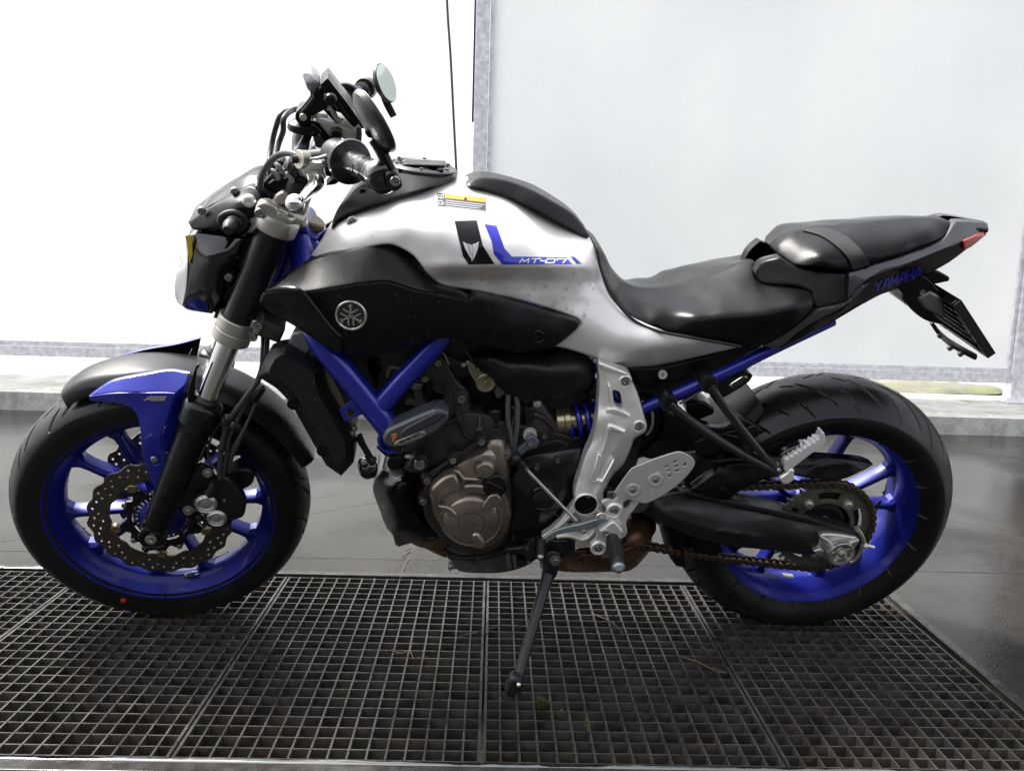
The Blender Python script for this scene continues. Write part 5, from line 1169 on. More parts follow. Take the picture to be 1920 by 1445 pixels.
clam('cylinder_head', B, [(600, 700), (640, 660), (700, 648), (800, 640), (905, 640), (905, 690), (860, 720), (800, 760), (745, 795), (700, 780), (640, 760)], [(600, 700, .07), (700, 648, .085), (905, 640, .08), (800, 760, .085), (700, 720, .10), (820, 690, .095), (640, 760, .07)], ENGINE, EN, step=9, edge=6, drop=.008)
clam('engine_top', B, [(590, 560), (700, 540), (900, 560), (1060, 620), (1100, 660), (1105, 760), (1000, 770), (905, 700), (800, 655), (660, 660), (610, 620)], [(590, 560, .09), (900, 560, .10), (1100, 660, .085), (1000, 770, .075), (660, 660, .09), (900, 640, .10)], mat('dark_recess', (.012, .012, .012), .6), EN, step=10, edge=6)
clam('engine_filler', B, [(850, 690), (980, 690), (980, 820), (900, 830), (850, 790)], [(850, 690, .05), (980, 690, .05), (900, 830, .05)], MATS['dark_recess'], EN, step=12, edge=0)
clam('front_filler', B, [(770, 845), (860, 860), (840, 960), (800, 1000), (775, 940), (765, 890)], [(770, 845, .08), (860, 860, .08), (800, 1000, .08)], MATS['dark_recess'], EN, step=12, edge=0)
clam('gearbox', B, [(950, 760), (1060, 745), (1150, 760), (1210, 780), (1200, 850), (1150, 960), (1090, 1000), (1000, 1050), (940, 1050), (935, 900)], [(950, 760, .07), (1150, 760, .065), (1200, 850, .07), (1090, 1000, .09), (940, 1050, .085), (1050, 880, .085)], ENGINE, EN, step=10, edge=6)
# plate with lugs on the cylinder side
sp_ = plate('cylinder_plate', B, yB([(740, 550), (900, 330), (930, 290), (1010, 290), (1050, 370), (1200, 640), (1340, 780), (1370, 860), (1330, 930), (1240, 950), (1180, 1100), (1130, 1100), (1100, 1050), (1000, 1010), (940, 1000), (780, 1020), (830, 860), (890, 720), (900, 640), (800, 660), (740, 620)]), .130, .012, ENGINE, cyl, bevel=.003, corner=40)
for q, r_ in (((968, 400), .0095), ((795, 605), .0088), ((1270, 860), .0115)):
    lug('lug', B, yB([q])[0], .136, r_*1.25, .02, ENGINE, sp_, .6); bolt(B, *yB([(q[0]+4, q[1]+10)])[0], .1365, r_*.72, sp_, 'socket', mat('dull_bolt', (.22, .21, .19), .4, .8))
plate('cylinder_plate', B, yB([(900, 720), (960, 770), (1060, 800), (1040, 900), (1000, 1010), (780, 1020), (830, 860)]), .137, .008, PLASTIC, sp_, bevel=.002)
tube('clip_wire', B, [(829, 661, .136), (833, 664, .137), (839, 677, .137), (842, 683, .136)], .0012, STEEL, sp_, 8, 4)
plate('coolant_elbow', B, yB([(600, 690), (640, 660), (740, 640), (750, 690), (720, 730), (740, 760), (790, 920), (830, 880), (780, 960), (700, 975), (640, 960), (560, 930), (560, 880), (620, 880), (680, 880), (640, 760)]), .122, .03, ENGGR, cyl, bevel=.005)
lathe('elbow_collar', B, B.p(*yB([(680, 685)])[0], .118), [(.013, -.006), (.014, -.005), (.014, .006), (.013, .007)], mat('dull_alu', (.30, .28, .23), .42, .85), cyl, 28, ax=unit(np.array([.25, 0, 1])))
bolt(B, *yB([(585, 915)])[0], .130, .006, cyl, 'socket', MATS['dull_bolt'])
tube('coolant_hose', B, [(772, 700, .10), (735, 688, .10), (726, 706, .10)], .0035, mat('hose_tan', (.20, .17, .12), .5), cyl, 10, 5)
for pts, w_, t_ in ((yB([(60, 340), (220, 380), (250, 520), (200, 700), (120, 640), (60, 480)]), .10, .05), (yB([(130, 720), (160, 640), (200, 740), (170, 750)]), .12, .02), (yB([(260, 240), (520, 220), (560, 400), (480, 560), (300, 560), (230, 420)]), .09, .05)):
    plate('wiring_block', B, pts, w_, t_, PLASTIC, EN, bevel=.004)
rib = [(860, 830), (863, 800), (858, 770), (872, 742)]
tube('casting_rib', B, yB([(1230, 930), (1260, 1080), (1330, 1280), (1420, 1420)])[0:1] and [q+(.126,) for q in yB([(1200, 960), (1240, 1120), (1320, 1330), (1440, 1400)])], .006, ENGINE, cyl, 10, 5)
tube('casting_rib', B, [q+(.130,) for q in yB([(900, 1240), (1100, 1170), (1250, 1130), (1290, 1260), (1310, 1340)])], .003, ENGINE, cyl, 8, 5)
# rim of small bolts of the generator cover
gasket = yD([(555, 560), (560, 490), (640, 400), (800, 290), (950, 190), (1060, 120), (1110, 130), (1180, 130), (1290, 230), (1330, 400), (1340, 640), (1345, 820), (1310, 980), (1230, 1090), (1060, 1150), (850, 1120), (700, 1000), (590, 880), (550, 760)])
plate('crankcase_flange', B, gasket, .150, .05, ENGINE, EN, bevel=.004, corner=40)
cover = yD([(600, 600), (625, 520), (700, 440), (820, 380), (860, 330), (960, 280), (1050, 240), (1110, 200), (1150, 150), (1210, 140), (1262, 185), (1275, 300), (1280, 470), (1290, 600), (1325, 690), (1330, 830), (1300, 960), (1200, 1060), (1080, 1100), (950, 1085), (820, 1020), (720, 920), (650, 800), (620, 700)])
cvct = [q+(w,) for q, w in zip(yD([(600, 600), (700, 440), (860, 330), (1150, 150), (1262, 185), (1280, 470), (1330, 830), (1200, 1060), (950, 1085), (720, 920), (650, 800), (900, 430), (1000, 380), (1120, 250), (1200, 350), (1240, 560), (780, 600), (900, 560), (1050, 560), (700, 700), (985, 850), (850, 850), (985, 1000), (1150, 850), (800, 1000)]), (.160, .160, .158, .156, .156, .160, .162, .160, .158, .160, .162, .168, .172, .178, .174, .170, .178, .176, .176, .178, .186, .184, .182, .182, .170))]
cv = panel('engine_cover', B, cover, cvct, BRONZE, EN, thick=.03, step=6, edge=5, drop=.006, corner=50)
CH = o_h[cv.name]
gc = yD([(985, 855)])[0]; gw = .184
def cpx(r, a): # ellipse on the picture around the generator axis
    return None
gcen = B.p(*gc, gw)
lathe('generator_dome', B, gcen, [(.0635, -.016), (.0625, -.006), (.0595, -.002), (.0575, -.003), (.054, .003), (.048, .006), (.030, .007), (.0265, .0072), (.0262, .0052), (.0248, .0052), (.0245, .0078), (.012, .0085)], BRONZE, cv, 64)
mbk = MB(); v, f = box_geo(gcen+YM*.0095, .016, .003, .004); link('timing_slot', mesh(v, f), DARKST, cv, bevel=.0008); v, f = box_geo(gcen+YM*.009+np.array([0, 0, -.0042]), .010, .003, .003); link('timing_slot', mesh(v, f), BRONZE, cv, bevel=.0008)
# raised rays on the dome and the shoulders of the cover
def ray(pts, w, t, m=BRONZE, bev=.006, nm='cover_ridge'): return plate(nm, B, yD(pts), w+.002, t, m, cv, bevel=bev*1.25, corner=45, segs=1)
ray([(604, 590), (640, 540), (720, 470), (790, 440), (840, 440), (905, 595), (800, 600), (700, 690), (680, 695)], .1905, .03, bev=.006)
ray([(672, 722), (700, 715), (790, 735), (858, 795), (858, 815), (800, 810), (700, 745)], .194, .02)
ray([(1065, 760), (1090, 700), (1150, 620), (1215, 612), (1262, 660), (1220, 720), (1110, 765), (1075, 775)], .1945, .02, bev=.005)
ray([(1000, 965), (1040, 962), (1100, 1040), (1115, 1090), (1070, 1120), (1010, 1100), (985, 1010)], .194, .022, bev=.005)
ray([(905, 540), (960, 530), (1080, 535), (1130, 555), (1150, 600), (1040, 590), (930, 600)], .1865, .02)
ray([(815, 395), (870, 405), (920, 465), (1000, 470), (1100, 470), (1110, 490), (900, 490), (850, 430)], .180, .02)
tube('cover_rim', B, [q+(.187,) for q in yD([(760, 960), (840, 1030), (930, 1062), (985, 1066)])], .0028, BRONZE, cv, 8, 5)
tube('cover_rim', B, [q+(.187,) for q in yD([(1110, 1040), (1190, 985), (1240, 900), (1255, 820), (1240, 740)])], .0028, BRONZE, cv, 8, 5)
kn = yD([(1105, 365)])[0]
lathe('idler_boss', B, B.p(*kn, .172), [(.0235, -.01), (.0225, .002), (.0165, .014), (.0150, .0155), (.010, .016)], BRONZE, cv, 40)
tube('starter_tunnel', B, [q+(w,) for q, w in zip(yD([(1240, 470), (1220, 330), (1200, 180), (1195, 130)]), (.150, .153, .150, .145))], [.016, .021, .021, .019], BRONZE, cv, 24, 4)
fc_ = yD([(1195, 530)])[0]
cap = lathe('oil_cap', B, B.p(*fc_, .182), [(.0235, -.015), (.0245, -.004), (.0235, .004), (.0185, .006), (.0175, .004)], PLASTIC, cv, 36, ax=unit(np.array([.25, -.93, .25])))
v, f = box_geo(B.p(*fc_, .190), .036, .010, .009, rot_axis(np.array([0, 1., 0]), R(30))); link('cap_grip', mesh(v, f), PLASTIC, cap, bevel=.003)
for q in ((585, 485), (550, 675), (815, 300), (1075, 135), (1295, 255), (1290, 800)):
    qq = yD([q])[0]; lug('bolt_boss', B, qq, .160, .011, .03, ENGINE if q[0] < 1200 else BRONZE, cv, .5); bolt(B, *qq, .161, .0068, cv, 'socket', MATS['dull_bolt'] if q[0] < 600 else BOLTM)
for pts in ([(600, 430), (650, 385), (690, 390), (640, 435)], [(840, 250), (870, 228), (890, 245), (855, 265)]): tube('casting_tab', B, [q+(.152,) for q in yD(pts+pts[:1])], .0012, ENGGR, cv, 6, 2)
bolt(B, *yD([(515, 330)])[0], .150, .0115, EN, 'socket'); lug('bolt_boss', B, yD([(515, 330)])[0], .148, .018, .03, ENGINE, EN, .6)
plate("mount_arm", B, yD([(360, 380), (440, 310), (500, 270), (560, 270), (590, 330), (570, 390), (500, 420), (420, 420)]), .143, .03, ENGINE, EN, bevel=.005)
# starter motor
st_a, st_b = B.p(*yC([(455, 1250)])[0], .10), B.p(*yC([(470, 820)])[0], .10); sa = unit(st_b-st_a); ln = float(np.linalg.norm(st_b-st_a))
stm = lathe('starter_motor', B, st_a, [(.022, -.01), (.024, 0), (.0225, .006), (.024, .007), (.024, .012), (.0225, .013), (.0225, ln*.45), (.0235, ln*.46), (.0235, ln*.55), (.0225, ln*.56), (.0215, ln-.004), (.018, ln), (.01, ln+.003)], SATIN, EN, 36, ax=sa)
lathe('starter_collar', B, st_a-sa*.004, [(.0245, 0), (.026, .002), (.026, .006), (.0245, .007)], mat('collar_grey', (.16, .15, .13), .4, .7), stm, 32, ax=sa)
tube('stud', B, [q+(.125,) for q in yC([(272, 1090), (275, 940)])], .0022, BOLTM, stm, 10, 2); bolt(B, *yC([(270, 1135)])[0], .126, .0065, stm, 'button'); lug('bolt_boss', B, yC([(270, 1140)])[0], .124, .010, .03, SATIN, stm)
for pa in ([(640, 690), (630, 850), (640, 1060), (680, 1250), (690, 1440), (680, 1560)], [(740, 700), (760, 860), (750, 1100), (730, 1280), (720, 1440), (700, 1560)]):
    tube('breather_hose', B, [q+(.125,) for q in yC(pa)], .0048, mat('grey_hose', (.085, .095, .105), .45), EN, 12, 6)
tube('breather_hose', B, [q+(.118,) for q in yC([(690, 840), (740, 880), (720, 980), (690, 1080), (700, 1200)])], .0028, MATS['grey_hose'], EN, 10, 6)
# throttle drum and linkage behind the box
td = plate('throttle_bracket', B, yC([(130, 250), (200, 290), (240, 360), (300, 390), (420, 470), (500, 555), (450, 600), (330, 560), (230, 550), (150, 430), (110, 330)]), .112, .006, mat('yellow_zinc', (.28, .26, .18), .38, .8, var=.2), EN, bevel=.001, corner=30)
lathe('throttle_drum', B, B.p(*yC([(345, 540)])[0], .116), [(.0185, -.008), (.0195, -.006), (.0195, -.001), (.0165, .001), (.014, .0), (.006, .001), (.0055, .004), (.0035, .0045)], MATS['yellow_zinc'], td, 32)
bolt(B, *yC([(350, 525)])[0], .120, .004, td, 'hex', mat('brass', (.35, .26, .10), .35, .9)); bolt(B, *yC([(245, 360)])[0], .117, .004, td, 'button'); bolt(B, *yC([(60, 305)])[0], .117, .0038, td, 'hex'); bolt(B, *yC([(118, 275)])[0], .117, .0038, td, 'hex')
plate('cable_stay', B, yC([(490, 560), (620, 660), (500, 750), (450, 650)]), .108, .012, ENGGR, EN, bevel=.002)
tube('throttle_cable', B, [q+(.118,) for q in yC([(20, -40), (60, 60), (120, 160), (200, 280)])], .003, CAB, EN, 10, 5)
# air duct / throttle body cover
bx = clam('intake_box', B, yC([(125, 205), (160, 170), (260, 155), (400, 160), (620, 150), (900, 170), (1100, 190), (1180, 150), (1240, 90), (1420, 100), (1600, 150), (1720, 230), (1770, 300), (1750, 520), (1700, 640), (1420, 690), (1200, 735), (1000, 770), (820, 800), (700, 730), (600, 640), (450, 500), (280, 350)]), [q+(w,) for q, w in zip(yC([(125, 205), (260, 155), (620, 150), (1100, 190), (1240, 90), (1600, 150), (1770, 300), (1700, 640), (1200, 735), (820, 800), (600, 640), (280, 350), (400, 250), (800, 310), (1200, 340), (1600, 370), (900, 550), (1300, 560), (600, 450), (1600, 540), (300, 230), (1000, 300), (1400, 230)]), (.118, .118, .120, .118, .10, .10, .105, .112, .125, .126, .128, .125, .144, .148, .147, .140, .144, .140, .144, .130, .140, .148, .125))], TEXB, ROOT, step=7, edge=6, drop=.009, corner=40)
# sprocket cover, its bolts and the shift shaft
SPC = mat('sprocket_cover', (.014, .014, .015), .22, .2, rvar=.10, rscale=10, bump=.05)
sc_ = yE([(215, 440), (300, 300), (380, 190), (480, 150), (640, 120), (925, 82), (900, 200), (880, 330), (850, 480), (830, 600), (730, 720), (620, 870), (450, 920), (330, 980), (280, 900), (270, 700), (260, 560)])
sco = panel('sprocket_cover', B, sc_, [q+(w,) for q, w in zip(yE([(215, 440), (380, 190), (640, 120), (925, 82), (880, 330), (830, 600), (620, 870), (330, 980), (270, 700), (420, 350), (640, 240), (820, 250), (560, 540), (450, 700), (700, 620), (860, 245), (600, 330)]), (.130, .135, .138, .135, .132, .125, .122, .118, .128, .142, .152, .150, .150, .142, .140, .148, .140))], SPC, EN, thick=.03, step=8, edge=5, drop=.006, corner=50)
SCH = o_h[sco.name]
for q in ((512, 270), (703, 200)):
    qq = yE([q])[0]; wq_ = float(SCH([qq])[0]); lathe('bolt_well', B, B.p(*qq, wq_), [(.0085, -.004), (.0092, .0012), (.0082, .002), (.0074, -.001)], SPC, sco, 28); bolt(B, *qq, wq_-.002, .0055, sco, 'socket')
qq = yE([(560, 545)])[0]; wq_ = float(SCH([qq])[0])
lathe('shaft_dome', B, B.p(*qq, wq_), [(.027, -.008), (.027, .002), (.025, .004), (.022, .002), (.021, .006), (.012, .009)], SPC, sco, 40)
tube('cover_rib', B, [q+(.146,) for q in yE([(610, 640), (580, 670), (620, 690), (720, 700), (720, 715)])], .0018, SPC, sco, 8, 3)
tube('cover_rib', B, [q+(.130,) for q in yE([(385, 740), (400, 700), (480, 705)])], .0022, SPC, sco, 8, 3)
tube('cover_rib', B, [q+(.138,) for q in yC([(1060, 1330), (1200, 1290), (1300, 1280), (1400, 1330)])], .0022, ENGINE, sco, 8, 3)
ch_ = plate('clutch_housing', B, yC([(860, 860), (940, 880), (960, 800), (1080, 800), (1200, 1000), (1280, 1100), (1240, 1170), (1150, 1230), (1060, 1260), (980, 1140), (860, 1140)]), .105, .03, ENGGR, EN, bevel=.005)
tube('housing_rib', B, [q+(.112,) for q in yC([(960, 930), (1080, 980), (1180, 1060), (1250, 1150)])], .006, ENGINE, ch_, 10, 5)
bolt(B, *yC([(1010, 800)])[0], .110, .0065, ch_, 'hex', mat('bright_nut', (.6, .6, .58), .3, .85)); bolt(B, *yC([(1105, 1210)])[0], .112, .006, ch_, 'socket')
lathe('shaft_boss', B, B.p(*yC([(920, 1020)])[0], .095), [(.010, -.03), (.0105, .03)], ENGINE, ch_, 24, ax=unit(np.array([.05, -.2, 1])))
ws = lathe('shift_washer', B, B.p(*yC([(920, 1210)])[0], .135), [(.0130, -.01), (.0135, .0), (.0125, .002), (.0085, .002), (.0080, .0), (.006, -.001)], ALU, EN, 32)
sa_ = plate('shift_arm', B, yC([(750, 1400), (880, 1290), (860, 1250), (960, 1210), (1040, 1290), (1010, 1370), (900, 1400), (820, 1460), (790, 1470)]), .152, .010, mat('blue_zinc', (.16, .19, .22), .38, .7, var=.15), EN, bevel=.002, corner=50)
bolt(B, *yC([(925, 1325)])[0], .155, .0068, sa_, 'button')
bjt = lathe('ball_joint', B, B.p(*yE([(325, 190)])[0], .160), [(.0095*math.sin(a)+.0005, -.0095*math.cos(a)) for a in np.linspace(.05, 3.09, 12)], RUBB2, EN, 28)
tube('boot', B, [q+(.16,) for q in yE([(350, 215), (410, 270)])], [.0085, .0060], RUBB2, bjt, 14, 3)
rod = tube('shift_rod', B, [q+(w,) for q, w in zip(yE([(400, 262), (430, 300), (860, 740), (910, 775)]), (.161, .162, .186, .188))], [.0042, .0036, .0036, .0034], STEEL, ROOT, 14, 2)
for q, w in (((415, 275), .161), ((880, 755), .187)): lathe('lock_nut', B, B.p(*yE([q])[0], w), [(.0056, -.005), (.006, -.004), (.006, .004), (.0056, .005)], BOLTM, rod, 6, ax=unit(B.p(*yE([(860, 740)])[0], .186)-B.p(*yE([(430, 300)])[0], .162)), smooth=10)
# sump, filter cover and exhaust
plate('sump', B, yD([(740, 1070), (850, 1120), (1060, 1160), (1280, 1100), (1300, 1110), (1345, 1180), (1350, 1290), (1240, 1322), (980, 1322), (860, 1300), (800, 1220), (760, 1180), (745, 1120)]), .105, .20, ENGGR, EN, bevel=.008, corner=45, segs=3)
plate('sump_flange', B, yD([(735, 1100), (800, 1160), (1000, 1180), (1250, 1130), (1345, 1090), (1350, 1110), (1250, 1165), (1000, 1210), (800, 1200), (750, 1150)]), .115, .22, ENGINE, EN, bevel=.003)
lathe('drain_bolt', B, B.p(*yD([(790, 1255)])[0], .085), [(.008, -.012), (.008, -.002), (.0095, -.001), (.0095, .003), (.007, .004)], STEEL, EN, 20, ax=unit(np.array([-1, -.25, 0])))
bolt(B, *yD([(1045, 1190)])[0], .120, .0055, EN, 'hex', DARKST)
fcv = yD([(92, 570), (110, 470), (180, 370), (260, 400), (290, 440), (420, 425), (470, 440), (505, 475), (470, 600), (500, 760), (560, 880), (690, 965), (640, 1000), (540, 1020), (430, 1050), (320, 1083), (290, 1050), (275, 985), (210, 900), (150, 740)])
panel('header_guard', B, fcv, [q+(w,) for q, w in zip(yD([(92, 570), (180, 370), (290, 440), (470, 440), (470, 600), (500, 760), (690, 965), (430, 1050), (290, 1050), (210, 900), (150, 740), (190, 640), (270, 520), (330, 480), (420, 520), (330, 700), (360, 900), (300, 940), (460, 940), (220, 780)]), (.03, .05, .085, .110, .118, .122, .125, .100, .06, .05, .035, .085, .112, .124, .128, .134, .126, .105, .128, .085))], PLASTIC, EN, thick=.10, step=6, edge=5, drop=.006, corner=40)
clam('oil_filter', B, yD([(430, 1045), (520, 1020), (640, 1000), (700, 900), (760, 960), (770, 1060), (740, 1090), (640, 1095), (520, 1088)]), [q+(w,) for q, w in zip(yD([(430, 1045), (640, 1000), (760, 960), (740, 1090), (520, 1088), (620, 1050)]), (.05, .07, .09, .07, .04, .08))], mat('filter_brown', (.12, .075, .04), .45, .4, var=.4, vscale=40), EN, step=7, edge=5, drop=.01)
for s in (1, -1):
    tube('exhaust_header', B, [(750, 790, .04*s), (757, 860, .045*s), (765, 930, .045*s), (790, 1000, .04*s), (840, 1030, .03*s)], .019, COPPER, EN, 16, 6)
tube('sensor_lead', B, [q+(.11,) for q in yA([(1180, 1100), (1260, 1180), (1300, 1190), (1330, 1160)])], .006, SATIN, EN, 10, 4)
plate('thermostat', B, yD([(220, 330), (240, 280), (330, 270), (400, 255), (410, 280), (380, 320), (350, 370), (280, 410), (230, 380)]), .118, .03, PLASTIC, EN, bevel=.005)
lathe('hose_clamp', B, B.p(*yD([(300, 390)])[0], .112), [(.014, -.003), (.0148, -.002), (.0148, .002), (.014, .003)], STEEL, EN, 28, ax=unit(np.array([.2, -.4, 1])))
lathe('sensor_plug', B, B.p(*yD([(405, 268)])[0], .122), [(.0035, -.004), (.0042, 0), (.0042, .010), (.003, .012)], mat('plug_grey', (.55, .57, .56), .4), EN, 16, ax=unit(np.array([1, -.3, .2])))
# muffler under the engine
clam('muffler', B, yG([(-250, 1200), (-120, 1100), (0, 1010), (120, 960), (420, 900), (700, 870), (720, 600), (800, 560), (1000, 610), (1118, 670), (1115, 760), (1070, 830), (1062, 960), (980, 1080), (800, 1240), (600, 1258), (0, 1258)]), [q+(w,) for q, w in zip(yG([(-250, 1200), (0, 1010), (420, 900), (720, 600), (1000, 610), (1118, 670), (1062, 960), (800, 1240), (0, 1258), (400, 1080), (800, 900), (900, 1050), (950, 720)]), (.05, .055, .06, .05, .045, .04, .06, .05, .03, .105, .108, .095, .08))], COPPER, ROOT, step=7, edge=7, drop=.02, corner=50)
tube('muffler_seam', B, [q+(w,) for q, w in zip(yG([(-150, 1180), (0, 1110), (200, 1070), (420, 1040), (700, 1000), (950, 890)]), (.09, .097, .105, .108, .110, .10))], .0022, COPPER, bpy.data.objects['muffler'], 8, 5)
tube('wire_ring', B, [q+(.112,) for q in yG([(215, 1030), (220, 1000), (240, 998), (255, 1020), (240, 1045), (215, 1040)])], .0012, DARKST, bpy.data.objects['muffler'], 6, 4)
# ---- crash pad on the engine mount
PADM = mat('pad_graphite', (.060, .066, .078), .24, .2, coat=.3, rvar=.05)
pd_ = plate('crash_pad', B, yB([(265, 1350), (320, 1270), (700, 1100), (945, 1005), (1085, 1040), (1120, 1100), (1100, 1140), (960, 1290), (700, 1440), (600, 1490), (420, 1510), (300, 1470), (250, 1420)]), .215, .045, PADM, ROOT, bevel=.014, corner=30, segs=1)
plate('pad_facet', B, yB([(470, 1330), (560, 1250), (820, 1110), (960, 1040), (1080, 1060), (1060, 1110), (860, 1230), (640, 1310), (480, 1370)]), .218, .006, mat('pad_dark', (.028, .030, .036), .3), pd_, bevel=.003, corner=30)
plate('pad_reflector', B, yB([(370, 1330), (445, 1320), (440, 1360), (400, 1420), (385, 1440), (375, 1390)]), .2165, .003, mat('orange_plastic', (.45, .13, .02), .35), pd_, bevel=.0008, corner=30)
tag_ = yD([(282, 155), (300, 135), (400, 95), (530, 45), (560, 42), (572, 65), (560, 85), (440, 130), (320, 172), (295, 172)])
PLM = mat('name_plate', (.36, .35, .30), .3, .8)
np_ = plate('name_plate', B, tag_, .2195, .004, PLM, pd_, bevel=.0008, corner=60)
SWM = [(0, [[(1, 0), (.05, 0), (.05, .5), (.95, .5), (.95, 1), (0, 1)]]), (1.3, [[(0, 0), (0, 1), (.5, 1), (.5, .3), (.5, 1), (1, 1), (1, 0)]]), (2.55, [[(0, .5), (.5, .5)]]), (3.3, [[(0, 1), (0, 0), (.5, 0), (.5, .8), (.5, 0), (1, 0), (1, 1)]]), (4.6, [[(0, 0), (1, 0), (1, 1), (0, 1), (0, 0)]]), (5.9, [[(0, 0), (1, 0)], [(.5, 0), (.5, 1)]]), (7.2, [[(1, 0), (0, 0), (0, 1), (1, 1)], [(0, .5), (.85, .5)]]), (8.5, [[(1, 0), (0, 0), (0, 1), (1, 1)]]), (9.8, [[(0, 0), (0, 1)], [(1, 0), (1, 1)], [(0, .5), (1, .5)]])]
strokes(B, .2195, SWM, mat('print_black', (.012, .012, .012), .5), 'plate_lettering', np_, yD([(333, 132)])[0], (3.72, -1.62), (.35, 3.9), 1.05, off=.0008)
for q in ((308, 157), (545, 65)): bolt(B, *yD([q])[0], .2195, .0036, np_, 'button')
lathe('pad_arm', B, B.p(745, 822, .17), [(.012, -.05), (.012, .03)], SATIN, pd_, 20)
# ---- pivot plate (cast aluminium) with raised borders
pv_ = yF([(338, 110), (350, 95), (520, 165), (650, 210), (690, 260), (700, 310), (745, 400), (790, 540), (830, 690), (852, 760), (835, 830), (780, 865), (720, 900), (690, 980), (640, 1100), (600, 1170), (480, 1300), (430, 1400), (395, 1460), (400, 1560), (380, 1640), (300, 1680), (180, 1660), (100, 1600), (90, 1480), (120, 1330), (200, 1080), (270, 920), (320, 700), (340, 450), (345, 250)])
hl_ = yF([(492, 405), (510, 390), (560, 410), (578, 440), (600, 560), (595, 592), (575, 590), (520, 550), (505, 520)])
pvp = panel('pivot_plate', B, pv_, [q+(w,) for q, w in zip(yF([(338, 110), (520, 165), (690, 260), (745, 400), (852, 760), (690, 980), (480, 1300), (395, 1460), (380, 1640), (180, 1660), (100, 1600), (120, 1330), (270, 920), (340, 450), (345, 250), (500, 300), (420, 700), (560, 720), (640, 500), (420, 560), (500, 1000), (330, 1000), (250, 1300), (240, 1540), (620, 800), (380, 1200), (460, 430), (620, 620)]), (.150, .150, .152, .150, .156, .156, .160, .168, .165, .168, .172, .166, .158, .150, .150, .156, .172, .170, .160, .160, .172, .170, .176, .180, .170, .174, .160, .162))], ALU, ROOT, thick=.024, step=6, edge=4, drop=.005, holes=[hl_], corner=45)
PVH = o_h[pvp.name]
def wedge(pts, dz, t=.012, bev=.003): q = yF(pts); return plate('plate_ridge', B, q, float(np.mean(PVH(q)))+dz+.004, t, ALU, pvp, bevel=bev*1.7, corner=45, segs=1)
wedge([(440, 770), (470, 758), (645, 830), (600, 855), (490, 815), (465, 830), (440, 960), (385, 1080), (360, 1060), (400, 960)], .004)
wedge([(385, 1080), (340, 1060), (270, 1340), (280, 1350), (330, 1330), (365, 1200)], .003)
wedge([(270, 1350), (330, 1325), (380, 1340), (500, 1120), (520, 1130), (400, 1370), (360, 1390), (280, 1370)], .004)
wedge([(430, 600), (500, 590), (600, 620), (690, 675), (640, 670), (480, 630), (430, 640)], .003)
wedge([(445, 340), (470, 345), (490, 520), (500, 560), (480, 600), (450, 500)], .002)
wedge([(346, 108), (520, 172), (650, 222), (660, 245), (500, 205), (385, 175), (352, 150)], .003)
for q, r_ in (((622, 305), .0118), ((762, 772), .0118)):
    qq = yF([q])[0]; w_ = float(PVH([qq])[0]); lathe('bolt_seat', B, B.p(*qq, w_), [(.0125, -.006), (.0125, .0015), (.0112, .003), (.0105, .001), (.0098, -.002)], ALU, pvp, 32); bolt(B, *qq, w_-.001, .0085, pvp, 'button', BOLTM)
pc = yE([(955, 605)])[0]; pwv = .180
lathe('pivot_bore', B, B.p(*pc, pwv), [(.0245, -.012), (.0255, .001), (.0245, .0025), (.0225, .0025), (.0218, -.002)], ALU, pvp, 48)
lathe('pivot_cap', B, B.p(*pc, pwv), [(.0215, -.006), (.0215, -.001), (.0205, .0015), (.0190, .0015), (.0182, -.0005), (.0172, -.0005), (.0168, .002), (.0130, .0025), (.0125, .0012), (.004, .0012)], PLASTIC, pvp, 48)
# lower arm of the cast plate
lw = yE([(555, 895), (640, 840), (740, 740), (800, 660), (850, 590), (880, 690), (960, 710), (1050, 690), (1080, 760), (1060, 860), (1000, 960), (880, 1000), (860, 920), (700, 900), (640, 930), (575, 935)])
lwp = plate('pivot_plate_arm', B, lw, .160, .02, ALU, pvp, bevel=.004, holes=[yE([(780, 770), (825, 745), (860, 770), (800, 810)])], corner=50)
tube('arm_rib', B, [q+(.164,) for q in yE([(580, 915), (680, 830), (760, 760), (830, 690), (860, 640)])], .0035, ALU, lwp, 10, 5)
tube('arm_rib', B, [q+(.164,) for q in yE([(690, 895), (790, 885), (870, 905), (920, 920), (980, 900), (1040, 840)])], .005, ALU, lwp, 10, 5)
# rider footrest bracket, heel guard, peg
rb = yE([(1100, 590), (1150, 570), (1215, 575), (1245, 550), (1395, 570), (1440, 580), (1390, 650), (1320, 740), (1330, 860), (1310, 890), (1240, 930), (1130, 930), (1140, 1000), (1110, 1050), (1050, 1055), (1000, 1030), (1000, 970), (1040, 930), (1060, 880), (1070, 800), (1110, 760), (1135, 700), (1140, 640)])
rbp = plate('footrest_bracket', B, rb, .196, .009, ALU, ROOT, bevel=.002, holes=[yE([(1290, 590), (1330, 560), (1385, 570), (1330, 650), (1300, 655)])], corner=55)
for q in ((1212, 655), (1068, 995)):
    qq = yE([q])[0]; lathe('bolt_seat', B, B.p(*qq, .197), [(.0158, -.008), (.0158, .0015), (.0145, .003), (.0132, .002), (.0125, .0035), (.0112, .003), (.0105, .0005)], ALU, rbp, 40); bolt(B, *qq, .198, .0085, rbp, 'button', BOLTM)
hg = y6([(155, 850), (250, 720), (300, 695), (400, 655), (510, 622), (540, 625), (595, 655), (610, 680), (600, 710), (530, 790), (420, 870), (330, 910), (290, 900), (170, 865)])
hgh = [[(1100+(x+13*math.cos(a)*1.0)/3, 640+(y+9*math.sin(a)-4*math.cos(a))/3) for a in np.linspace(0, 6.283, 13)[:-1]] for x, y in ((497, 677), (450, 703), (505, 700), (553, 693), (404, 728), (460, 726), (511, 726), (467, 756))]
HGM = mat('heel_guard_silver', (.70, .69, .67), .36, .65, var=.05, vscale=200, bump=.08, bscale=900, rvar=.05)
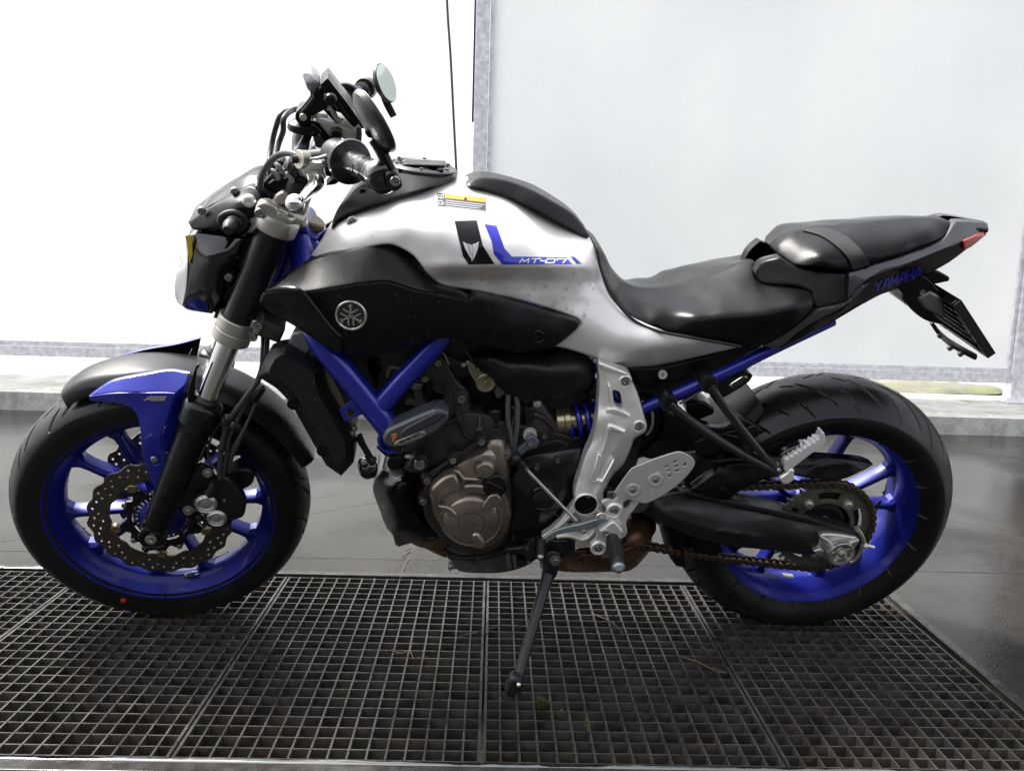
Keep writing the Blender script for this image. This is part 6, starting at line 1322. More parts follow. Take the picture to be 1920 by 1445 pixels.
hgo = plate('heel_guard', B, hg, .206, .004, HGM, ROOT, bevel=.0015, holes=hgh, corner=70, segs=3)
for q in ((388, 780), (260, 838)):
    qq = y6([q])[0]; lathe('dimple', B, B.p(*qq, .206), [(.0155, -.004), (.0150, .0012), (.012, .0022), (.0085, .0016), (.0075, .0010)], HGM, hgo, 36); bolt(B, *qq, .2068, .0056, hgo, 'button', BOLTM)
# shift lever with its rubber
LEVM = mat('lever_zinc', (.33, .37, .38), .38, .75, var=.08, rvar=.08)
sl_ = plate('shift_lever', B, yE([(560, 930), (600, 890), (660, 850), (760, 815), (900, 785), (1060, 738), (1075, 745), (1070, 795), (1000, 830), (860, 850), (720, 875), (660, 900), (610, 950), (590, 962)]), .198, .007, LEVM, ROOT, bevel=.0016, corner=50)
lathe('lever_pivot', B, B.p(*yE([(1108, 765)])[0], .204), [(.0098, -.012), (.0098, .0), (.0092, .002), (.0055, .002), (.0045, .0), (.002, .0)], LEVM, sl_, 32)
lathe('lever_spacer', B, B.p(*yE([(1092, 705)])[0], .188), [(.0115, -.02), (.0115, .006), (.010, .008)], STEEL, sl_, 28)
bolt(B, *yE([(942, 852)])[0], .200, .0045, sl_, 'button', LEVM)
lathe('toe_rubber', B, B.p(*yE([(552, 1075)])[0], .20), [(.009, -.012), (.0095, .0)], RUBB2, sl_, 20)
ta, tb = B.p(*yE([(552, 930)])[0], .195), B.p(*yE([(548, 1075)])[0], .225); tx = unit(tb-ta); tln = float(np.linalg.norm(tb-ta))
pr = [(.007, 0)]
for k in range(11): pr += [(.0098, tln*(k+.15)/11.6), (.0098, tln*(k+.55)/11.6), (.0082, tln*(k+.7)/11.6), (.0082, tln*(k+1.0)/11.6)]
lathe('toe_rubber', B, ta, pr+[(.0098, tln*.97), (.0095, tln)], RUBB2, sl_, 24, ax=tx, smooth=25)
lathe('toe_bolt', B, tb-tx*.003, [(.0066*math.cos(a), .0066*math.sin(a)+.001) for a in np.linspace(0, 1.5, 8)], ALU, sl_, 24, ax=unit(np.array([0, -1, -.2])))
# rider peg
hgp = plate('peg_hinge', B, yG([(420, 765), (580, 645), (610, 655), (712, 770), (690, 850), (670, 860), (560, 840), (520, 850)]), .214, .014, ALU, ROOT, bevel=.003, corner=40)
lathe('peg_pin', B, B.p(*yG([(500, 780)])[0], .216), [(.007, -.006), (.007, .001), (.005, .002), (.0045, .0)], STEEL, hgp, 24)
pa, pb = B.p(*yG([(580, 850)])[0], .215), B.p(*yG([(655, 1215)])[0], .285); px_ = unit(pb-pa); pln = float(np.linalg.norm(pb-pa))
pg = lathe('rider_peg', B, pa, [(.011, -.006), (.0125, .0), (.0135, .008), (.0138, pln-.012), (.0132, pln-.004), (.010, pln)], RUBB2, ROOT, 32, ax=px_)
u_, v2 = perp(px_)
for k in range(12):
    a = k*math.pi/6; d = math.cos(a)*u_+math.sin(a)*v2; v, f = tube_geo([pa+px_*.012+d*.0135, pa+px_*(pln-.02)+d*.0138], .0019, 8); link('peg_rib', mesh(v, f), RUBB2, pg)
lathe('peg_end', B, pb-px_*.004, [(.0125, -.002), (.0132, .002), (.012, .006), (.009, .008), (.006, .012), (.004, .013)], LEVM, pg, 28, ax=px_)
# ---- side stand
STM = mat('stand_black', (.022, .023, .027), .34, .35, rvar=.12, bump=.06)
sbk = plate('stand_bracket', B, yE([(560, 950), (590, 920), (640, 930), (850, 920), (862, 940), (860, 1040), (850, 1060), (780, 1070), (720, 1140), (690, 1180), (600, 1170), (580, 1100), (600, 1040)]), .160, .014, STM, ROOT, bevel=.004, corner=50)
for q in ((632, 975), (808, 970)):
    qq = yE([q])[0]; lug('bolt_boss', B, qq, .162, .0105, .012, STM, sbk, .62); bolt(B, *qq, .160, .0066, sbk, 'socket', SATIN)
plate('stand_knuckle', B, yE([(610, 1060), (660, 1030), (720, 1060), (725, 1120), (690, 1260), (650, 1300), (560, 1270), (560, 1240), (600, 1120)]), .172, .012, STM, sbk, bevel=.004, corner=60)
bolt(B, *yE([(678, 1110)])[0], .174, .0100, sbk, 'hex', mat('pivot_bolt', (.27, .26, .24), .4, .8)); bolt(B, *yE([(605, 1195)])[0], .174, .004, sbk, 'button', STM)
lg0, lg1 = B.p(1027, 1078, .168), B.p(966, 1288, .350)
std = link('side_stand', mesh(*tube_geo([lg0, lg0+(lg1-lg0)*.12, lg0+(lg1-lg0)*.6, lg1], [.0125, .0118, .0108, .0098], 20, True, 6)), STM, ROOT, B)
foot = plate('stand_foot', B, yH([(250, 1260), (290, 1220), (345, 1260), (352, 1310), (340, 1370), (290, 1400), (225, 1390), (212, 1350)]), .362, .026, STM, std, bevel=.006, corner=50)
lathe('foot_stud', B, B.p(*yH([(328, 1275)])[0], .366), [(.0042*math.cos(a), .0042*math.sin(a)) for a in np.linspace(0, 1.5, 6)], ALU, std, 16)
sw_ = plate('stand_switch', B, yE([(220, 1010), (250, 1005), (400, 985), (470, 915), (495, 910), (500, 1080), (470, 1090), (455, 1150), (430, 1150), (410, 1080), (330, 1040), (225, 1040)]), .150, .012, STM, sbk, bevel=.003, corner=50)
for q in ((427, 1000), (440, 1130)): bolt(B, *yE([q])[0], .153, .0035, sw_, 'socket', MATS['dull_bolt'])
for i, (a, b_) in enumerate((((255, 1045), (270, 1170)), ((310, 1050), (325, 1170)))): tube('switch_wire', B, [yE([a])[0]+(.13,), yE([((a[0]+b_[0])/2-5, (a[1]+b_[1])/2)])[0]+(.132,), yE([b_])[0]+(.125,)], .004, MATS['grey_hose'], sw_, 10, 4)
plate('switch_block', B, yE([(340, 1040), (400, 1050), (415, 1110), (360, 1120), (330, 1070)]), .140, .03, PLASTIC, sw_, bevel=.002)
a_, b_ = B.p(*yE([(560, 1100)])[0], .15), B.p(*yE([(575, 1170)])[0], .16)
hel = [B.p(*yE([(545+30*t, 1010+160*t)])[0], .146)+.0055*np.array([math.cos(t*95), math.sin(t*95), 0]) for t in np.linspace(0, 1, 200)]
link('stand_spring', mesh(*tube_geo(hel, .0013, 6)), DARKST, std)
# ------------------------------------------------------------------ rear end
# shock absorber with its blue spring, lying under the seat
sA, sB = B.p(1040, 790, .080), B.p(1185, 778, .080); sx_ = unit(sB-sA)
sho_ = lathe('shock_absorber', B, sA, [(.020, 0), (.026, .004), (.026, .018), (.0285, .020), (.0285, .030), (.020, .032), (.020, .12), (.012, .13)], mat('shock_gold', (.45, .40, .24), .28, .9), ROOT, 36, ax=sx_)
u_, v2 = perp(sx_); hel = [sA+sx_*(.030+.11*t)+.031*(math.cos(t*6*6.283)*u_+math.sin(t*6*6.283)*v2) for t in np.linspace(0, 1, 150)]
link('spring', mesh(*tube_geo(hel, .0062, 12)), BLUE, sho_)
# inner structure
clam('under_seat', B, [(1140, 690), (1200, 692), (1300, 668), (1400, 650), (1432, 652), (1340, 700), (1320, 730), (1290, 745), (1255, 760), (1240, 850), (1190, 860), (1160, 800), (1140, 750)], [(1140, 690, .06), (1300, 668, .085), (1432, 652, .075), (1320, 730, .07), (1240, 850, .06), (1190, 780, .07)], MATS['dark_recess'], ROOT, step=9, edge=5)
lkp = plate('lock_panel', B, [(1178, 690), (1240, 690), (1300, 676), (1345, 664), (1320, 690), (1280, 706), (1250, 716), (1225, 722), (1200, 716)], .100, .02, PLASTIC, ROOT, bevel=.003)
lk = lathe('seat_lock', B, B.p(*y6([(428, 187)])[0], .104), [(.0088, -.005), (.0088, .0015), (.008, .0025), (.0065, .002)], ALU, lkp, 32)
v, f = box_geo(B.p(*y6([(428, 187)])[0], .1067), .0015, .001, .0085); link('key_slot', mesh(v, f), GLOSSB, lk)
for q in ((365, 172), (468, 160)): lathe('lock_rivet', B, B.p(*y6([q])[0], .1005), [(.004, -.002), (.004, .0015), (.0025, .002)], PLASTIC, lkp, 16)
plate('inner_shield', B, yF([(740, 380), (790, 320), (830, 340), (990, 300), (1040, 350), (1040, 390), (960, 430), (800, 420)]), .07, .01, mat('shield_grey', (.40, .42, .42), .4, .5), ROOT, bevel=.002)
plate('inner_tab', B, yF([(760, 440), (830, 405), (930, 425), (900, 480), (800, 500)]), .085, .006, SATIN, ROOT, bevel=.002, holes=[[(1060+(812+26*math.cos(a))/5.558, 660+(462+16*math.sin(a))/5.558) for a in np.linspace(0, 6.283, 13)[:-1]]])
for s in (1, -1):
    S_ = np.array([1, s, 1])
    P_ = [B.p(1190, 772, .112), B.p(1270, 738, .112), B.p(1360, 697, .110), B.p(1450, 652, .10), B.p(1560, 600, .07)]
    v, f = tube_geo([q*S_ for q in P_], .0125, 18, True, 5); link('seat_rail', mesh(v, f), BLUE, bpy.data.objects['frame'])
    P_ = [B.p(1128, 672, .10), B.p(1155, 740, .11), B.p(1165, 800, .11), B.p(1130, 880, .11), B.p(1100, 950, .11)]
    v, f = tube_geo([q*S_ for q in P_], .021, 18, True, 5); link('rear_post', mesh(v, f), BLUE, bpy.data.objects['frame'])
tube('brake_pipe', B, [(1203, 752, .10), (1222, 772, .112), (1222, 800, .112), (1212, 815, .11)], .003, mat('pipe_grey', (.35, .35, .35), .35, .6), ROOT, 10, 5)
plate('seat_hook', B, y6([(740, 220), (830, 200), (880, 175), (920, 178), (935, 195), (910, 230), (800, 300), (760, 320), (740, 290)]), .075, .02, SATIN, ROOT, bevel=.003, holes=[y6([(800, 245), (870, 200), (905, 195), (900, 215), (830, 262)])], corner=50)
plate('tool_pouch', B, y6([(760, 210), (850, 150), (930, 120), (920, 150), (850, 190), (770, 235)]), .06, .03, mat('foil', (.45, .44, .40), .35, .6, bump=.8, bscale=90), ROOT, bevel=.003)
tube('wire_loom', B, [y6([q])[0]+(.09,) for q in ((520, 350), (560, 330), (640, 280), (700, 250))], .0028, mat('loom_silver', (.4, .4, .4), .35, .6), ROOT, 8, 5)
plate('shock_reservoir', B, y6([(560, 350), (660, 340), (720, 380), (720, 410), (620, 450), (570, 420)]), .07, .05, PLASTIC, ROOT, bevel=.006)
# ---- swingarm
SWA = mat('swingarm_black', (.020, .020, .021), .38, .3, rvar=.16, rscale=11, bump=.05)
so_ = y6([(180, 880), (290, 910), (360, 890), (430, 862), (520, 840), (640, 855), (800, 898), (1000, 938), (1200, 985), (1400, 1040), (1545, 1086), (1565, 1105), (1545, 1150), (1480, 1205), (1300, 1200), (1100, 1180), (950, 1165), (800, 1150), (660, 1120), (560, 1085), (470, 1040), (390, 1010), (300, 960), (180, 960)])
sc3 = [q+(w,) for q, w in zip(y6([(180, 880), (360, 890), (520, 840), (800, 898), (1200, 985), (1545, 1086), (1565, 1105), (1480, 1205), (1100, 1180), (800, 1150), (560, 1085), (390, 1010), (180, 960), (430, 955), (600, 1025), (800, 1078), (950, 1105), (600, 930), (800, 990), (1000, 1030), (1200, 1090), (1400, 1130), (450, 900), (700, 880), (1000, 955), (1300, 1030)]), (.12, .125, .105, .108, .112, .120, .124, .124, .122, .124, .122, .122, .12, .148, .146, .142, .136, .134, .132, .132, .134, .134, .130, .112, .116, .120))]
A_H = Height(sc3)
def a_hinge(p):
    x, y = p[:, 0], p[:, 1]; d = y-np.interp(x, [1235, 1290, 1340, 1400, 1440], [962, 982, 995, 1003, 1010]); return .006*np.clip(1-np.abs(d)/9, 0, 1)*np.clip((x-1225)/25, 0, 1)*np.clip((1445-x)/30, 0, 1)
A_H.hinge = a_hinge
swa = panel('swingarm', B, so_, sc3, SWA, ROOT, thick=.045, step=5, edge=5, drop=.006, corner=45, hfun=A_H)
plate('swingarm_top', B, y6([(520, 838), (640, 853), (800, 895), (1100, 958), (1330, 1018), (1548, 1086), (1540, 1098), (1300, 1030), (1000, 962), (760, 905), (600, 872)]), .128, .012, SWA, swa, bevel=.003)
arm2 = [B.p(1200, 935, -.10), B.p(1300, 985, -.12), B.p(1420, 1005, -.125), B.p(1560, 1030, -.125)]; v, f = tube_geo(arm2, [.034, .032, .028, .024], 16, True, 4); link('swingarm_right', mesh(v, f), SWA, swa)
v, f = tube_geo([B.p(*pc, .15), B.p(*pc, -.15)], .030, 24) if False else tube_geo([B.p(1190, 930, .12), B.p(1215, 935, -.1)], .034, 20); link('swingarm_bridge', mesh(v, f), SWA, swa)
stk = plate('caution_sticker', B, yG([(520, 270), (600, 265), (640, 300), (640, 350), (520, 345)]), .120, .002, mat('sticker_pale', (.42, .41, .38), .5), swa, bevel=.0003)
strokes(B, .1202, [(0, [[(0, i), (1, i)] for i in range(3)])], MATS['print_black'], 'sticker_print', stk, yG([(535, 300)])[0], (8, .2), (0, 2.5), 1.2, off=.0005)
# axle adjuster block
AXM = mat('adjuster_alu', (.52, .50, .47), .36, .85, var=.06)
ad = plate('axle_block', B, y6([(1275, 1180), (1310, 1140), (1320, 1085), (1390, 1085), (1530, 1105), (1540, 1125), (1500, 1180), (1500, 1220), (1420, 1250), (1350, 1225), (1290, 1205)]), .140, .02, AXM, ROOT, bevel=.004, corner=30)
for pts in ([(1310, 1090), (1400, 1140), (1380, 1165), (1330, 1150)], [(1275, 1180), (1320, 1165), (1345, 1190), (1300, 1210)], [(1470, 1140), (1535, 1112), (1510, 1165)]): plate('block_point', B, y6(pts), .147, .02, AXM, ad, bevel=.003, corner=20)
aq = y6([(1424, 1183)])[0]; ac = B.p(*aq, .148)
lathe('axle_collar', B, ac, [(.024, -.012), (.0282, -.006), (.0288, .008), (.0275, .0105), (.0240, .0105), (.0228, .004), (.0215, -.003), (.012, -.004)], mat('collar_alu', (.58, .57, .54), .30, .9), ad, 56)
for k in range(5):
    a = R(20+72*k); d = np.array([math.cos(a), 0, math.sin(a)]); e = np.array([-math.sin(a), 0, math.cos(a)])
    v, f = tube_geo([ac+YM*.0005+d*.010, ac+YM*.002+d*.016+e*.004, ac+YM*.003+d*.022+e*.003], [.002, .003, .0035], 8, True, 3); link('collar_vane', mesh(v, f), AXM, ad)
bolt(B, 0, 0, 0, .0105, ad, 'hex', STEEL, at=tuple(ac+YM*.0)); lathe('axle_tip', B, ac+YM*.008, [(.0065, -.004), (.0065, .004), (.0055, .005), (.003, .005), (.0025, .002)], mat('brass_tip', (.40, .34, .20), .35, .9), ad, 24)
tube('adjuster_bolt', B, [y6([q])[0]+(.132,) for q in ((1545, 1140), (1615, 1157))], .0042, ALU, ad, 12, 2); lathe('adjuster_nut', B, B.p(*y6([(1563, 1145)])[0], .132), [(.0062, -.003), (.0068, -.002), (.0068, .003), (.0062, .004)], ALU, ad, 6, ax=unit(np.array([1, 0, -.2])), smooth=10)
tube('end_plate', B, [y6([q])[0]+(.132,) for q in ((1515, 1045), (1550, 1095), (1555, 1140), (1530, 1200), (1500, 1232), (1480, 1240))], .0045, AXM, ad, 10, 3)
lathe('rear_axle', B, np.array([RC[0], .14, RC[2]]), [(.0125, 0), (.0125, .27)], STEEL, rw, 20)
# ---- chain
PIT = .015875; wC = SW_
fc2 = B.p(1012, 946, wC); fC = np.array([fc2[0], fc2[2]]); rC = np.array([RC[0], RC[2]]); rf, rr2 = PIT/(2*math.sin(math.pi/16)), PIT/(2*math.sin(math.pi/43))
d = rC-fC; D_ = np.linalg.norm(d); base = math.atan2(d[1], d[0]); off = math.asin((rr2-rf)/D_)
path = []
aT = base+math.pi/2+off; aB = base-math.pi/2-off          # tangent points (top, bottom)
T0, T1 = fC+rf*np.array([math.cos(aT), math.sin(aT)]), rC+rr2*np.array([math.cos(aT), math.sin(aT)])
B0, B1 = rC+rr2*np.array([math.cos(aB), math.sin(aB)]), fC+rf*np.array([math.cos(aB), math.sin(aB)])
for t in np.linspace(0, 1, 60)[:-1]: path.append(T0+(T1-T0)*t+np.array([0, -.004*math.sin(math.pi*t)]))
for a in np.linspace(aT, aB, 90)[:-1]: path.append(rC+rr2*np.array([math.cos(a), math.sin(a)]))
for t in np.linspace(0, 1, 60)[:-1]: path.append(B0+(B1-B0)*t+np.array([0, -.016*math.sin(math.pi*t)]))
for a in np.linspace(aB, aT-2*math.pi, 50)[:-1]: path.append(fC+rf*np.array([math.cos(a), math.sin(a)]))
path = np.array(path); seg = np.linalg.norm(np.roll(path, -1, 0)-path, axis=1); cum = np.r_[0, np.cumsum(seg)]; tot = cum[-1]; nl = int(round(tot/PIT/2))*2
pins = []
for k in range(nl):
    s = k*tot/nl; i = min(len(path)-1, int(np.searchsorted(cum, s, 'right')-1)); pins.append(path[i]+(path[(i+1) % len(path)]-path[i])*((s-cum[i])/seg[i]))
pins = np.array(pins); mb = MB(); mr_ = MB()
def stadium(p, q, hr, waist, y0, y1):
    dd = unit(q-p); nn = np.array([-dd[1], dd[0]]); o = []
    for j in range(7): a = math.pi/2+math.pi*j/6; o.append(p+hr*(math.cos(a)*dd+math.sin(a)*nn))
    o.append((p+q)/2-nn*waist)
    for j in range(7): a = -math.pi/2+math.pi*j/6; o.append(q+hr*(math.cos(a)*dd+math.sin(a)*nn))
    o.append((p+q)/2+nn*waist); n = len(o)
    return [(x[0], y0, x[1]) for x in o]+[(x[0], y1, x[1]) for x in o], [tuple(range(n)), tuple(range(n, 2*n))[::-1]]+[(j, (j+1) % n, (j+1) % n+n, j+n) for j in range(n)]
for k in range(nl):
    p, q = pins[k], pins[(k+1) % nl]
    for s in (1, -1):
        o = .0098 if k % 2 else .0072; y0, y1 = -wC-s*o, -wC-s*(o-.0020); mb.add(*stadium(p, q, .0073, .0050, y0, y1))
    mr_.add(*lathe_geo((p[0], -wC, p[1]), YM, [(1e-4, -.0118), (.0026, -.0118), (.0026, -.0098), (.0050, -.0052), (.0050, .0052), (.0026, .0098), (.0026, .0116), (.0018, .0121), (1e-4, .0121)], 8))
chn = link('chain', mb.mesh(), CHAINM, ROOT, B, bevel=.0004, smooth=35, segs=1); link('chain_rollers', mr_.mesh(), mat('chain_pin', (.13, .10, .07), .38, .85, var=.3, vscale=150), chn)
# front sprocket
so = []
for i in range(16):
    a = 2*math.pi*i/16
    for da, rr in ((-.5, rf-.005), (-.26, rf-.004), (-.12, rf+.004), (.12, rf+.004), (.26, rf-.004)): so.append((rr*math.cos(a+da*2*math.pi/16), rr*math.sin(a+da*2*math.pi/16)))
flat_disc('front_sprocket', B, np.array([fC[0], 0, fC[1]]), wC, .0065, so, [], SPROCK, ROOT)
# ---- chain guard and hugger
cg = panel('chain_guard', B, y6([(590, 620), (760, 625), (920, 640), (1240, 645), (1450, 658), (1560, 670), (1612, 692), (1560, 722), (1430, 775), (1290, 770), (1180, 755), (1090, 735), (920, 690), (700, 680)]), [q+(w,) for q, w in zip(y6([(590, 620), (920, 640), (1240, 645), (1560, 670), (1612, 692), (1430, 775), (1180, 755), (920, 690), (1300, 665), (1300, 680), (1500, 690)]), (.085, .088, .085, .080, .082, .108, .108, .106, .098, .104, .098))], PLASTIC, ROOT, thick=.02, step=6, edge=3, drop=.003, corner=40)
tube('guard_edge', B, [y6([q])[0]+(w,) for q, w in (((900, 690), .108), ((1180, 690), .106), ((1400, 685), .102), ((1600, 692), .084))], .0016, GREYP, cg, 8, 4)
cgp = panel('chain_guard_foot', B, y6([(590, 832), (700, 750), (800, 690), (930, 690), (1040, 735), (1060, 760), (960, 790), (850, 850), (800, 892), (720, 880)]), [q+(w,) for q, w in zip(y6([(590, 832), (800, 690), (1040, 735), (850, 850), (720, 880), (800, 780)]), (.135, .118, .112, .125, .135, .134))], PLASTIC, cg, thick=.02, step=6, edge=4, drop=.004)
bolt(B, *y6([(763, 832)])[0], .134, .008, cg, 'button', SATIN)
# hugger following the tyre
V, F = [], []; a0, a1 = R(122), R(200); na = 40; secw = np.linspace(-1, 1, 15)
for i in range(na+1):
    a = a0+(a1-a0)*i/na; wd = .098*min(1, .55+i/na*3)
    for s in secw:
        r_ = .3315-.014*abs(s)**3-(.012 if abs(s) > .99 else 0); V.append((RC[0]+r_*math.cos(a), -s*wd, RC[2]+r_*math.sin(a)))
n0 = len(V); ns = len(secw)
for q in list(V):
    dd = np.array([q[0]-RC[0], 0, q[2]-RC[2]]); dd = dd/np.linalg.norm(dd)*.003; V.append((q[0]-dd[0], q[1]*.985, q[2]-dd[2]))
for i in range(na):
    for j in range(ns-1): q = (i*ns+j, (i+1)*ns+j, (i+1)*ns+j+1, i*ns+j+1); F += [q, tuple(x+n0 for x in q[::-1])]
    for j in (0, ns-1): F.append((i*ns+j, (i+1)*ns+j, (i+1)*ns+j+n0, i*ns+j+n0))
for i in (0, na):
    for j in range(ns-1): F.append((i*ns+j, i*ns+j+1, i*ns+j+1+n0, i*ns+j+n0))
hug = link('hugger', mesh(V, F), mat('hugger_black', (.006, .006, .006), .5, spec=.2, rvar=.1), ROOT, B, smooth=40)
panel('hugger_side', B, y6([(415, 320), (470, 400), (560, 420), (640, 460), (760, 480), (860, 420), (960, 470), (1000, 510), (940, 530), (900, 580), (930, 640), (760, 625), (590, 615), (480, 640), (360, 660), (300, 640), (420, 520)]), [q+(w,) for q, w in zip(y6([(415, 320), (560, 420), (860, 420), (1000, 510), (930, 640), (590, 615), (360, 660), (420, 520), (600, 520), (800, 560)]), (.09, .10, .095, .085, .096, .112, .105, .10, .116, .108))], PLASTIC, hug, thick=.02, step=7, edge=4, drop=.005)
tube('hugger_crease', B, [y6([q])[0]+(w,) for q, w in (((420, 520), .102), ((600, 600), .118), ((640, 560), .118), ((760, 520), .114), ((940, 480), .096))], .0025, PLASTIC, hug, 8, 4)
plate('hugger_wing', B, y6([(590, 600), (620, 560), (760, 520), (860, 540), (700, 640), (640, 640)]), .119, .01, PLASTIC, hug, bevel=.003)
# ---- passenger footrest bracket and peg
PBM = mat('bracket_black', (.018, .019, .020), .27, .35, coat=.2, rvar=.08)
ppb = empty('passenger_bracket'); ppb.parent = ROOT
arms = [[(690, 245, .150), (760, 350, .152), (900, 530, .158), (1000, 650, .165), (1080, 730, .170)], [(462, 348, .150), (560, 430, .152), (700, 530, .158), (880, 640, .165), (1065, 735, .170)]]
for a in arms: v, f = tube_geo([B.p(*y6([q[:2]])[0], q[2]) for q in a], [.0105, .0085, .0085, .0085, .0100], 14, True, 6, 1.0); link('arm', mesh(v, f), PBM, ppb, bevel=0)
plate('arm_web', B, y6([(720, 300), (780, 360), (930, 560), (1060, 690), (1110, 730), (1100, 760), (1040, 760), (900, 670), (760, 590), (880, 660), (990, 700), (960, 640), (880, 540), (760, 390)]), .163, .008, PBM, ppb, bevel=.002, corner=60)
plate('arm_pad', B, y6([(940, 625), (970, 618), (1050, 665), (1040, 690), (1000, 672)]), .169, .006, ENGGR, ppb, bevel=.001)
for q in ((690, 245), (462, 348)):
    qq = y6([q])[0]; lathe('boss', B, B.p(*qq, .155), [(.0150, -.03), (.0165, -.012), (.0172, .0), (.0165, .002), (.0138, .002), (.0128, -.003)], PBM, ppb, 36); bolt(B, *qq, .153, .0068, ppb, 'button', SATIN)
    tube('spacer', B, [qq+(.15,), qq+(.11,)], .012, SATIN, ppb, 18, 1)
lathe('peg_pivot', B, B.p(*y6([(1085, 720)])[0], .176), [(.0105, -.014), (.0112, 0), (.0098, .0015), (.0055, .0015), (.0045, .003), (.002, .003)], PBM, ppb, 32); bolt(B, *y6([(1082, 720)])[0], .177, .0045, ppb, 'button', ALU)
top_ = []
n_t = 8
for k in range(n_t):
    for fr_, dy in ((.0, 0), (.25, -9), (.55, -9), (.75, 6)):
        t = (k+fr_)/n_t; top_.append((1112+t*(1310-1112), 672+t*(548-672)+dy))
pgp = plate('passenger_peg', B, y6(top_+[(1318, 525), (1322, 508), (1338, 515), (1346, 560), (1330, 585), (1240, 650), (1160, 712), (1130, 742), (1112, 720)]), .184, .022, mat('peg_alu', (.85, .85, .84), .30, .55), ROOT, bevel=.0015, raw=True)
plate('peg_base', B, y6([(1085, 770), (1130, 740), (1150, 715), (1172, 725), (1165, 755), (1178, 770), (1140, 800), (1105, 805)]), .186, .025, ALU, pgp, bevel=.003)
plate('peg_rubber', B, y6([(1085, 650), (1110, 625), (1180, 590), (1220, 575), (1260, 575), (1110, 665)]), .172, .02, GLOSSB, pgp, bevel=.003)
# ---- number plate holder
tl_ = empty('plate_holder'); tl_.parent = ROOT
nA, nB, fA2, fB2 = B.p(1798, 562, .10), B.p(1863, 662, .10), B.p(1712, 562, -.10), B.p(1742, 612, -.10)
ctr = (nA+nB+fA2+fB2)/4; lx = unit((nB-nA)); W2 = .105
c0 = (nA+nB)/2*np.array([1, 0, 1]); hgt = float(np.linalg.norm(nB-nA))*.5
up_ = unit(np.array([nA[0]-nB[0], 0, nA[2]-nB[2]])); nr = unit(np.cross(np.array([0, 1., 0]), up_))
rotp = np.stack([nr, np.array([0, 1., 0]), up_], 1)
v, f = box_geo(c0, .005, 2*W2, 2*hgt, rotp); pl_ = link('backing_plate', mesh(v, f), PLASTIC, tl_, B, bevel=.0015)
for s in (1, -1): v, f = box_geo(c0-nr*.007+np.array([0, s*(W2-.004), 0]), .016, .008, 2*hgt, rotp); link('plate_rim', mesh(v, f), GLOSSB, tl_, B, bevel=.002)
for s in (1, -1): v, f = box_geo(c0-nr*.007+up_*s*(hgt-.004), .016, 2*W2-.018, .008, rotp); link('plate_rim', mesh(v, f), GLOSSB, tl_, B, bevel=.002)
for k in range(5): v, f = box_geo(c0-nr*.008+up_*(-hgt*.62+hgt*.3*k), .010, 2*W2-.018, .006, rotp); link('plate_rib', mesh(v, f), PLASTIC, tl_, B, bevel=.0015)
for k in range(6): v, f = box_geo(c0-nr*.009+np.array([0, -W2+.014, 0])+up_*(hgt*.45-.012*k), .012, .012, .004, rotp); link('plate_tooth', mesh(v, f), GLOSSB, tl_, B, bevel=.0006)
rbar = tube('reflector_bar', B, [(1746, 604, -.075), (1764, 628, -.07), (1790, 648, .0), (1829, 669, .055)], [.006, .0085, .009, .008], PLASTIC, tl_, 8, 4, flat=.6)
for q in ((1767, 626, -.065), (1786, 649, -.01), (1806, 660, .025)): lathe('wing_nut', B, B.p(*q)-nr*.006, [(.004, -.005), (.0058, -.003), (.0058, .003), (.004, .006)], MATS['dull_bolt'], tl_, 12, ax=nr)
stalk = [B.p(1700, 520, 0), B.p(1725, 555, 0), c0-nr*.02+up_*hgt*.4]; v, f = tube_geo(stalk, [.030, .028, .022], 14, True, 4, .6); link('stalk', mesh(v, f), PLASTIC, tl_, B)
plate('stalk_side', B, [(1668, 530), (1700, 512), (1735, 520), (1760, 545), (1752, 590), (1775, 610), (1735, 600), (1705, 575), (1690, 548)], .05, .012, PLASTIC, tl_, bevel=.003, corner=50)
plate('plate_lamp', B, [(1733, 522), (1755, 508), (1782, 520), (1780, 528), (1745, 533)], .035, .07, PLASTIC, tl_, bevel=.003, corner=60)
tapeM = mat('clear_tape', (.10, .10, .10), .18, coat=.6, bump=1.2, bscale=60)
plate('tape_wrap', B, [(1720, 560), (1745, 545), (1770, 560), (1775, 600), (1755, 590), (1735, 580)], .055, .05, tapeM, tl_, bevel=.006)
plate('tail_bracket', B, [(1690, 545), (1705, 538), (1725, 545), (1730, 570), (1710, 580), (1695, 565)], .045, .09, SATIN, tl_, bevel=.004); bolt(B, 1728, 548, .05, .006, tl_, 'socket')
clam('tail_bottom', B, [(1460, 640), (1530, 598), (1600, 560), (1680, 520), (1740, 490), (1800, 455), (1822, 460), (1779, 492), (1730, 518), (1640, 558), (1560, 604), (1475, 652)], [(1460, 640, .10), (1600, 560, .085), (1740, 490, .06), (1822, 460, .03), (1640, 558, .075), (1475, 652, .10)], PLASTIC, ROOT, step=9, edge=4)
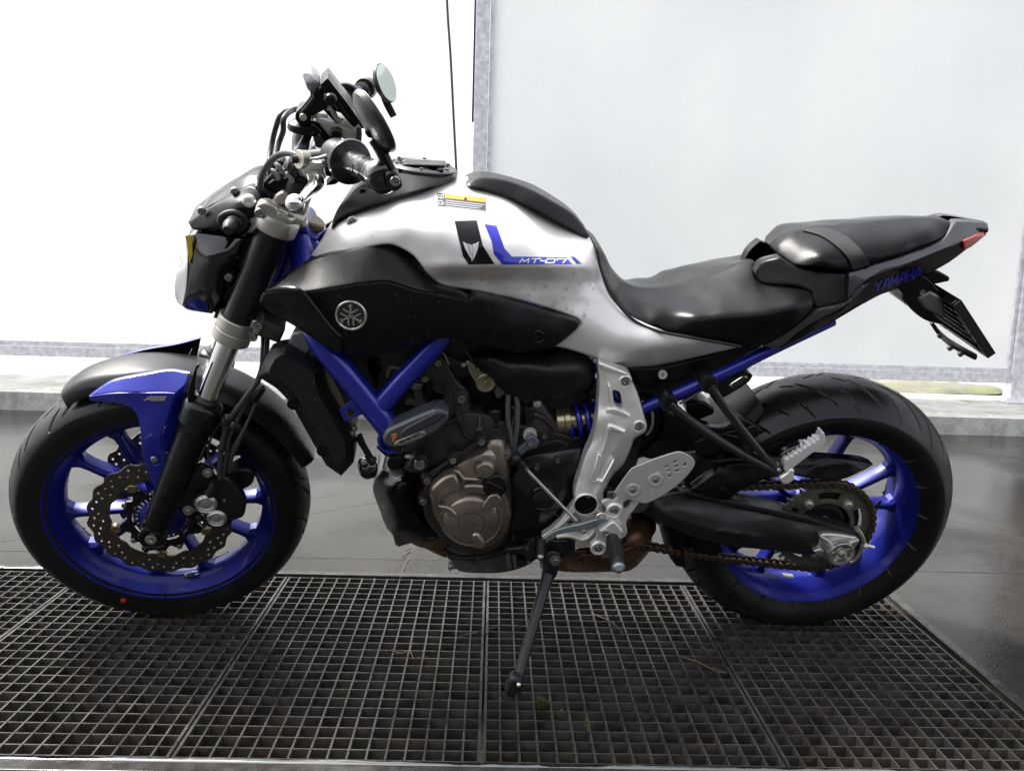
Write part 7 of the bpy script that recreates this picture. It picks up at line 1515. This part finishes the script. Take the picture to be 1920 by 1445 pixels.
# ------------------------------------------------------------------ wet and small things
WATER = bpy.data.materials.new('water_drop'); WATER.use_nodes = True; b = WATER.node_tree.nodes['Principled BSDF']
b.inputs['Transmission Weight'].default_value = 1.0; b.inputs['IOR'].default_value = 1.33; b.inputs['Roughness'].default_value = .02; b.inputs['Base Color'].default_value = (.97, .98, 1, 1)
def drops(name, parent, fr, H, region, n, r0, r1, off=.0, stretch=1.5):
    mb = MB(); poly = np.array(region, float); lo, hi = poly.min(0), poly.max(0); k = 0
    while k < n:
        q = lo+(hi-lo)*rng.random(2)
        if not inpoly(q[None], poly)[0]: continue
        k += 1; r = r0+(r1-r0)*rng.random()**3; c = fr.p(q[0], q[1], float(H([q])[0])+off) if callable(H) else fr.p(q[0], q[1], H+off)
        dx = (float(H([q+[4, 0]])[0])-float(H([q-[4, 0]])[0])) if callable(H) else 0; dy = (float(H([q+[0, 4]])[0])-float(H([q-[0, 4]])[0])) if callable(H) else 0
        e = np.array([.0, 0, 0]); V = []; st = 1+(stretch-1)*rng.random()
        for j, (rr, h) in enumerate(((1.0, -.15), (.86, .32), (.5, .52))):
            for i in range(8):
                a = i*math.pi/4; x, z = rr*r*math.cos(a), rr*r*math.sin(a)*st
                V.append((c[0]+x, c[1]-h*r*.9-(dx*x-dy*z)/.0085, c[2]+z))
        V.append((c[0], c[1]-.56*r*.9, c[2])); F = []
        for j in range(2):
            for i in range(8): F.append((j*8+i, j*8+(i+1) % 8, (j+1)*8+(i+1) % 8, (j+1)*8+i))
        F += [(16+i, 16+(i+1) % 8, 24) for i in range(8)]
        mb.add(V, F)
    o = link(name, mb.mesh(), WATER, parent, fr, smooth=80); o['kind'] = 'stuff'
    return o
drops('water_drops', tank, B, TH, [(830, 512), (1110, 506), (1135, 560), (1150, 600), (1095, 592), (1000, 565), (900, 541), (840, 530)], 70, .0010, .0038)
drops('water_drops', tank, B, TH, [(640, 430), (760, 400), (850, 440), (830, 490), (780, 470), (700, 445)], 30, .0006, .0018)
drops('water_drops', ic, B, IH, [(590, 560), (700, 540), (800, 560), (1000, 595), (1060, 612), (1000, 640), (760, 640), (660, 650), (620, 610)], 240, .0007, .0030)
drops('water_drops', shr, B, SH, yA([(110, 250), (280, 220), (560, 400), (680, 700), (860, 1000), (800, 1250), (600, 1080), (350, 650), (120, 470)]), 240, .0006, .0026)
drops('water_drops', hl, FK, .094, [(372, 450), (420, 450), (405, 520), (372, 510)], 40, .0006, .0014, off=.002)
drops('water_drops', hgo, B, .2065, y6([(230, 760), (400, 680), (560, 650), (420, 840), (300, 870)]), 30, .0006, .0018)
drops('water_drops', bx, B, o_h[bx.name], yC([(260, 230), (900, 300), (1600, 350), (1500, 560), (900, 600), (450, 380)]), 90, .0006, .0024)
# rings moulded into the tyre walls, balance weights
for fr, c, prof, w_ in ((FK, FC, ((.262, .0615), (.242, .0575)), fw), (B, RC, ((.259, .0915), (.238, .0845)), rw)):
    for r_, ww in prof:
        for s in (1, -1):
            v, f = lathe_geo(c, YM, [(r_-.0012, s*(ww-.0022)), (r_, s*(ww-.0002)), (r_+.0012, s*(ww-.0022))], 160); link('sidewall_ring', mesh(v, f), RUBBER, w_, fr)
def weight(fr, c, px, py, w, m, parent, ln=.026):
    q = fr.p(px, py, w); d = unit(np.array([q[0]-c[0], 0, q[2]-c[2]])); t_ = np.cross(d, np.array([0, 1., 0])); rot = np.stack([t_, np.array([0, 1., 0]), d], 1)
    v, f = box_geo(q+d*.001, ln, .012, .006, rot); return link('balance_weight', mesh(v, f), m, parent, fr, bevel=.0012)
weight(B, RC, 1477, 1078, .035, ALU, rw); weight(FK, FC, 355, 1078, .030, GLOSSB, fw, .022)
v, f = tube_geo([B.p(1650, 940, .02), B.p(1640, 950, .035)], .004, 10); link('valve_stem', mesh(v, f), RUBB2, rw)
# floor: joint and cracks
CRK = mat('crack_dark', (.030, .027, .022), .6)
def strip_on_floor(name, pts, wd, m=CRK, z=.0012):
    P_ = np.array(pts, float)[:, :2]; V, F = [], []; tg = np.gradient(P_, axis=0)
    for i, q in enumerate(P_):
        n_ = unit([-tg[i][1], tg[i][0]])*wd*(.5+.5*rng.random())/2; V += [(q[0]+n_[0], q[1]+n_[1], z), (q[0]-n_[0], q[1]-n_[1], z)]
    F = [(2*i, 2*i+1, 2*i+3, 2*i+2) for i in range(len(P_)-1)]
    o = link(name, mesh(V, F, fix=False), m, smooth=0); o['kind'] = 'structure'; return o
yj = float(ground(690, 1046)[1]); xs = np.linspace(-2.6, 2.6, 160)
strip_on_floor('floor_joint', np.c_[xs, yj+.0025*np.cumsum(rng.normal(size=160))*.25], .004)
def crack(px_pts, wd):
    q = np.array([ground(*p)[:2] for p in px_pts]); out = []
    for a, b_ in zip(q, q[1:]):
        for t in np.linspace(0, 1, 7)[:-1]: out.append(a+(b_-a)*t+rng.normal(size=2)*.0025)
    out.append(q[-1]); strip_on_floor('floor_crack', out, wd, z=.0016)
crack(yD([(430, 1085), (395, 1108), (425, 1128), (368, 1165), (412, 1195), (385, 1240), (345, 1360)]), .007)
crack([(560, 968), (620, 956), (690, 944), (720, 940), (790, 935)], .003)
crack([(0, 1014), (40, 1009), (75, 1001), (130, 996)], .004)
crack([(640, 925), (600, 932), (560, 941)], .002); crack([(1240, 1030), (1262, 1034), (1290, 1033)], .003)
# bead of water along the wet steel edges
GLW = mat('water_film', (.10, .10, .10), .03, spec=.8, coat=1.0)
for (xa, xb, yy, r_) in ((GL, GR, GY0-.012, .0042), (GL-.1, -.86, GY1+.012, .006)):
    xs = np.linspace(xa, xb, 240); wob = np.convolve(rng.normal(size=300), np.ones(9)/9, 'same')[:240]
    v, f = tube_geo(np.c_[xs, yy+.003*wob, np.full(240, .0035)], np.clip(r_*(1+.9*wob), .001, .009), 8, True, 0, .45); o = link('water_bead', mesh(v, f), GLW, smooth=60); o['kind'] = 'stuff'; o['label'] = 'film of water standing along the edge of the grating'
# twigs and moss on the grating
TWIG = mat('twig_brown', (.10, .075, .04), .7)
def twig(pts, r_, label):
    P_ = [ground(*q, .004)+np.array([0, 0, .003*rng.random()]) for q in pts]; v, f = tube_geo(P_, [r_]*(len(P_)-1)+[r_*.4], 6, True, 4)
    mb = MB(); mb.add(v, f)
    for k in range(3):
        i = 1+k % (len(P_)-1); d = rng.normal(size=3)*.016; d[2] = abs(d[2])*.3; mb.add(*tube_geo([P_[i], P_[i]+d*.6+[0, 0, .002], P_[i]+d], [r_*.6, r_*.5, r_*.3], 5))
    tag(link('twig', mb.mesh(), TWIG), label, 'twig', 'twigs lying on the grating')
twig([(857, 1196), (885, 1188), (915, 1180), (946, 1171)], .0011, 'thin twig on the grating left of the side stand')
twig([(735, 1219), (750, 1224), (768, 1222), (775, 1236)], .0012, 'short forked twig on the grating below the engine, left of the thin one')
twig([(1112, 1151), (1133, 1160), (1152, 1172), (1168, 1190)], .0013, 'curved twig on the grating right of the side stand')
twig([(1277, 1232), (1310, 1243), (1340, 1256), (1363, 1262)], .0013, 'straight twig on the grating in front of the rear wheel')
MOSSG = mat('moss_green', (.055, .068, .018), .8, var=.4, vscale=90); MOSSB = mat('moss_brown', (.13, .12, .04), .8, var=.4, vscale=90)
def tuft(px, py, n, size, h, label, m=MOSSG):
    c = ground(px, py, -.012); V, F = [], []
    for k in range(n):
        a, rr = rng.random()*6.28, size*math.sqrt(rng.random()); p = c+np.array([rr*math.cos(a), rr*.7*math.sin(a), 0]); hh = h*(.5+rng.random()); ln_ = rng.normal(size=2)*.35*hh; b2 = rng.random()*6.28; wd = .0011
        e = np.array([math.cos(b2), math.sin(b2), 0])*wd; i = len(V); mid_ = p+np.array([ln_[0]*.4, ln_[1]*.4, hh*.6]); V += [p-e, p+e, mid_+e*.9, mid_-e*.9, p+np.array([ln_[0], ln_[1], hh])]; F += [(i, i+1, i+2, i+3), (i+3, i+2, i+4)]
    tag(link('moss_tuft', mesh(V, F, fix=False), m, smooth=0), label, 'moss', 'moss growing out of the grating')
tuft(1013, 1328, 230, .010, .015, 'largest green moss tuft growing out of the grating right of the stand foot')
tuft(1104, 1364, 60, .007, .011, 'small brownish moss tuft in the grating near the front edge', MOSSB)
tuft(1050, 1343, 40, .006, .010, 'sparse moss tuft beside the largest one in the grating')
tuft(1030, 1093, 110, .010, .016, 'dry moss tuft at the far edge of the grating behind the side stand', MOSSB)
# strip of moss in the front row of cells
mb = MB()
for k in range(2600):
    x = GL+(GR-GL)*rng.random(); y = GY0+.002+.03*rng.random()**2; 
    if math.sin(x*7.1)+math.sin(x*17.3+1) < -.2: continue
    hh = .006+.012*rng.random(); d = rng.normal(size=2)*.004; i = len(mb.v); e = np.array([.0012, 0, 0]); p = np.array([x, y, -.024-.01*rng.random()])
    mb.v += [tuple(p-e), tuple(p+e), tuple(p+np.array([d[0], d[1], hh]))]; mb.f += [(i, i+1, i+2)]
o = link('moss', mesh(mb.v, mb.f, fix=False), MOSSG, smooth=0); o['kind'] = 'stuff'; o['label'] = 'moss growing in the front row of the grating'
